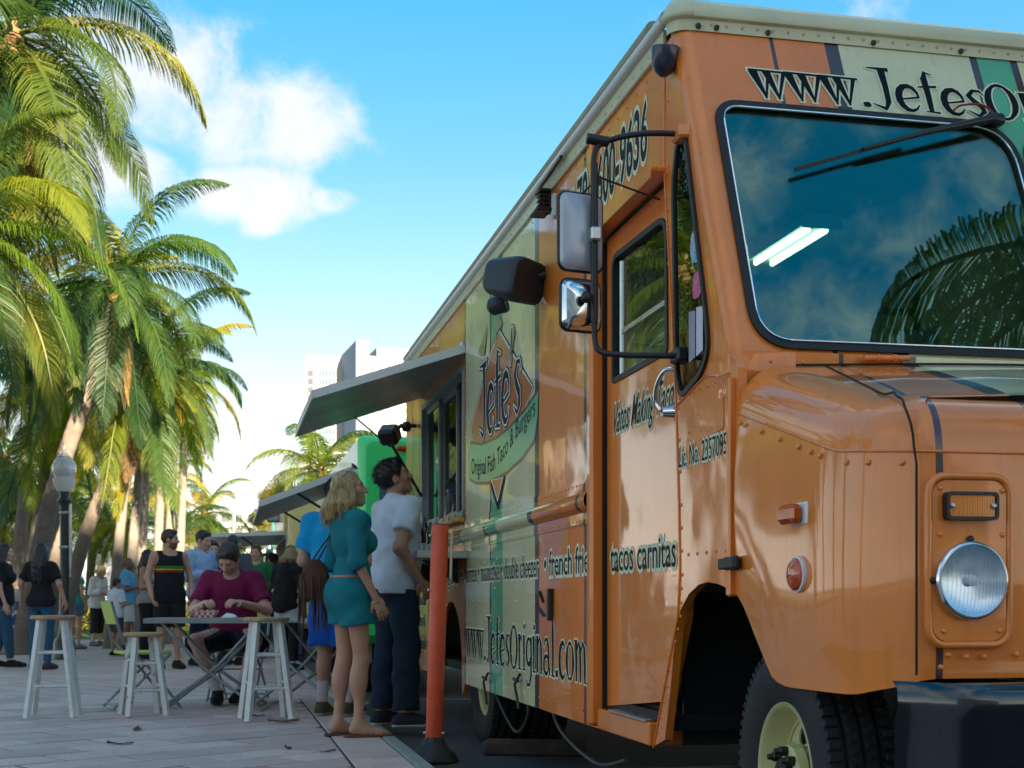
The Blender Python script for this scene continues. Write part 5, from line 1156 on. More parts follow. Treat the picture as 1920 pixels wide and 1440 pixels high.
# ------------------------------------------------------------------ furniture
M_PW=mat('white_stool_paint',(.64,.65,.62),.5,noise=.16,nscale=14,rv=.15)
M_WOOD=mat('pale_wood_seat',(.42,.25,.12),.5,noise=.3,nscale=14)
def worn():
    m=mat('worn_stool_paint',(.62,.62,.58),.6,c2=(.16,.10,.06),nscale=17); r=[n for n in m.node_tree.nodes if n.type=='VALTORGB'][0]; r.color_ramp.elements[0].position=.33; r.color_ramp.elements[1].position=.42; return m
def stool(loc,rz,h,mt,label,rad=.165,foot=.235):
    q=empty('bar_stool',loc,rz); tag(q,label,'stool','bar stools')
    MB().lathe([(rad*.93,h-.032),(rad,h-.024),(rad,h-.008),(rad*.94,h)],36).build('seat',M_WOOD,q,smooth=40)
    leg=[]
    for k in range(4):
        a=R(45+90*k); t=Vector((math.cos(a)*rad*.72,math.sin(a)*rad*.72,h-.03)); b_=Vector((math.cos(a)*foot,math.sin(a)*foot,0)); leg.append((t,b_))
        x=Vector((-math.sin(a),math.cos(a),0)); MB().bar(t,b_,.042,.038,up=(math.cos(a),math.sin(a),0)).build('leg',mt,q)
    for k in range(4):
        (t0,b0),(t1,b1)=leg[k],leg[(k+1)%4]
        for zz in ((.37,.70) if k%2 else (.32,.66)):
            MB().tube([b0.lerp(t0,zz),b1.lerp(t1,zz)],.011,8).build('rung',mt,q,smooth=60)
    return q
stool((-3.44,10.0,0),R(12),.755,M_PW,'tall white stool with a wooden seat standing on its own by the girls')
stool((-2.79,10.1,0),R(28),.625,worn(),'short stool with flaking white paint beside the green folding chair',.15,.20)
stool((-1.79,9.72,0),R(20),.745,M_PW,'tall white stool with a wooden seat behind the woman in teal',.165,.225)
M_GALV=mat('galvanised_steel',(.27,.30,.30),.45,metal=.6,noise=.2,nscale=15,rv=.1)
def table(loc,rz,label,lx=.98,ly=.62,h=.73):
    q=empty('folding_table',loc,rz); tag(q,label,'table','folding bistro tables')
    n=8
    for k in range(n):
        y=-ly/2+ly*(k+.5)/n; MB().box((0,y,h-.011),(lx,ly/n-.008,.02),.003).build('slat',mat('grey_table_wood',(.30,.24,.19),.65,noise=.35,nscale=9),q)
    b=MB()
    for y in (-ly/2-.006,ly/2+.006): b.bar((-lx/2,y,h-.022),(lx/2,y,h-.022),.006,.034)
    for x in (-lx/2-.004,lx/2+.004): b.bar((x,-ly/2,h-.022),(x,ly/2,h-.022),.006,.034)
    b.build('top_frame',M_GALV,q)
    for y,sg in((-ly/2+.05,1),(-ly/2+.09,-1),(ly/2-.05,1),(ly/2-.09,-1)):
        P=catmull([(-.36*sg,y,h-.04),(-.05*sg,y,h*.48),(.22*sg,y,h*.20),(.40*sg,y,.012)],8)
        MB().tube(P,.0135,8).build('leg',M_GALV,q,smooth=60)
    for sg in(1,-1): MB().tube([(.40*sg,-ly/2+.05,.014),(.40*sg,ly/2-.05,.014)],.012,8).build('foot_bar',M_GALV,q,smooth=60)
    return q
t1=table((-2.37,10.62,0),R(4),'slatted folding table with the food tray, in front of the seated man')
t2=table((-1.66,10.95,0),R(-18),'empty slatted folding table partly behind the man in blue',.9)
M_LIMEP=mat('lime_plastic',(.52,.62,.10),.45,noise=.08,nscale=6)
def chair(loc,rz,label,seat_z=.45):
    q=empty('folding_chair',loc,rz); tag(q,label,'chair','lime folding chairs')
    MB().box((0,0,seat_z),(.40,.38,.022),.009).build('seat',M_LIMEP,q)
    rows=[]
    for z in np.linspace(.68,.86,5): rows.append([(x,-.23-.05*(z-.68)/.18-.02*(1-(x/.2)**2),z) for x in np.linspace(-.20,.20,7)])
    bk=MB().grid(rows); rows2=[[(p[0],p[1]-.016,p[2]) for p in r] for r in rows]; bk.grid(rows2); bk.build('backrest',M_LIMEP,q,smooth=60)
    for x in (-.205,.205):
        MB().tube([(x,-.285,.86),(x,-.20,.55),(x,.04,.30),(x,.26,.012)],.0115,8).build('leg',M_GALV,q,smooth=60)
        MB().tube([(x*.93,.18,.44),(x*.93,-.02,.26),(x*.93,-.27,.012)],.0115,8).build('leg',M_GALV,q,smooth=60)
    for y,z,x in((.24,.03,.205),(-.25,.04,.19),(-.03,.27,.205)): MB().tube([(-x,y,z),(x,y,z)],.009,6).build('cross_bar',M_GALV,q,smooth=60)
    return q
chair((-2.98,10.75,0),R(-62),'lime green folding chair turned aside, empty, behind the flaking stool')
chair((-2.38,11.62,0),R(176),'lime green folding chair the seated man is using')
# paper tray of food with napkins
tr=empty('food_tray',(-2.42,10.52,.73)); tag(tr,'red checked paper food tray with fries on the folding table','food tray')
def check():
    m=bpy.data.materials.new('checked_paper'); m.use_nodes=True; nt=m.node_tree; b=nt.nodes['Principled BSDF']; c=nt.nodes.new('ShaderNodeTexChecker'); c.inputs['Scale'].default_value=45; c.inputs[1].default_value=(.7,.68,.64,1); c.inputs[2].default_value=(.5,.10,.08,1); tc=nt.nodes.new('ShaderNodeTexCoord'); nt.links.new(tc.outputs['Object'],c.inputs[0]); nt.links.new(c.outputs[0],b.inputs['Base Color']); b.inputs['Roughness'].default_value=.8; return m
rows=[]
for z,x,y in((.002,.07,.045),(.030,.085,.058),(.062,.10,.072)): rows.append([(x*a,y*b_,z) for a,b_ in((-1,-1),(1,-1),(1,1),(-1,1))])
MB().grid(rows,closed=True).add(rows[0],[(0,1,2,3)]).build('paper_boat',check(),tr)
fb=MB(); rr=random.Random(4)
for k in range(26):
    p=Vector((rr.uniform(-.06,.06),rr.uniform(-.035,.035),.012+rr.random()*.045)); a=Vector((rr.gauss(0,1),rr.gauss(0,1),rr.gauss(0,.35))).normalized()*.03; fb.bar(p-a,p+a,.008,.008)
fb.build('fries',mat('fries',(.62,.38,.10),.6),tr,kind='stuff')
nk=MB().add([(-.06,-.05,0),(.06,-.045,.004),(.055,.05,.012),(-.05,.055,0),(-.02,0,.038),(.03,.01,.03)],[(0,1,4),(1,5,4),(1,2,5),(2,3,5),(3,4,5),(3,0,4)]).build('paper_napkin',mat('napkin',(.74,.75,.76),.9)); nk.location=(-2.24,10.56,.731); tag(nk,'crumpled white paper napkin beside the checked food tray','napkin')
# bin
bn=empty('recycling_bin',(-8.35,22.4,0)); tag(bn,'round blue recycling bin with a white emblem on a concrete base','bin')
MB().lathe([(.36,0),(.37,.02),(.37,.16),(.33,.17)],32).build('concrete_base',M_KERB,bn,smooth=40); MB().lathe([(.33,.16),(.34,.2),(.34,.86),(.33,.88)],40).build('drum',mat('blue_bin_wrap',(.012,.045,.19),.4,coat=.3),bn,smooth=40)
MB().lathe([(.345,.87),(.36,.9),(.35,.98),(.26,1.05),(.10,1.08)],36).build('lid',mat('clear_grey_lid',(.45,.48,.50),.3),bn,smooth=60)
em=MB()
for k in range(3):
    a0=R(90+120*k); pts=[]
    for t in np.linspace(R(12),R(100),7): pts.append((a0+t))
    for u,v_ in zip(pts,pts[1:]):
        def cyl(x,z,k_=.002): 
            th_=x/.34-math.pi/2+.55; return ((.34+k_)*math.cos(th_),(.34+k_)*math.sin(th_),z)
        em.add([cyl(.12*math.cos(u),.56+.12*math.sin(u)),cyl(.17*math.cos(u),.56+.17*math.sin(u)),cyl(.17*math.cos(v_),.56+.17*math.sin(v_)),cyl(.12*math.cos(v_),.56+.12*math.sin(v_))],[(0,1,2,3)])
em.build('emblem',M_WHITEV,bn,kind='stuff')
# bollard with its red sleeve
bo=empty('bollard',WP(7.51,1.165,GZ)); tag(bo,'orange red plastic post on a black rubber base at the kerb','bollard')
bo.rotation_euler=(R(0),R(1.6),0)
MB().lathe([(.14,0),(.145,.02),(.12,.06),(.085,.085),(.06,.13),(.05,.15)],8).build('rubber_base',M_RUB,bo,smooth=30)
MB().lathe([(.045,.13),(.049,.14),(.049,1.345),(.045,1.352),(.01,1.354)],26).build('sleeve',mat('red_orange_plastic',(.66,.085,.030),.42,noise=.12,nscale=5,rv=.1),bo,smooth=40)
MB().lathe([(.044,1.349),(.044,1.358),(.01,1.36)],20).build('cap',M_BLK,bo)
for z,a in((1.29,200),(.98,200),(.17,200),(.17,-20)): MB().lathe([(.009,0),(.009,.012),(.005,.016)],8,Matrix.Translation((.048*math.cos(R(a)),.048*math.sin(R(a)),z))@Matrix.Rotation(R(a),4,'Z')@Matrix.Rotation(R(90),4,'Y')).build('bolt',M_STEEL,bo)
MB().plate(rrect(-.035,.035,1.04,1.33,.02),[],lambda x,z,k:Vector((.062+k,x+.01,z)),.012).build('sign_back',mat('cream_sign',(.55,.47,.30),.6),bo)
# wheel chock and bottles
wc=MB().box((0,0,.045),(.16,.62,.09),.015).build('wheel_chock',mat('old_timber',(.055,.038,.028),.9,noise=.4,nscale=8)); wc.location=WP(7.75,1.82,GZ); wc.rotation_euler=(0,0,R(82)); tag(wc,'dark timber block lying under the orange truck by the rear wheel','wheel chock')
def bottle(s,d,c,cap,h,r,label,glassy=True):
    q=empty('sauce_bottle',WP(s,d,1.197)); tag(q,label,'bottle','sauce bottles on the serving counter')
    MB().lathe([(r*.9,0),(r,.01),(r,h*.28),(r*.86,h*.45),(r,h*.6),(r*.6,h*.80),(r*.36,h*.88),(r*.36,h*.94)],18).build('bottle_body',mat('bottle_'+label.split()[0],c,.15,coat=.6),q,smooth=60)
    MB().lathe([(r*.42,h*.92),(r*.42,h),(r*.3,h*1.005)],14).build('bottle_cap',mat('cap_'+label.split()[1],cap,.4),q)
    MB().lathe([(r*1.01,h*.08),(r*1.01,h*.30)],18,None,cap=False).build('paper_label',M_WHITEV,q,smooth=60)
bottle(9.45,1.40,(.05,.015,.02),(.05,.15,.5),.26,.042,'dark blue-capped sauce bottle, tallest on the counter')
bottle(9.30,1.42,(.03,.12,.03),(.05,.4,.08),.22,.032,'green green-capped sauce bottle on the counter')
bottle(9.18,1.44,(.4,.42,.42),(.6,.6,.6),.24,.036,'clear white-capped bottle near the red post')
bottle(9.05,1.45,(.30,.03,.02),(.5,.05,.03),.18,.03,'red red-capped sauce bottle near the hatch end of the counter')
bottle(9.7,1.38,(.35,.03,.02),(.3,.03,.02),.14,.03,'scarlet brown-capped short sauce bottle by the man in white')
q=empty('water_bottle',WP(9.5,1.585,1.455)); tag(q,'clear water bottle with a blue cap on the window sill','bottle'); MB().lathe([(.03,0),(.032,.01),(.032,.13),(.014,.18),(.014,.19)],16).build('bottle_body',M_LENS,q,smooth=60); MB().lathe([(.016,.188),(.016,.21),(.01,.212)],12).build('bottle_cap',mat('cap_blue2',(.08,.25,.55),.4),q)
# fallen leaves
lm=[]
for k in range(3):
    b=MB(); rr=random.Random(k); P=[]
    for i in range(9):
        t=i/8; w=.028*math.sin(math.pi*t)**.8; P.append([(-.07+.14*t,-w,.004+.018*abs(t-.5)+.006*k),( -.07+.14*t,0,.002+.01*abs(t-.5)),(-.07+.14*t,w,.004+.02*t*t)])
    b.grid(P); lm.append(b.mesh('dry_leaf',mat(['brown_leaf','tan_leaf','dark_leaf'][k],[(.13,.055,.03),(.26,.19,.08),(.05,.028,.02)][k],.8),60))
spots=[(-1.62,9.45,1,1.6),(-2.5,8.9,0,1.0),(-2.35,8.0,0,1.1),(-1.3,7.75,2,.8),(-1.05,7.6,0,.7),(-3.9,9.3,2,1.5),(-1.9,10.0,0,.8),(-3.3,7.7,1,.5)]
for k,(x,y,m_,sc) in enumerate(spots):
    o=link('fallen_leaf',lm[m_]); o.location=(x,y,0.0); o.scale=(sc,)*3; o.rotation_euler=(0,0,k*1.7); tag(o,['curled reddish brown leaf lying on the mauve paving','pale tan leaf lying on the mauve paving','small dark shrivelled leaf lying on the mauve paving'][m_],'leaf','fallen leaves on the paving')
# ------------------------------------------------------------------ people: one smooth surface grown round a posed skeleton, garments grown over it
def V(*a): return np.array(a,dtype=np.float32)
class Field:
    def __init__(s,lo,hi,h):
        s.lo=np.array(lo,np.float32)-2*h; s.h=h; n=np.ceil((np.array(hi)+2*h-s.lo)/h).astype(int)+1; s.n=n
        s.ax=[s.lo[i]+h*np.arange(n[i],dtype=np.float32) for i in range(3)]; s.f=np.full(n,9.0,np.float32)
    def region(s,lo,hi):
        sl=[]
        for i in range(3):
            a=max(0,int((lo[i]-s.lo[i])/s.h)-1); b=min(s.n[i],int((hi[i]-s.lo[i])/s.h)+2)
            if b<=a: return None
            sl.append(slice(a,b))
        return tuple(sl)
    def pts(s,sl): return s.ax[0][sl[0]][:,None,None],s.ax[1][sl[1]][None,:,None],s.ax[2][sl[2]][None,None,:]
    def put(s,prim,k):
        lo,hi=prim.bounds(); m=k+3*s.h; sl=s.region(lo-m,hi+m)
        if sl is None: return
        d=prim.dist(*s.pts(sl)).astype(np.float32); f=s.f[sl]
        if k>0:
            hh=np.clip(.5+.5*(f-d)/k,0,1); s.f[sl]=f*(1-hh)+d*hh-k*hh*(1-hh)
        else: s.f[sl]=np.minimum(f,d)
    def cut(s,fn): # keep where fn<0
        x,y,z=s.pts((slice(None),)*3); s.f=np.maximum(s.f,fn(x,y,z).astype(np.float32))
    def carve(s,prim,k):
        lo,hi=prim.bounds(); m=k+3*s.h; sl=s.region(lo-m,hi+m)
        if sl is None: return
        d=-prim.dist(*s.pts(sl)); f=s.f[sl]; hh=np.clip(.5-.5*(f-d)/k,0,1); s.f[sl]=f*(1-hh)+d*hh+k*hh*(1-hh)
    def wobble(s,amp,fr,seed=0):
        x,y,z=s.pts((slice(None),)*3); a=seed*1.7
        s.f=s.f+amp*(np.sin(x*fr+2.1*np.sin(z*fr*.55+a)+a)*np.sin(z*fr*.8+1.3*np.sin(y*fr+a)+a*2)+.6*np.sin(y*fr*1.3+z*fr*1.1+a)).astype(np.float32)
    def mesh(s):
        f=s.f; ins=f<0; c=[(i,j,k) for i in(0,1) for j in(0,1) for k in(0,1)]
        def sh(a,o): return a[o[0]:a.shape[0]-1+o[0],o[1]:a.shape[1]-1+o[1],o[2]:a.shape[2]-1+o[2]]
        cnt=sum(sh(ins,o).astype(np.int8) for o in c); act=(cnt>0)&(cnt<8)
        idx=np.argwhere(act)
        if len(idx)==0: return np.zeros((0,3)),[]
        vid=np.full(act.shape,-1,np.int64); vid[act]=np.arange(len(idx))
        acc=np.zeros((len(idx),3),np.float32); num=np.zeros(len(idx),np.float32)
        for a in range(8):
            for ax in range(3):
                o=c[a]
                if o[ax]==1: continue
                o2=list(o); o2[ax]=1; p=idx+np.array(o); q=idx+np.array(o2); fa=f[p[:,0],p[:,1],p[:,2]]; fb=f[q[:,0],q[:,1],q[:,2]]
                x=(fa<0)!=(fb<0); t=np.where(x,fa/np.where(x,fa-fb,1),0); pos=p.astype(np.float32); pos[:,ax]+=t; acc[x]+=pos[x]; num[x]+=1
        v=acc/num[:,None]*s.h+s.lo
        Q=[]
        for ax in range(3):
            a1,a2=[(1,2),(2,0),(0,1)][ax]
            n=f.shape; r=[slice(1,n[i]-1) for i in range(3)]; r[ax]=slice(0,n[ax]-1); r2=list(r); r2[ax]=slice(1,n[ax])
            A=ins[tuple(r)]; B=ins[tuple(r2)]; e=np.argwhere(A!=B); off=np.array([1,1,1]); off[ax]=0; e=e+off; fl=ins[e[:,0],e[:,1],e[:,2]]
            d1=np.zeros(3,int); d1[a1]=1; d2=np.zeros(3,int); d2[a2]=1
            g=lambda p:vid[p[:,0],p[:,1],p[:,2]]
            q=np.stack([g(e-d1-d2),g(e-d2),g(e),g(e-d1)],1); q[~fl]=q[~fl][:,::-1]; Q.append(q)
        Q=np.concatenate(Q); Q=Q[(Q>=0).all(1)]
        return v,Q
class Cone:
    def __init__(s,a,b,ra,rb,cut=None): s.a=np.array(a,np.float32); s.b=np.array(b,np.float32); s.ra=ra; s.rb=rb; s.c=cut
    def bounds(s): r=max(s.ra,s.rb); return np.minimum(s.a,s.b)-r,np.maximum(s.a,s.b)+r
    def dist(s,x,y,z):
        ba=s.b-s.a; L=float(ba@ba)+1e-9; t=((x-s.a[0])*ba[0]+(y-s.a[1])*ba[1]+(z-s.a[2])*ba[2])/L; tc=np.clip(t,0,1)
        d=np.sqrt((x-s.a[0]-ba[0]*tc)**2+(y-s.a[1]-ba[1]*tc)**2+(z-s.a[2]-ba[2]*tc)**2)-(s.ra+(s.rb-s.ra)*tc)
        if s.c is not None: d=np.maximum(d,(t-s.c)*math.sqrt(L))
        return d
    def grow(s,g): return Cone(s.a,s.b,s.ra+g,s.rb+g,s.c)
class Ell:
    def __init__(s,c,r,M=None): s.c=np.array(c,np.float32); s.r=np.array(r,np.float32); s.M=np.array(M,np.float32) if M is not None else None
    def bounds(s): m=float(s.r.max()); return s.c-m,s.c+m
    def dist(s,x,y,z):
        x=x-s.c[0];y=y-s.c[1];z=z-s.c[2]
        if s.M is not None:
            M=s.M; x,y,z=(x*M[0,0]+y*M[1,0]+z*M[2,0]),(x*M[0,1]+y*M[1,1]+z*M[2,1]),(x*M[0,2]+y*M[1,2]+z*M[2,2])
        k0=np.sqrt((x/s.r[0])**2+(y/s.r[1])**2+(z/s.r[2])**2); k1=np.sqrt((x/s.r[0]**2)**2+(y/s.r[1]**2)**2+(z/s.r[2]**2)**2)+1e-6
        return k0*(k0-1)/k1
    def grow(s,g): return Ell(s.c,s.r+g,s.M)
def grow_mesh(prims,h,k=.03,g=0.0,cuts=(),carves=(),wob=None):
    P=[p.grow(g) for p in prims] if g else prims
    lo=np.min([p.bounds()[0] for p in P],0); hi=np.max([p.bounds()[1] for p in P],0)
    F=Field(lo,hi,h)
    for p in P: F.put(p,k)
    for p,kk in carves: F.carve(p,kk)
    if wob: F.wobble(*wob)
    for c in cuts: F.cut(c)
    return F.mesh()
def np_obj(name,v,q,mt,parent,tint=None,smooth=True):
    me=bpy.data.meshes.new(name); me.from_pydata(v.tolist(),[],q.tolist()); me.materials.append(mt); me.update()
    if smooth: me.polygons.foreach_set('use_smooth',[True]*len(me.polygons))
    if tint is not None:
        a=me.attributes.new('tint','FLOAT_COLOR','POINT'); c=np.ones((len(v),4),np.float32); c[:,:3]=tint; a.data.foreach_set('color',c.ravel())
    return link(name,me,parent)
def skin_mat(name,c):
    if name in MATS: return MATS[name]
    m=bpy.data.materials.new(name); m.use_nodes=True; nt=m.node_tree; N=nt.nodes; L=nt.links; b=N['Principled BSDF']; b.inputs['Roughness'].default_value=.5
    at=N.new('ShaderNodeAttribute'); at.attribute_name='tint'; no=N.new('ShaderNodeTexNoise'); no.inputs['Scale'].default_value=14; tc=N.new('ShaderNodeTexCoord'); L.new(tc.outputs['Object'],no.inputs[0])
    rp=N.new('ShaderNodeValToRGB'); L.new(no.outputs[0],rp.inputs[0]); rp.color_ramp.elements[0].color=(c[0]*.85,c[1]*.80,c[2]*.78,1); rp.color_ramp.elements[1].color=(min(1,c[0]*1.12),c[1]*1.1,c[2]*1.1,1)
    mu=N.new('ShaderNodeVectorMath'); mu.operation='MULTIPLY'; L.new(rp.outputs[0],mu.inputs[0]); L.new(at.outputs['Color'],mu.inputs[1]); L.new(mu.outputs[0],b.inputs['Base Color'])
    try: b.inputs['Subsurface Weight'].default_value=.06; b.inputs['Subsurface Radius'].default_value=(.02,.008,.005)
    except Exception: pass
    MATS[name]=m; return m
def cloth(c,name=None):
    n=name or 'cloth_%02x%02x%02x'%tuple(int(255*min(1,x)) for x in c)
    return mat(n,c,.85,noise=.12,nscale=7,bump=.55,bscale=13,spec=.25)
SKINS={'fair':(.56,.33,.25),'tan':(.46,.25,.165),'olive':(.36,.19,.12),'brown':(.20,.10,.062)}
def hair_mat(c):
    nm='hair_%02x%02x%02x'%tuple(int(255*x) for x in c)
    if nm in MATS: return MATS[nm]
    m=bpy.data.materials.new(nm); m.use_nodes=True; nt=m.node_tree; N=nt.nodes; L=nt.links; b=N['Principled BSDF']; b.inputs['Roughness'].default_value=.42
    tc=N.new('ShaderNodeTexCoord'); mp=N.new('ShaderNodeMapping'); mp.inputs['Scale'].default_value=(140,140,9); L.new(tc.outputs['Object'],mp.inputs[0]); no=N.new('ShaderNodeTexNoise'); no.inputs['Scale'].default_value=1; no.inputs['Detail'].default_value=3; L.new(mp.outputs[0],no.inputs[0])
    rp=N.new('ShaderNodeValToRGB'); L.new(no.outputs[0],rp.inputs[0]); e=rp.color_ramp.elements; e[0].position=.3; e[0].color=(*[x*.45 for x in c],1); e[1].position=.7; e[1].color=(*[min(1,x*1.35) for x in c],1); L.new(rp.outputs[0],b.inputs['Base Color'])
    bp=N.new('ShaderNodeBump'); bp.inputs['Strength'].default_value=.5; bp.inputs['Distance'].default_value=.006; L.new(no.outputs[0],bp.inputs['Height']); L.new(bp.outputs[0],b.inputs['Normal']); MATS[nm]=m; return m
def ribbon(mb,pts,w,sd):
    n=len(pts); v=[];
    for i,p in enumerate(pts):
        k=w*(1-.8*(i/(n-1))**2); v+=[tuple(p-sd*k),tuple(p+sd*k)]
    mb.add(v,[(2*i,2*i+1,2*i+3,2*i+2) for i in range(n-1)])
def strands(q,u,locks,hm,g):
    rr=np.random.RandomState(5); mb=MB(); top=g(0,-.02,.125)
    for b0,mid,tip in locks:
        for k in range(70):
            o=rr.normal(0,.5,3).astype(np.float32)*.022; o2=o*1.15+rr.normal(0,.006,3); o3=o*.9+rr.normal(0,.014,3)
            r0=top*.6+b0*.4+o*.5; pts=[top+o*.6+(b0-top)*.12*rr.rand(),r0+unit(b0-g(0,0,.02))*.028,b0+o+unit(b0-g(0,0,0))*.012,mid+o2,(mid+tip)/2+(o2+o3)/2,tip+o3+V(0,0,-.02*rr.rand())]
            P=[np.array(p) for p in catmull([Vector(p) for p in pts],3)]; ribbon(mb,[p*u for p in P],.0016,unit(rr.normal(0,1,3)))
    me=bpy.data.meshes.new('hair_strands'); me.from_pydata(mb.v,[],mb.f); me.materials.append(hm); link('hair_strands',me,q,kind='stuff')
def tufts(q,u,g,hd,hm,cutf,cutn):
    rr=np.random.RandomState(6); mb=MB(); n=0
    while n<1500:
        d=rr.normal(0,1,3); d/=np.linalg.norm(d); p=g(0,-.016,.036)+hd@(d*np.array([.083,.104,.099])).astype(np.float32)
        if cutf(p[0],p[1],p[2])>.004 or cutn(p[0],p[1],p[2])>0: continue
        nn=unit(hd@d); fl=unit(hd@V(.25*d[0],-.6,.1)); fl=unit(fl-nn*float(fl@nn)+nn*.42+rr.normal(0,.25,3)); l=.022+.014*rr.rand()
        ribbon(mb,[(p-nn*.004)*u,(p+fl*l*.5)*u,(p+fl*l-nn*.003)*u],.0016,unit(np.cross(fl,nn))); n+=1
    me=bpy.data.meshes.new('hair_strands'); me.from_pydata(mb.v,[],mb.f); me.materials.append(hm); link('hair_strands',me,q,kind='stuff')
def rotx(a): c,s=math.cos(a),math.sin(a); return np.array([[1,0,0],[0,c,-s],[0,s,c]],np.float32)
def rotz(a): c,s=math.cos(a),math.sin(a); return np.array([[c,-s,0],[s,c,0],[0,0,1]],np.float32)
def unit(v): return v/(np.linalg.norm(v)+1e-9)
def hand(wr,d,palm_n,curl,sg,thumb=35):
    d=unit(d); n=unit(palm_n-d*float(palm_n@d)); w=np.cross(d,n)*sg     # w points to the thumb side
    P=[]; pc=wr+d*.045
    M=np.stack([w,n,d],1); P.append(Ell(pc,(.040,.015,.052),M)); P.append(Cone(wr-d*.03,wr+d*.02,.026,.024))
    for i,(off,l,sp) in enumerate(((.030,.072,.06),(.010,.082,.02),(-.010,.076,-.03),(-.028,.060,-.09))):
        b=wr+d*.088+w*off; dd=unit(d+w*sp); a=R(curl*(.75+.12*i)); p=b
        for seg,(ln,r0,r1) in enumerate(((.46,.0092,.0085),(.30,.0085,.0078),(.24,.0078,.0066))):
            dd=unit(dd*math.cos(a)+n*math.sin(a)); nn=unit(n-dd*float(n@dd)); q=p+dd*l*ln; P.append(Cone(p,q,r0,r1)); p=q; n_=nn
            a=R(curl*.9)
    tb=wr+d*.022+w*.030; td=unit(d*math.cos(R(thumb))+w*math.sin(R(thumb))+n*.35); t1=tb+td*.038; td2=unit(td*.8+d*.5+n*.2); P+= [Cone(wr+d*.02+w*.015,tb,.016,.013),Cone(tb,t1,.012,.0105),Cone(t1,t1+td2*.03,.0105,.0085)]
    return P
def person(loc,heading,H,label,skin='fair',sex='m',hair=('short',(.03,.02,.015)),head=(0,0),lean=0.0,twist=0.0,pel=None,arms=None,legs=None,shirt=None,bottom=None,shoes=None,fat=0.0,near=False,curl=28,group='people around the food trucks',socks=None,beard=None,extra=None,handn=None):
    q=empty('person',(loc[0],loc[1],loc[2] if len(loc)>2 else 0),-R(heading)); tag(q,label,'person',group)
    u=H/1.75; fem=sex=='f'; hb=.0085 if near else .0125; hf=.0042 if near else .0058
    pel=pel if pel is not None else .95; P0=V(0,0,pel)
    Rl=rotz(-R(twist))@rotx(-R(lean))
    up=lambda p:P0+Rl@(V(*p)-V(0,0,.95))
    sw=.165 if fem else .192; hw=.092
    chest=up((0,.0,1.30)); neck=up((0,-.012,1.465)); waist=up((0,0,1.10))
    hd=Rl@rotz(-R(head[0]))@rotx(R(head[1])); hc=neck+Rl@V(0,.015,.055)+hd@V(0,.012,.095)
    A=arms or {}; sho={};elb={};wri={}
    for sd_,sg in(('L',-1),('R',1)):
        sho[sd_]=up((sg*sw,-.012,1.415)); e,w=A.get(sd_,((sg*.055,-.03,-.285),(sg*.065,.05,-.535)))
        elb[sd_]=sho[sd_]+Rl@V(*e); wri[sd_]=sho[sd_]+Rl@V(*w)
    hip={};kne={};ank={};foot={}
    for sd_,sg in(('L',-1),('R',1)):
        hip[sd_]=P0+V(sg*hw,0,-.02); k,a,fd=(legs or {}).get(sd_,((sg*.10,.012,.50),(sg*.105,-.03,.085),(sg*.15,1)))
        kne[sd_]=V(*k); ank[sd_]=V(*a); foot[sd_]=unit(V(fd[0],fd[1],0))
    f=1+fat
    tor=[Ell(P0+V(0,-.005,.0),(.168*(1.04 if fem else 1),.118*f,.125),None),Ell(up((0,.01*f,1.06)),((.128 if fem else .148)*f,.098*f+.03*fat,.14),Rl),Ell(chest,((.142 if fem else .168)*(1+fat*.5),(.102 if fem else .118)*(1+fat*.5),.17),Rl),Cone(up((-sw*.82,-.012,1.405)),up((sw*.82,-.012,1.405)),.050 if fem else .058,.050 if fem else .058),Cone(up((0,-.02,1.40)),neck,.085,.058)]
    if fem: tor+=[Ell(up((sg*.07,.085,1.27)),(.062,.055,.06),Rl) for sg in(-1,1)]; 
    tor+=[Ell(P0+V(sg*.070,-.055,-.030),(.082,.078,.10)) for sg in(-1,1)]
    am=.86 if fem else 1.0
    uarm={s:Cone(sho[s],elb[s],.052*am,.040*am) for s in 'LR'}; farm={s:Cone(elb[s],wri[s],.041*am,.027*am) for s in 'LR'}
    lm=(.96 if fem else 1.0)*(1+fat*.3)
    thi={s:Cone(hip[s],kne[s],.088*lm,.051*lm) for s in 'LR'}; cal={}
    calf={}
    for s in 'LR':
        d=unit(ank[s]-kne[s]); cal[s]=Cone(kne[s],ank[s],.047*lm,.031*lm); back=-np.cross(np.cross(d,V(foot[s][0],foot[s][1],0)),d)*-1; back=unit(np.cross(np.cross(d,foot[s]),d)); calf[s]=Ell(kne[s]+(ank[s]-kne[s])*.30-back*.018,(.052*lm,.058*lm,.125),np.stack([unit(np.cross(back,d)),back,d],1))
    neckp=[Cone(neck-Rl@V(0,0,.03),hc+hd@V(0,-.02,-.05),.056 if not fem else .047,.052 if not fem else .044)]
    feet=[Cone(ank[s]+V(0,0,-.035)-foot[s]*.025,ank[s]+foot[s]*.135+V(0,0,-.058),.036,.026) for s in 'LR']+[Cone(ank[s]+foot[s]*.12+V(0,0,-.058),ank[s]+foot[s]*.175+V(0,0,-.064),.028,.018) for s in 'LR']+[Cone(ank[s],ank[s]+foot[s]*.06+V(0,0,-.04),.036,.032) for s in 'LR']
    body=tor+list(uarm.values())+list(farm.values())+list(thi.values())+list(cal.values())+list(calf.values())+feet+neckp
    v,Q=grow_mesh(body,hb,.035); verts=[v]; quads=[Q]; tints=[np.ones((len(v),3),np.float32)]
    # head
    g=lambda x,y,z:hc+hd@V(x,y,z)
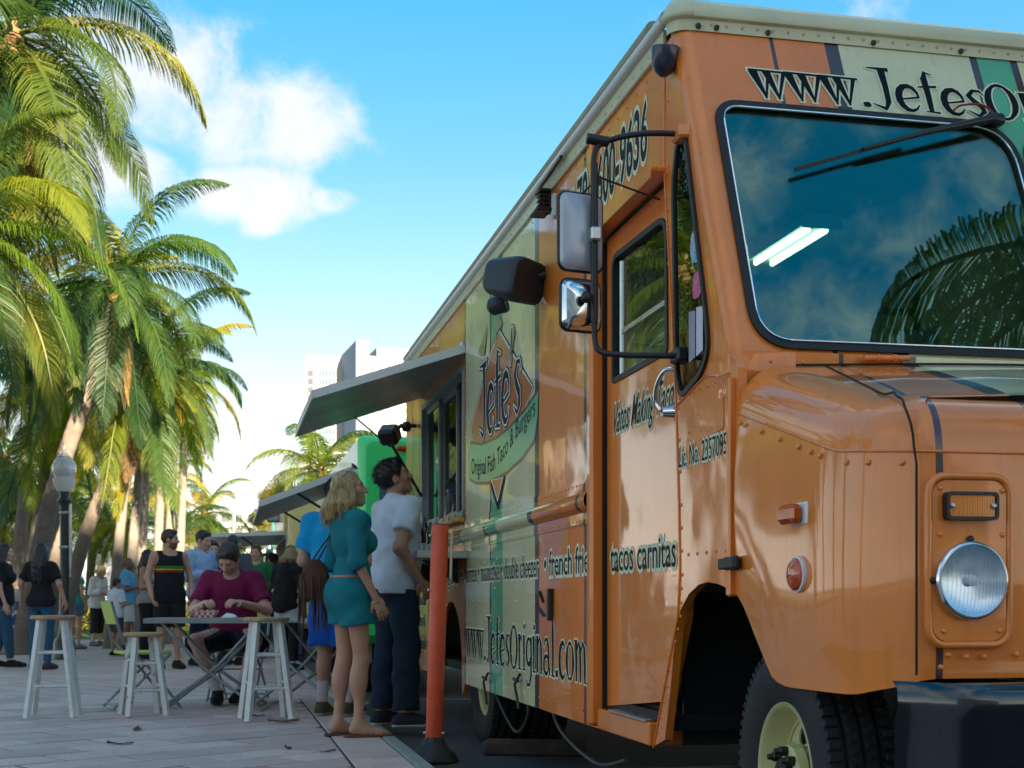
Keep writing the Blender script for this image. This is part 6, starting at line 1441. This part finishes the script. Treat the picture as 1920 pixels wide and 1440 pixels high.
    hp=[Ell(g(0,-.012,.032),(.076,.097,.090),hd),Ell(g(0,.020,-.028),(.060,.072,.084),hd),Ell(g(0,.062,-.092),(.030 if not fem else .026,.024,.022),hd),Cone(g(-.036,.074,.024),g(.036,.074,.024),.015,.015),Ell(g(-.04,.058,-.022),(.024,.022,.024),hd),Ell(g(.04,.058,-.022),(.024,.022,.024),hd),Cone(g(-.045,-.0,-.07),g(0,.05,-.095),.022,.018),Cone(g(.045,-.0,-.07),g(0,.05,-.095),.022,.018)]
    F=[p.bounds() for p in hp]; fld=Field(np.min([b[0] for b in F],0)-.03,np.max([b[1] for b in F],0)+.04,hf)
    for p in hp+[Cone(hc+hd@V(0,-.02,-.05),neck,.052 if not fem else .044,.056 if not fem else .047)]: fld.put(p,.022)
    for sg in(-1,1): fld.carve(Ell(g(sg*.031,.098,.003),(.019,.017,.013),hd),.012)
    for p in [Cone(g(0,.086,.012),g(0,.108,-.030),.0085,.0135),Ell(g(-.012,.094,-.034),(.010,.011,.009),hd),Ell(g(.012,.094,-.034),(.010,.011,.009),hd),Cone(g(-.019,.083,-.060),g(.019,.083,-.060),.0075,.0075),Cone(g(-.015,.082,-.069),g(.015,.082,-.069),.0085,.0085)]: fld.put(p,.008)
    for sg in(-1,1):
        fld.put(Ell(g(sg*.031,.076,.003),(.014,.013,.012),hd),.003); fld.put(Ell(g(sg*.080,-.008,-.008),(.011,.022,.032),hd@rotx(-.25)),.008); fld.carve(Ell(g(sg*.090,.0,-.006),(.008,.010,.016),hd),.005)
    hv,hq=fld.mesh(); loc_=(hv-hc)@hd; t=np.ones((len(hv),3),np.float32)
    for sg in(-1,1):
        e=np.linalg.norm((loc_-np.array([sg*.031,.089,.003]))/np.array([1.1,1,.62]),axis=1); t[e<.0145]=(.85,1.0,1.1); e2=np.linalg.norm(loc_-np.array([sg*.031,.089,.002]),axis=1); t[e2<.0075]=(.07,.06,.06)
        bz=.0245-.15*np.abs(np.abs(loc_[:,0])-.03); br=(np.abs(loc_[:,2]-bz)<.0045)&(loc_[:,1]>.05)&(np.sign(loc_[:,0])==sg)&(np.abs(loc_[:,0])>.012)&(np.abs(loc_[:,0])<.053); t[br]=(.28,.22,.2)
    lip=(np.abs(loc_[:,2]+.0645)<.0095)&(np.abs(loc_[:,0])<.022)&(loc_[:,1]>.07); t[lip]=(.95,.62,.60); t[(np.abs(loc_[:,2]+.0645)<.0016)&(np.abs(loc_[:,0])<.021)&(loc_[:,1]>.07)]=(.4,.25,.25)
    if beard: bd=(loc_[:,2]<-.040)&(loc_[:,1]>.005)&~lip&(loc_[:,2]>-.125); t[bd]=beard; 
    verts.append(hv); quads.append(hq); tints.append(t)
    for s,sg in(('L',-1),('R',1)):
        d=unit(wri[s]-elb[s]); nrm=V(*(handn or {}).get(s,(-sg*.9,.2,0))); 
        hvv,hqq=grow_mesh(hand(wri[s],d,Rl@nrm,curl,-sg if (handn or {}).get(s) is None else sg*-1),.0038 if near else .0052,.006); verts.append(hvv); quads.append(hqq); tints.append(np.ones((len(hvv),3),np.float32)*.97)
    o=0; QQ=[]
    for a,b in zip(verts,quads): QQ.append(b+o); o+=len(a)
    np_obj('body',np.concatenate(verts)*u,np.concatenate(QQ),skin_mat('skin_'+skin,SKINS[skin]),q,np.concatenate(tints))
    # garments
    def garment(name,prims,gth,cuts,mt,wob=(.0030,34,1),k=.035,h=None):
        v,Q=grow_mesh(prims,h or hb,k,gth,cuts,wob=wob)
        if len(v): return np_obj(name,v*u,Q,mt,q)
    iRl=Rl.T
    def torso_z(x,y,z):  # height along the (leaning) torso
        return iRl[2,0]*(x-P0[0])+iRl[2,1]*(y-P0[1])+iRl[2,2]*(z-P0[2])+.95
    if shirt:
        sl=shirt.get('sleeve',.55); hem=shirt.get('hem',.88); pr=list(tor)
        if not fem: pr+=[Ell(up((0,.0,1.12)),(.160*(1+fat*.6),.112*(1+fat),.20),Rl),Cone(up((-.07,0,1.2)),up((-.075,.0,.84)),.095,.098),Cone(up((.07,0,1.2)),up((.075,.0,.84)),.095,.098)]
        ease=shirt.get('ease',.016)
        for s in 'LR':
            if sl<=0: continue
            if sl<=1: c=Cone(sho[s],elb[s],.054*am,.050*am,sl); pr.append(c)
            else: pr+=[Cone(sho[s],elb[s],.051*am,.043*am),Cone(elb[s],wri[s],.043*am,.034*am,sl-1)]
        if hem<.84: pr+=[Cone(hip[s],kne[s],.098,.085) for s in 'LR']
        nk=shirt.get('neck',.075); nb=up((0,.03,1.47))
        cuts=[lambda x,y,z:hem-torso_z(x,y,z)-0*x,lambda x,y,z:nk-np.sqrt(((x-nb[0])*1.0)**2+((y-nb[1])*.9)**2+((z-nb[2]-.02)*.9)**2)]
        if sl<=0:
            for s in 'LR':
                c=sho[s]+Rl@V((1 if s=='R' else -1)*.035,0,-.03); cuts.append(lambda x,y,z,c=c:.090-np.sqrt((x-c[0])**2+(.7*(y-c[1]))**2+(.75*(z-c[2]))**2))
        gm=garment('shirt',pr,ease,cuts,cloth(shirt['c'],shirt.get('mat')),(shirt.get('wob',.0032),30,H))
        if shirt.get('collar'):
            garment('collar',[Cone(neck+Rl@V(0,-.0,-.03),neck+Rl@V(0,.008,.035),.075,.060)],.006,[lambda x,y,z:.054-np.sqrt((x-neck[0])**2+(y-neck[1]-.01)**2)-0*z,lambda x,y,z:torso_z(x,y,z)-1.485+.4*np.maximum(0,(y-neck[1]-.02)),lambda x,y,z:1.425-torso_z(x,y,z)],cloth(shirt['c'],shirt.get('mat')),None,.01,.005)
        if shirt.get('band'):
            z0,z1,cc=shirt['band']
            for i,c in enumerate(cc):
                a=z0+(z1-z0)*i/len(cc); b=z0+(z1-z0)*(i+1)/len(cc); garment('shirt_stripe',pr,ease+.0035,[lambda x,y,z,a=a:a-torso_z(x,y,z),lambda x,y,z,b=b:torso_z(x,y,z)-b],cloth(c),(shirt.get('wob',.0032),30,H))
    if bottom:
        ln=bottom.get('len',2.0); top=bottom.get('top') or ((shirt or {}).get('hem',.88)+.03); ease=bottom.get('ease',.014); pr=[tor[0],tor[1]]+tor[-2:]
        for s in 'LR':
            if ln<=1: pr.append(Cone(hip[s],kne[s],.096*lm,.076*lm+bottom.get('flare',0),ln))
            else: pr+=[Cone(hip[s],kne[s],.092*lm,.063*lm),Cone(kne[s],ank[s],.060*lm,bottom.get('cuff',.052),ln-1),Ell(calf[s].c,calf[s].r,calf[s].M)]
        garment('trousers' if ln>1 else ('skirt' if bottom.get('skirt') else 'shorts'),pr,ease,[lambda x,y,z:torso_z(x,y,z)-top],cloth(bottom['c'],bottom.get('mat')),(bottom.get('wob',.0034),26,H+1))
    if socks:
        garment('socks',[Cone(kne[s]+(ank[s]-kne[s])*.62,ank[s],.040,.036) for s in 'LR'],.005,[],cloth(socks),(.001,60,1),.005,.007)
    if shoes:
        zz=.0
        for s in 'LR':
            A0=ank[s]; fd=foot[s]; zb=A0[2]-.085
            pr=[Cone(A0-fd*.045+V(0,0,-.045),A0+fd*.10+V(0,0,-.050),.040,.040),Cone(A0+fd*.10+V(0,0,-.052),A0+fd*.185+V(0,0,-.058),.041,.028),Cone(A0+V(0,0,.0),A0+fd*.05+V(0,0,-.035),.042,.038)]
            if shoes.get('kind')=='sandal':
                garment('sandal',[Cone(A0-fd*.055+V(0,0,-.078),A0+fd*.19+V(0,0,-.078),.040,.040)],0,[lambda x,y,z,zb=zb:zb-z+0*x+0*y,lambda x,y,z,zb=zb:z-zb-.016+0*x+0*y],cloth(shoes['c']),None,.005,.005)
                mid=A0+fd*.11; sd2=V(-fd[1],fd[0],0)
                st=MB()
                for k in range(4):
                    m2=A0+fd*(.06+.035*k); r=.040-.002*k; st.tube([tuple((m2+sd2*r*math.cos(a)+V(0,0,-.082+(.052-.007*k)*math.sin(a)))*u) for a in np.linspace(0,math.pi,9)],.0045,5)
                st.build('sandal_strap',cloth(shoes['c']),q,smooth=60,kind='stuff'); continue
            garment('shoe',pr,.006,[lambda x,y,z,zb=zb:zb+.012-z+0*x+0*y,lambda x,y,z,A0=A0:z-A0[2]-.018+0*x+0*y],cloth(shoes['c']),None,.02,.006)
            garment('shoe_sole',pr,.010,[lambda x,y,z,zb=zb:zb-z+0*x+0*y,lambda x,y,z,zb=zb:z-zb-.024+0*x+0*y],cloth(shoes.get('sole',(.02,.02,.02))),None,.02,.006)
    # hair
    if hair and hair[0]!='bald':
        st,hcx=hair[0],hair[1]; hm=hair_mat(hcx)
        pl=lambda x,y,z,c,n:((x-c[0])*n[0]+(y-c[1])*n[1]+(z-c[2])*n[2])
        cap_=[Ell(g(0,-.016,.036),(.082,.103,.098),hd)]
        c0=g(0,.072,.058); n0=hd@unit(V(0,.80,-.60)); cutf=lambda x,y,z:pl(x,y,z,c0,n0)
        c1=g(0,0,-.055); n1=hd@V(0,.35,-1); cutn=lambda x,y,z:pl(x,y,z,c1,unit(n1))
        hh=.005 if near else .007
        if near and st=='short': tufts(q,u,g,hd,hm,cutf,cutn)
        if st=='short': garment('hair',cap_+[Ell(g(0,.030,.098),(.060,.055,.026),hd)],.003,[cutf,cutn],hm,(.0035,95,2),.02,hh)
        elif st=='buzz': garment('hair',cap_,-.003,[cutf,cutn],hm,(.001,90,2),.02,hh)
        elif st=='cap':
            garment('cap',[Ell(g(0,-.01,.045),(.088,.108,.090),hd)],.004,[lambda x,y,z:pl(x,y,z,g(0,0,.035),hd@V(0,.1,-1))],cloth(hcx),None,.02,hh); garment('cap_brim',[Ell(g(0,.12,.040),(.075,.075,.010),hd)],0,[],cloth(hcx),None,.01,hh)
        else:
            L_=hair[2]; hp2=list(cap_); rr=random.Random(int(H*1000)); locks=[]
            dn=V(0,0,-1)
            for k in range(13):
                a=R(-115+230*k/12); b0=g(.072*math.sin(a),-.020-.080*math.cos(a),.01); l=L_*rr.uniform(.86,1.05)
                tip=b0+V(0,0,-l)+hd@V(.018*math.sin(a),-.035*math.cos(a)-.01,0)*(1+.5*rr.random()); mid=(b0+tip)/2+hd@V(.022*math.sin(a),-.030*math.cos(a),0)
                hp2+=[Cone(b0,mid,.024,.024),Cone(mid,tip,.024,.010)]; locks.append((b0,mid,tip))
            if near: strands(q,u,locks,hm,g)
            fc=g(0,.052,-.02); nf=hd@unit(V(0,1,-.12))
            def cf(x,y,z):   # keep off the face: cut the front except a lifted fringe
                return np.minimum(pl(x,y,z,fc,nf),np.maximum(pl(x,y,z,c0,n0),-10))
            garment('hair',hp2,.0,[lambda x,y,z:pl(x,y,z,g(0,.050,.0),hd@unit(V(0,1,-.35))) ],hm,(.0030,55,2),.016,hh)
    if extra: extra(q,u,dict(up=up,g=g,sho=sho,hip=hip,neck=neck,hd=hd,Rl=Rl,torso_z=torso_z,tor=tor,garment=garment,P0=P0))
    return q
DENIM=(.030,.065,.135); NAVY=(.012,.017,.035); BLACK=(.012,.012,.014)
# --- woman in teal at the kerb
def teal_extra(q,u,J):
    J['garment']('belt',J['tor'],.025,[lambda x,y,z:1.036-J['torso_z'](x,y,z),lambda x,y,z:J['torso_z'](x,y,z)-1.054],cloth((.55,.19,.13)),None)
    g=J['g']; s=MB()
    for sg in(-1,1): s.lathe([(.001,0),(.022,.002),(.026,.004),(.022,.006)],12,Matrix.Translation(tuple(g(sg*.032,.06,.142)*u))@Matrix.Rotation(R(-40),4,'X'))
    s.tube([tuple(g(-.06,.055,.135)*u),tuple(g(0,.068,.142)*u),tuple(g(.06,.055,.135)*u)],.004,6)
    for sg in(-1,1): s.tube([tuple(g(sg*.062,.055,.135)*u),tuple(g(sg*.088,-.03,.085)*u)],.003,5)
    s.build('sunglasses',mat('tortoise_frames',(.06,.03,.04),.25,coat=.5),q,smooth=60,kind='stuff')
W1=person((-1.03,8.5),62,1.70,'blonde woman in a short teal romper and sandals looking up at the menu',skin='tan',sex='f',hair=('long',(.42,.29,.13),.20),head=(22,12),near=True,arms={'R':((.035,-.02,-.275),(.055,.10,-.51)),'L':((-.05,-.03,-.275),(-.04,.06,-.52))},legs={'R':((.085,.045,.50),(.085,.02,.085),(.25,1)),'L':((-.085,-.01,.50),(-.08,-.06,.085),(-.12,1))},shirt=dict(c=(.010,.165,.20),sleeve=1.12,hem=1.0,ease=.020,neck=.085,wob=.0045),bottom=dict(c=(.010,.165,.20),len=.46,top=1.045,ease=.022,flare=.02,wob=.0045),shoes=dict(kind='sandal',c=(.13,.06,.035)),extra=teal_extra,curl=24)
bag=empty('fringed_bag',(-1.27,8.60,1.03),R(20)); tag(bag,'brown suede shoulder bag with long fringe hanging at the woman in teal','bag')
M_SUE=mat('brown_suede',(.085,.038,.022),.9,noise=.3,nscale=12,bump=.4,bscale=60)
rows=[]
for z,w,d in((.10,.03,.015),(.05,.075,.035),(-.03,.10,.05),(-.12,.105,.05),(-.17,.08,.03)): rows.append([(w*math.cos(a),d*math.sin(a),z) for a in np.linspace(0,2*math.pi,18,endpoint=False)])
MB().grid(rows,closed=True).add(rows[-1],[tuple(range(18))]).build('pouch',M_SUE,bag,smooth=60)
rr=random.Random(8)
fb=MB()
for k in range(46):
    a=rr.random()*6.28; r=rr.uniform(.9,1.05); z=rr.uniform(-.16,.02); l=rr.uniform(.16,.26); x,y=.10*r*math.cos(a),.052*r*math.sin(a); fb.tube([(x,y,z),(x*1.05,y*1.2,z-l*.5),(x*1.02+rr.uniform(-.01,.01),y*1.2,z-l)],[.006,.006,.003],4)
fb.build('fringe',M_SUE,bag,kind='stuff')
MB().tube(catmull([(-.02,0,.09),(.05,-.03,.20),(.16,-.07,.34),(.21,-.02,.42),(.20,.05,.40),(.10,.06,.22),(.02,.01,.09)],8),.006,6).build('strap',M_SUE,bag,smooth=60)
# --- man in the white polo
person((-.80,9.15),58,1.85,'dark haired man in a white polo and dark jeans looking up at the hatch',skin='olive',hair=('short',(.012,.010,.010)),head=(18,26),near=True,lean=2,arms={'R':((.075,-.10,-.27),(.045,.07,-.47)),'L':((-.06,.02,-.28),(-.02,.16,-.46))},legs={'R':((.11,.03,.50),(.12,.01,.085),(.30,1)),'L':((-.10,.0,.50),(-.11,-.04,.085),(-.2,1))},shirt=dict(c=(.50,.55,.64),sleeve=.62,hem=.86,ease=.021,collar=True,wob=.005),bottom=dict(c=(.010,.022,.040),len=1.93,ease=.018,cuff=.07,wob=.005),shoes=dict(c=(.025,.027,.035),sole=(.42,.40,.36)),fat=.06)
# --- man in blue, his back turned
person((-1.32,10.05),18,1.80,'man in bright blue tee and blue shorts standing behind the woman in teal',skin='tan',hair=('short',(.015,.012,.011)),head=(10,-10),near=True,arms={'R':((.06,.05,-.28),(-.02,.27,-.22)),'L':((-.075,.0,-.28),(-.02,.24,-.28))},shirt=dict(c=(.005,.29,.60),sleeve=.72,hem=.84,ease=.030,wob=.005),bottom=dict(c=(.006,.085,.36),len=.96,ease=.022,flare=.03,wob=.005),shoes=dict(c=(.07,.075,.035),sole=(.35,.36,.33)),socks=(.45,.4,.4))
# --- seated man
person((-2.40,11.52),178,1.80,'seated man in a magenta tee and black shorts eating at the folding table',skin='fair',hair=('short',(.055,.038,.026)),head=(12,-26),near=True,lean=14,pel=.565,arms={'R':((.10,.19,-.22),(-.05,.46,-.09)),'L':((-.11,.17,-.22),(.06,.44,-.09))},handn={'R':(-.3,.1,-.9),'L':(.3,.1,-.9)},legs={'R':((.24,.42,.52),(.06,.42,.10),(-.10,1)),'L':((-.24,.42,.52),(-.10,.30,.10),(.15,1))},shirt=dict(c=(.165,.010,.055),sleeve=.72,hem=.90,ease=.020,wob=.0045),bottom=dict(c=(.010,.012,.020),len=.93,top=1.02,ease=.022,flare=.02,wob=.004),socks=(.55,.57,.60),shoes=dict(c=(.012,.012,.014)),fat=.12,curl=45,beard=None)
# --- the crowd
STW={'R':((.11,.06,.50),(.12,.10,.085),(.15,1)),'L':((-.10,-.03,.50),(-.11,-.16,.085),(-.15,1))}
BENT={'R':((.06,.02,-.28),(-.06,.24,-.24)),'L':((-.06,.02,-.28),(.06,.24,-.24))}
person((-4.42,17.2),150,1.80,'bearded man in a black tank top with red yellow and green stripes',skin='tan',hair=('short',(.035,.022,.016)),head=(-60,0),beard=(.45,.35,.32),shirt=dict(c=BLACK,sleeve=0,hem=.83,ease=.016,neck=.10,band=(1.20,1.285,[(.35,.02,.02),(.55,.36,.03),(.03,.20,.04)])),bottom=dict(c=(.015,.015,.017),len=.95,ease=.02),shoes=dict(c=BLACK),arms={'R':((.08,.0,-.28),(.06,.13,-.50)),'L':((-.08,.0,-.28),(-.06,.10,-.52))})
person((-4.22,18.1),120,1.84,'dark haired man in a light blue dress shirt with glasses',skin='fair',hair=('short',(.012,.010,.009)),head=(-10,-12),shirt=dict(c=(.30,.45,.66),sleeve=1.9,hem=.88,collar=True,ease=.022,wob=.005),bottom=dict(c=NAVY,len=1.93),shoes=dict(c=BLACK),arms=BENT)
person((-4.35,19.4),175,1.76,'young man in a dark jacket facing the tables, dark wavy hair',skin='fair',hair=('short',(.016,.012,.010)),head=(-14,-6),shirt=dict(c=(.022,.020,.022),sleeve=1.9,hem=.86,ease=.028),bottom=dict(c=DENIM,len=1.93),shoes=dict(c=BLACK))
person((-3.82,18.3),20,1.79,'man with cropped hair in a grey polo, his back turned',skin='olive',hair=('buzz',(.02,.017,.015)),head=(5,0),shirt=dict(c=(.075,.085,.10),sleeve=.75,hem=.84,ease=.024,collar=True),bottom=dict(c=(.02,.02,.024),len=1.93),shoes=dict(c=BLACK),arms=BENT,fat=.08)
person((-3.95,20.6),185,1.75,'man with ginger hair half hidden behind the grey polo',skin='fair',hair=('short',(.10,.045,.02)),shirt=dict(c=(.02,.16,.06),sleeve=.7,hem=.86),bottom=dict(c=DENIM,len=1.93),shoes=dict(c=BLACK))
def shawl(q,u,J):
    up=J['up']; pr=list(J['tor'])+[Cone(J['sho'][s],J['sho'][s]+V((.10 if s=='R' else -.10),.06,-.34),.075,.085) for s in 'LR']+[Cone(up((0,-.05,1.35)),up((0,-.07,.92)),.12,.17)]
    J['garment']('shawl',pr,.030,[lambda x,y,z:.80-z+.35*np.abs(x)+0*y,lambda x,y,z:.07-np.sqrt((x-J['neck'][0])**2+(y-J['neck'][1]-.03)**2+(z-J['neck'][2]-.05)**2)],cloth(BLACK),(.006,26,3),.05)
person((-2.84,16.9),28,1.56,'blonde woman wrapped in a black shawl over a pale blouse',skin='fair',sex='f',hair=('long',(.30,.20,.09),.13),head=(25,-8),lean=4,shirt=dict(c=(.42,.50,.55),sleeve=1.8,hem=.72,ease=.03),bottom=dict(c=BLACK,len=1.9),shoes=dict(c=(.02,.06,.05)),extra=shawl,arms=BENT)
person((-3.85,21.4),160,1.66,'man in a dark cap and pale shirt holding food',skin='tan',hair=('cap',(.02,.02,.022)),head=(0,-22),shirt=dict(c=(.42,.48,.50),sleeve=.8,hem=.86,ease=.024),bottom=dict(c=DENIM,len=1.93),shoes=dict(c=BLACK),arms=BENT)
person((-6.02,17.05),10,1.62,'girl with long dark hair in black tee and jeans, her back turned',skin='tan',sex='f',hair=('long',(.010,.008,.009),.44),head=(0,0),shirt=dict(c=BLACK,sleeve=.75,hem=.86,ease=.030,wob=.005),bottom=dict(c=(.022,.085,.15),len=1.95,ease=.010,cuff=.042),shoes=dict(c=(.05,.05,.06)),arms={'R':((.12,-.02,-.24),(.17,.03,-.46)),'L':((-.12,-.02,-.24),(-.16,.05,-.44))})
person((-6.74,17.7),75,1.64,'girl in a black tee and jeans walking beside the recycling bin, seen from the side',skin='fair',sex='f',hair=('long',(.020,.012,.010),.30),head=(5,0),shirt=dict(c=(.014,.014,.016),sleeve=.75,hem=.84,ease=.026),bottom=dict(c=(.025,.075,.13),len=1.9,ease=.010,cuff=.042),shoes=dict(c=BLACK),legs=STW)
person((-8.05,24.6),25,1.54,'woman in a turquoise top and denim shorts among the far queue',skin='tan',sex='f',hair=('long',(.10,.05,.03),.14),shirt=dict(c=(.015,.28,.30),sleeve=.2,hem=.92,ease=.02),bottom=dict(c=(.09,.14,.21),len=.55),shoes=dict(c=(.2,.2,.2)))
person((-8.15,26.2),115,1.60,'blonde woman in a white shirt and pink scarf looking down',skin='fair',sex='f',hair=('long',(.50,.36,.17),.10),head=(0,-25),lean=6,shirt=dict(c=(.62,.60,.62),sleeve=1.8,hem=.82,ease=.03),bottom=dict(c=(.02,.02,.025),len=1.5),shoes=dict(c=(.12,.12,.13)),arms=BENT)
person((-8.0,27.4),100,1.66,'man in a black tee and grey shorts looking at his hands',skin='tan',hair=('short',(.012,.01,.01)),head=(10,-25),shirt=dict(c=(.018,.018,.022),sleeve=.75,hem=.86),bottom=dict(c=(.10,.11,.12),len=.95),shoes=dict(c=BLACK),arms=BENT)
person((-6.98,24.2),80,1.68,'bald man in a light blue shirt beside the boy',skin='brown',hair=('bald',),shirt=dict(c=(.11,.36,.62),sleeve=.8,hem=.84,ease=.026),bottom=dict(c=(.55,.57,.58),len=.95,flare=.02),shoes=dict(c=(.05,.05,.05)),arms=BENT,fat=.1)
person((-6.32,21.3),40,1.24,'small boy in a white tee and dark shorts',skin='olive',hair=('short',(.010,.009,.009)),head=(20,0),shirt=dict(c=(.60,.66,.74),sleeve=.75,hem=.86,ease=.03),bottom=dict(c=(.05,.06,.07),len=.9),shoes=dict(c=BLACK,sole=(.3,.5,.1)),arms=BENT)
person((-5.52,20.2),100,1.66,'woman with very long dark hair in a sleeveless top, beside the tank top man',skin='olive',sex='f',hair=('long',(.014,.010,.009),.36),head=(0,0),shirt=dict(c=(.30,.26,.24),sleeve=0,hem=.86,neck=.1),bottom=dict(c=BLACK,len=1.93),shoes=dict(c=BLACK),arms=BENT)

person((-3.25,19.6),205,1.70,'woman in a pale green top talking, beyond the black shawl',skin='tan',sex='f',hair=('long',(.05,.03,.02),.22),head=(-20,0),shirt=dict(c=(.35,.45,.30),sleeve=.4,hem=.88),bottom=dict(c=DENIM,len=1.93),shoes=dict(c=BLACK),arms=BENT)
person((-3.05,23.0),30,1.78,'man in a charcoal hooded top queueing at the pale truck',skin='tan',hair=('short',(.02,.015,.012)),head=(30,5),shirt=dict(c=(.035,.036,.04),sleeve=1.9,hem=.86,ease=.028),bottom=dict(c=(.10,.08,.05),len=1.93),shoes=dict(c=BLACK))
person((-4.95,23.5),200,1.72,'man in a red tee facing the tables from the far queue',skin='fair',hair=('short',(.06,.04,.02)),head=(20,-5),shirt=dict(c=(.33,.03,.03),sleeve=.7,hem=.86),bottom=dict(c=(.12,.11,.09),len=.95),shoes=dict(c=(.3,.3,.3)),arms=BENT)
person((-7.55,29.0),150,1.70,'woman in a coral dress waiting under the slim palms',skin='tan',sex='f',hair=('long',(.03,.02,.015),.25),shirt=dict(c=(.55,.16,.12),sleeve=.3,hem=.70,ease=.03),bottom=dict(c=(.55,.16,.12),len=.75),shoes=dict(c=(.1,.06,.04)))
person((-9.35,26.4),60,1.74,'man in a khaki shirt walking past the leaning palms',skin='olive',hair=('short',(.02,.016,.012)),shirt=dict(c=(.30,.25,.15),sleeve=.75,hem=.86),bottom=dict(c=NAVY,len=1.93),shoes=dict(c=BLACK),legs=STW)
person((-5.95,27.2),350,1.75,'man in a white tee, his back turned, beyond the boy',skin='brown',hair=('buzz',(.015,.012,.01)),shirt=dict(c=(.58,.58,.56),sleeve=.75,hem=.86),bottom=dict(c=DENIM,len=1.93),shoes=dict(c=(.4,.4,.4)))
person((-3.4,26.5),330,1.66,'woman in a yellow top near the end of the truck row',skin='fair',sex='f',hair=('long',(.12,.07,.03),.2),shirt=dict(c=(.60,.42,.06),sleeve=.5,hem=.9),bottom=dict(c=(.06,.06,.07),len=1.93),shoes=dict(c=BLACK))

person((-8.75,30.5),140,1.76,'man in a navy tee standing beyond the blonde woman',skin='brown',hair=('buzz',(.015,.012,.01)),shirt=dict(c=(.02,.03,.08),sleeve=.75,hem=.86),bottom=dict(c=(.16,.14,.10),len=.95),shoes=dict(c=BLACK))
person((-4.75,27.4),170,1.68,'woman in a lilac top facing the tables from the distant queue',skin='fair',sex='f',hair=('long',(.20,.11,.05),.2),shirt=dict(c=(.36,.28,.48),sleeve=.4,hem=.88),bottom=dict(c=DENIM,len=1.93),shoes=dict(c=BLACK),arms=BENT)
person((-3.65,29.2),15,1.80,'tall man in an orange tee at the far end of the truck row',skin='tan',hair=('short',(.03,.02,.015)),shirt=dict(c=(.60,.20,.04),sleeve=.75,hem=.86),bottom=dict(c=NAVY,len=1.93),shoes=dict(c=BLACK))
person((-7.0,31.5),220,1.62,'woman in a white sundress between the slim palms',skin='tan',sex='f',hair=('long',(.05,.03,.02),.24),shirt=dict(c=(.62,.60,.56),sleeve=.2,hem=.68,ease=.03),bottom=dict(c=(.62,.60,.56),len=.8),shoes=dict(c=(.2,.12,.08)))
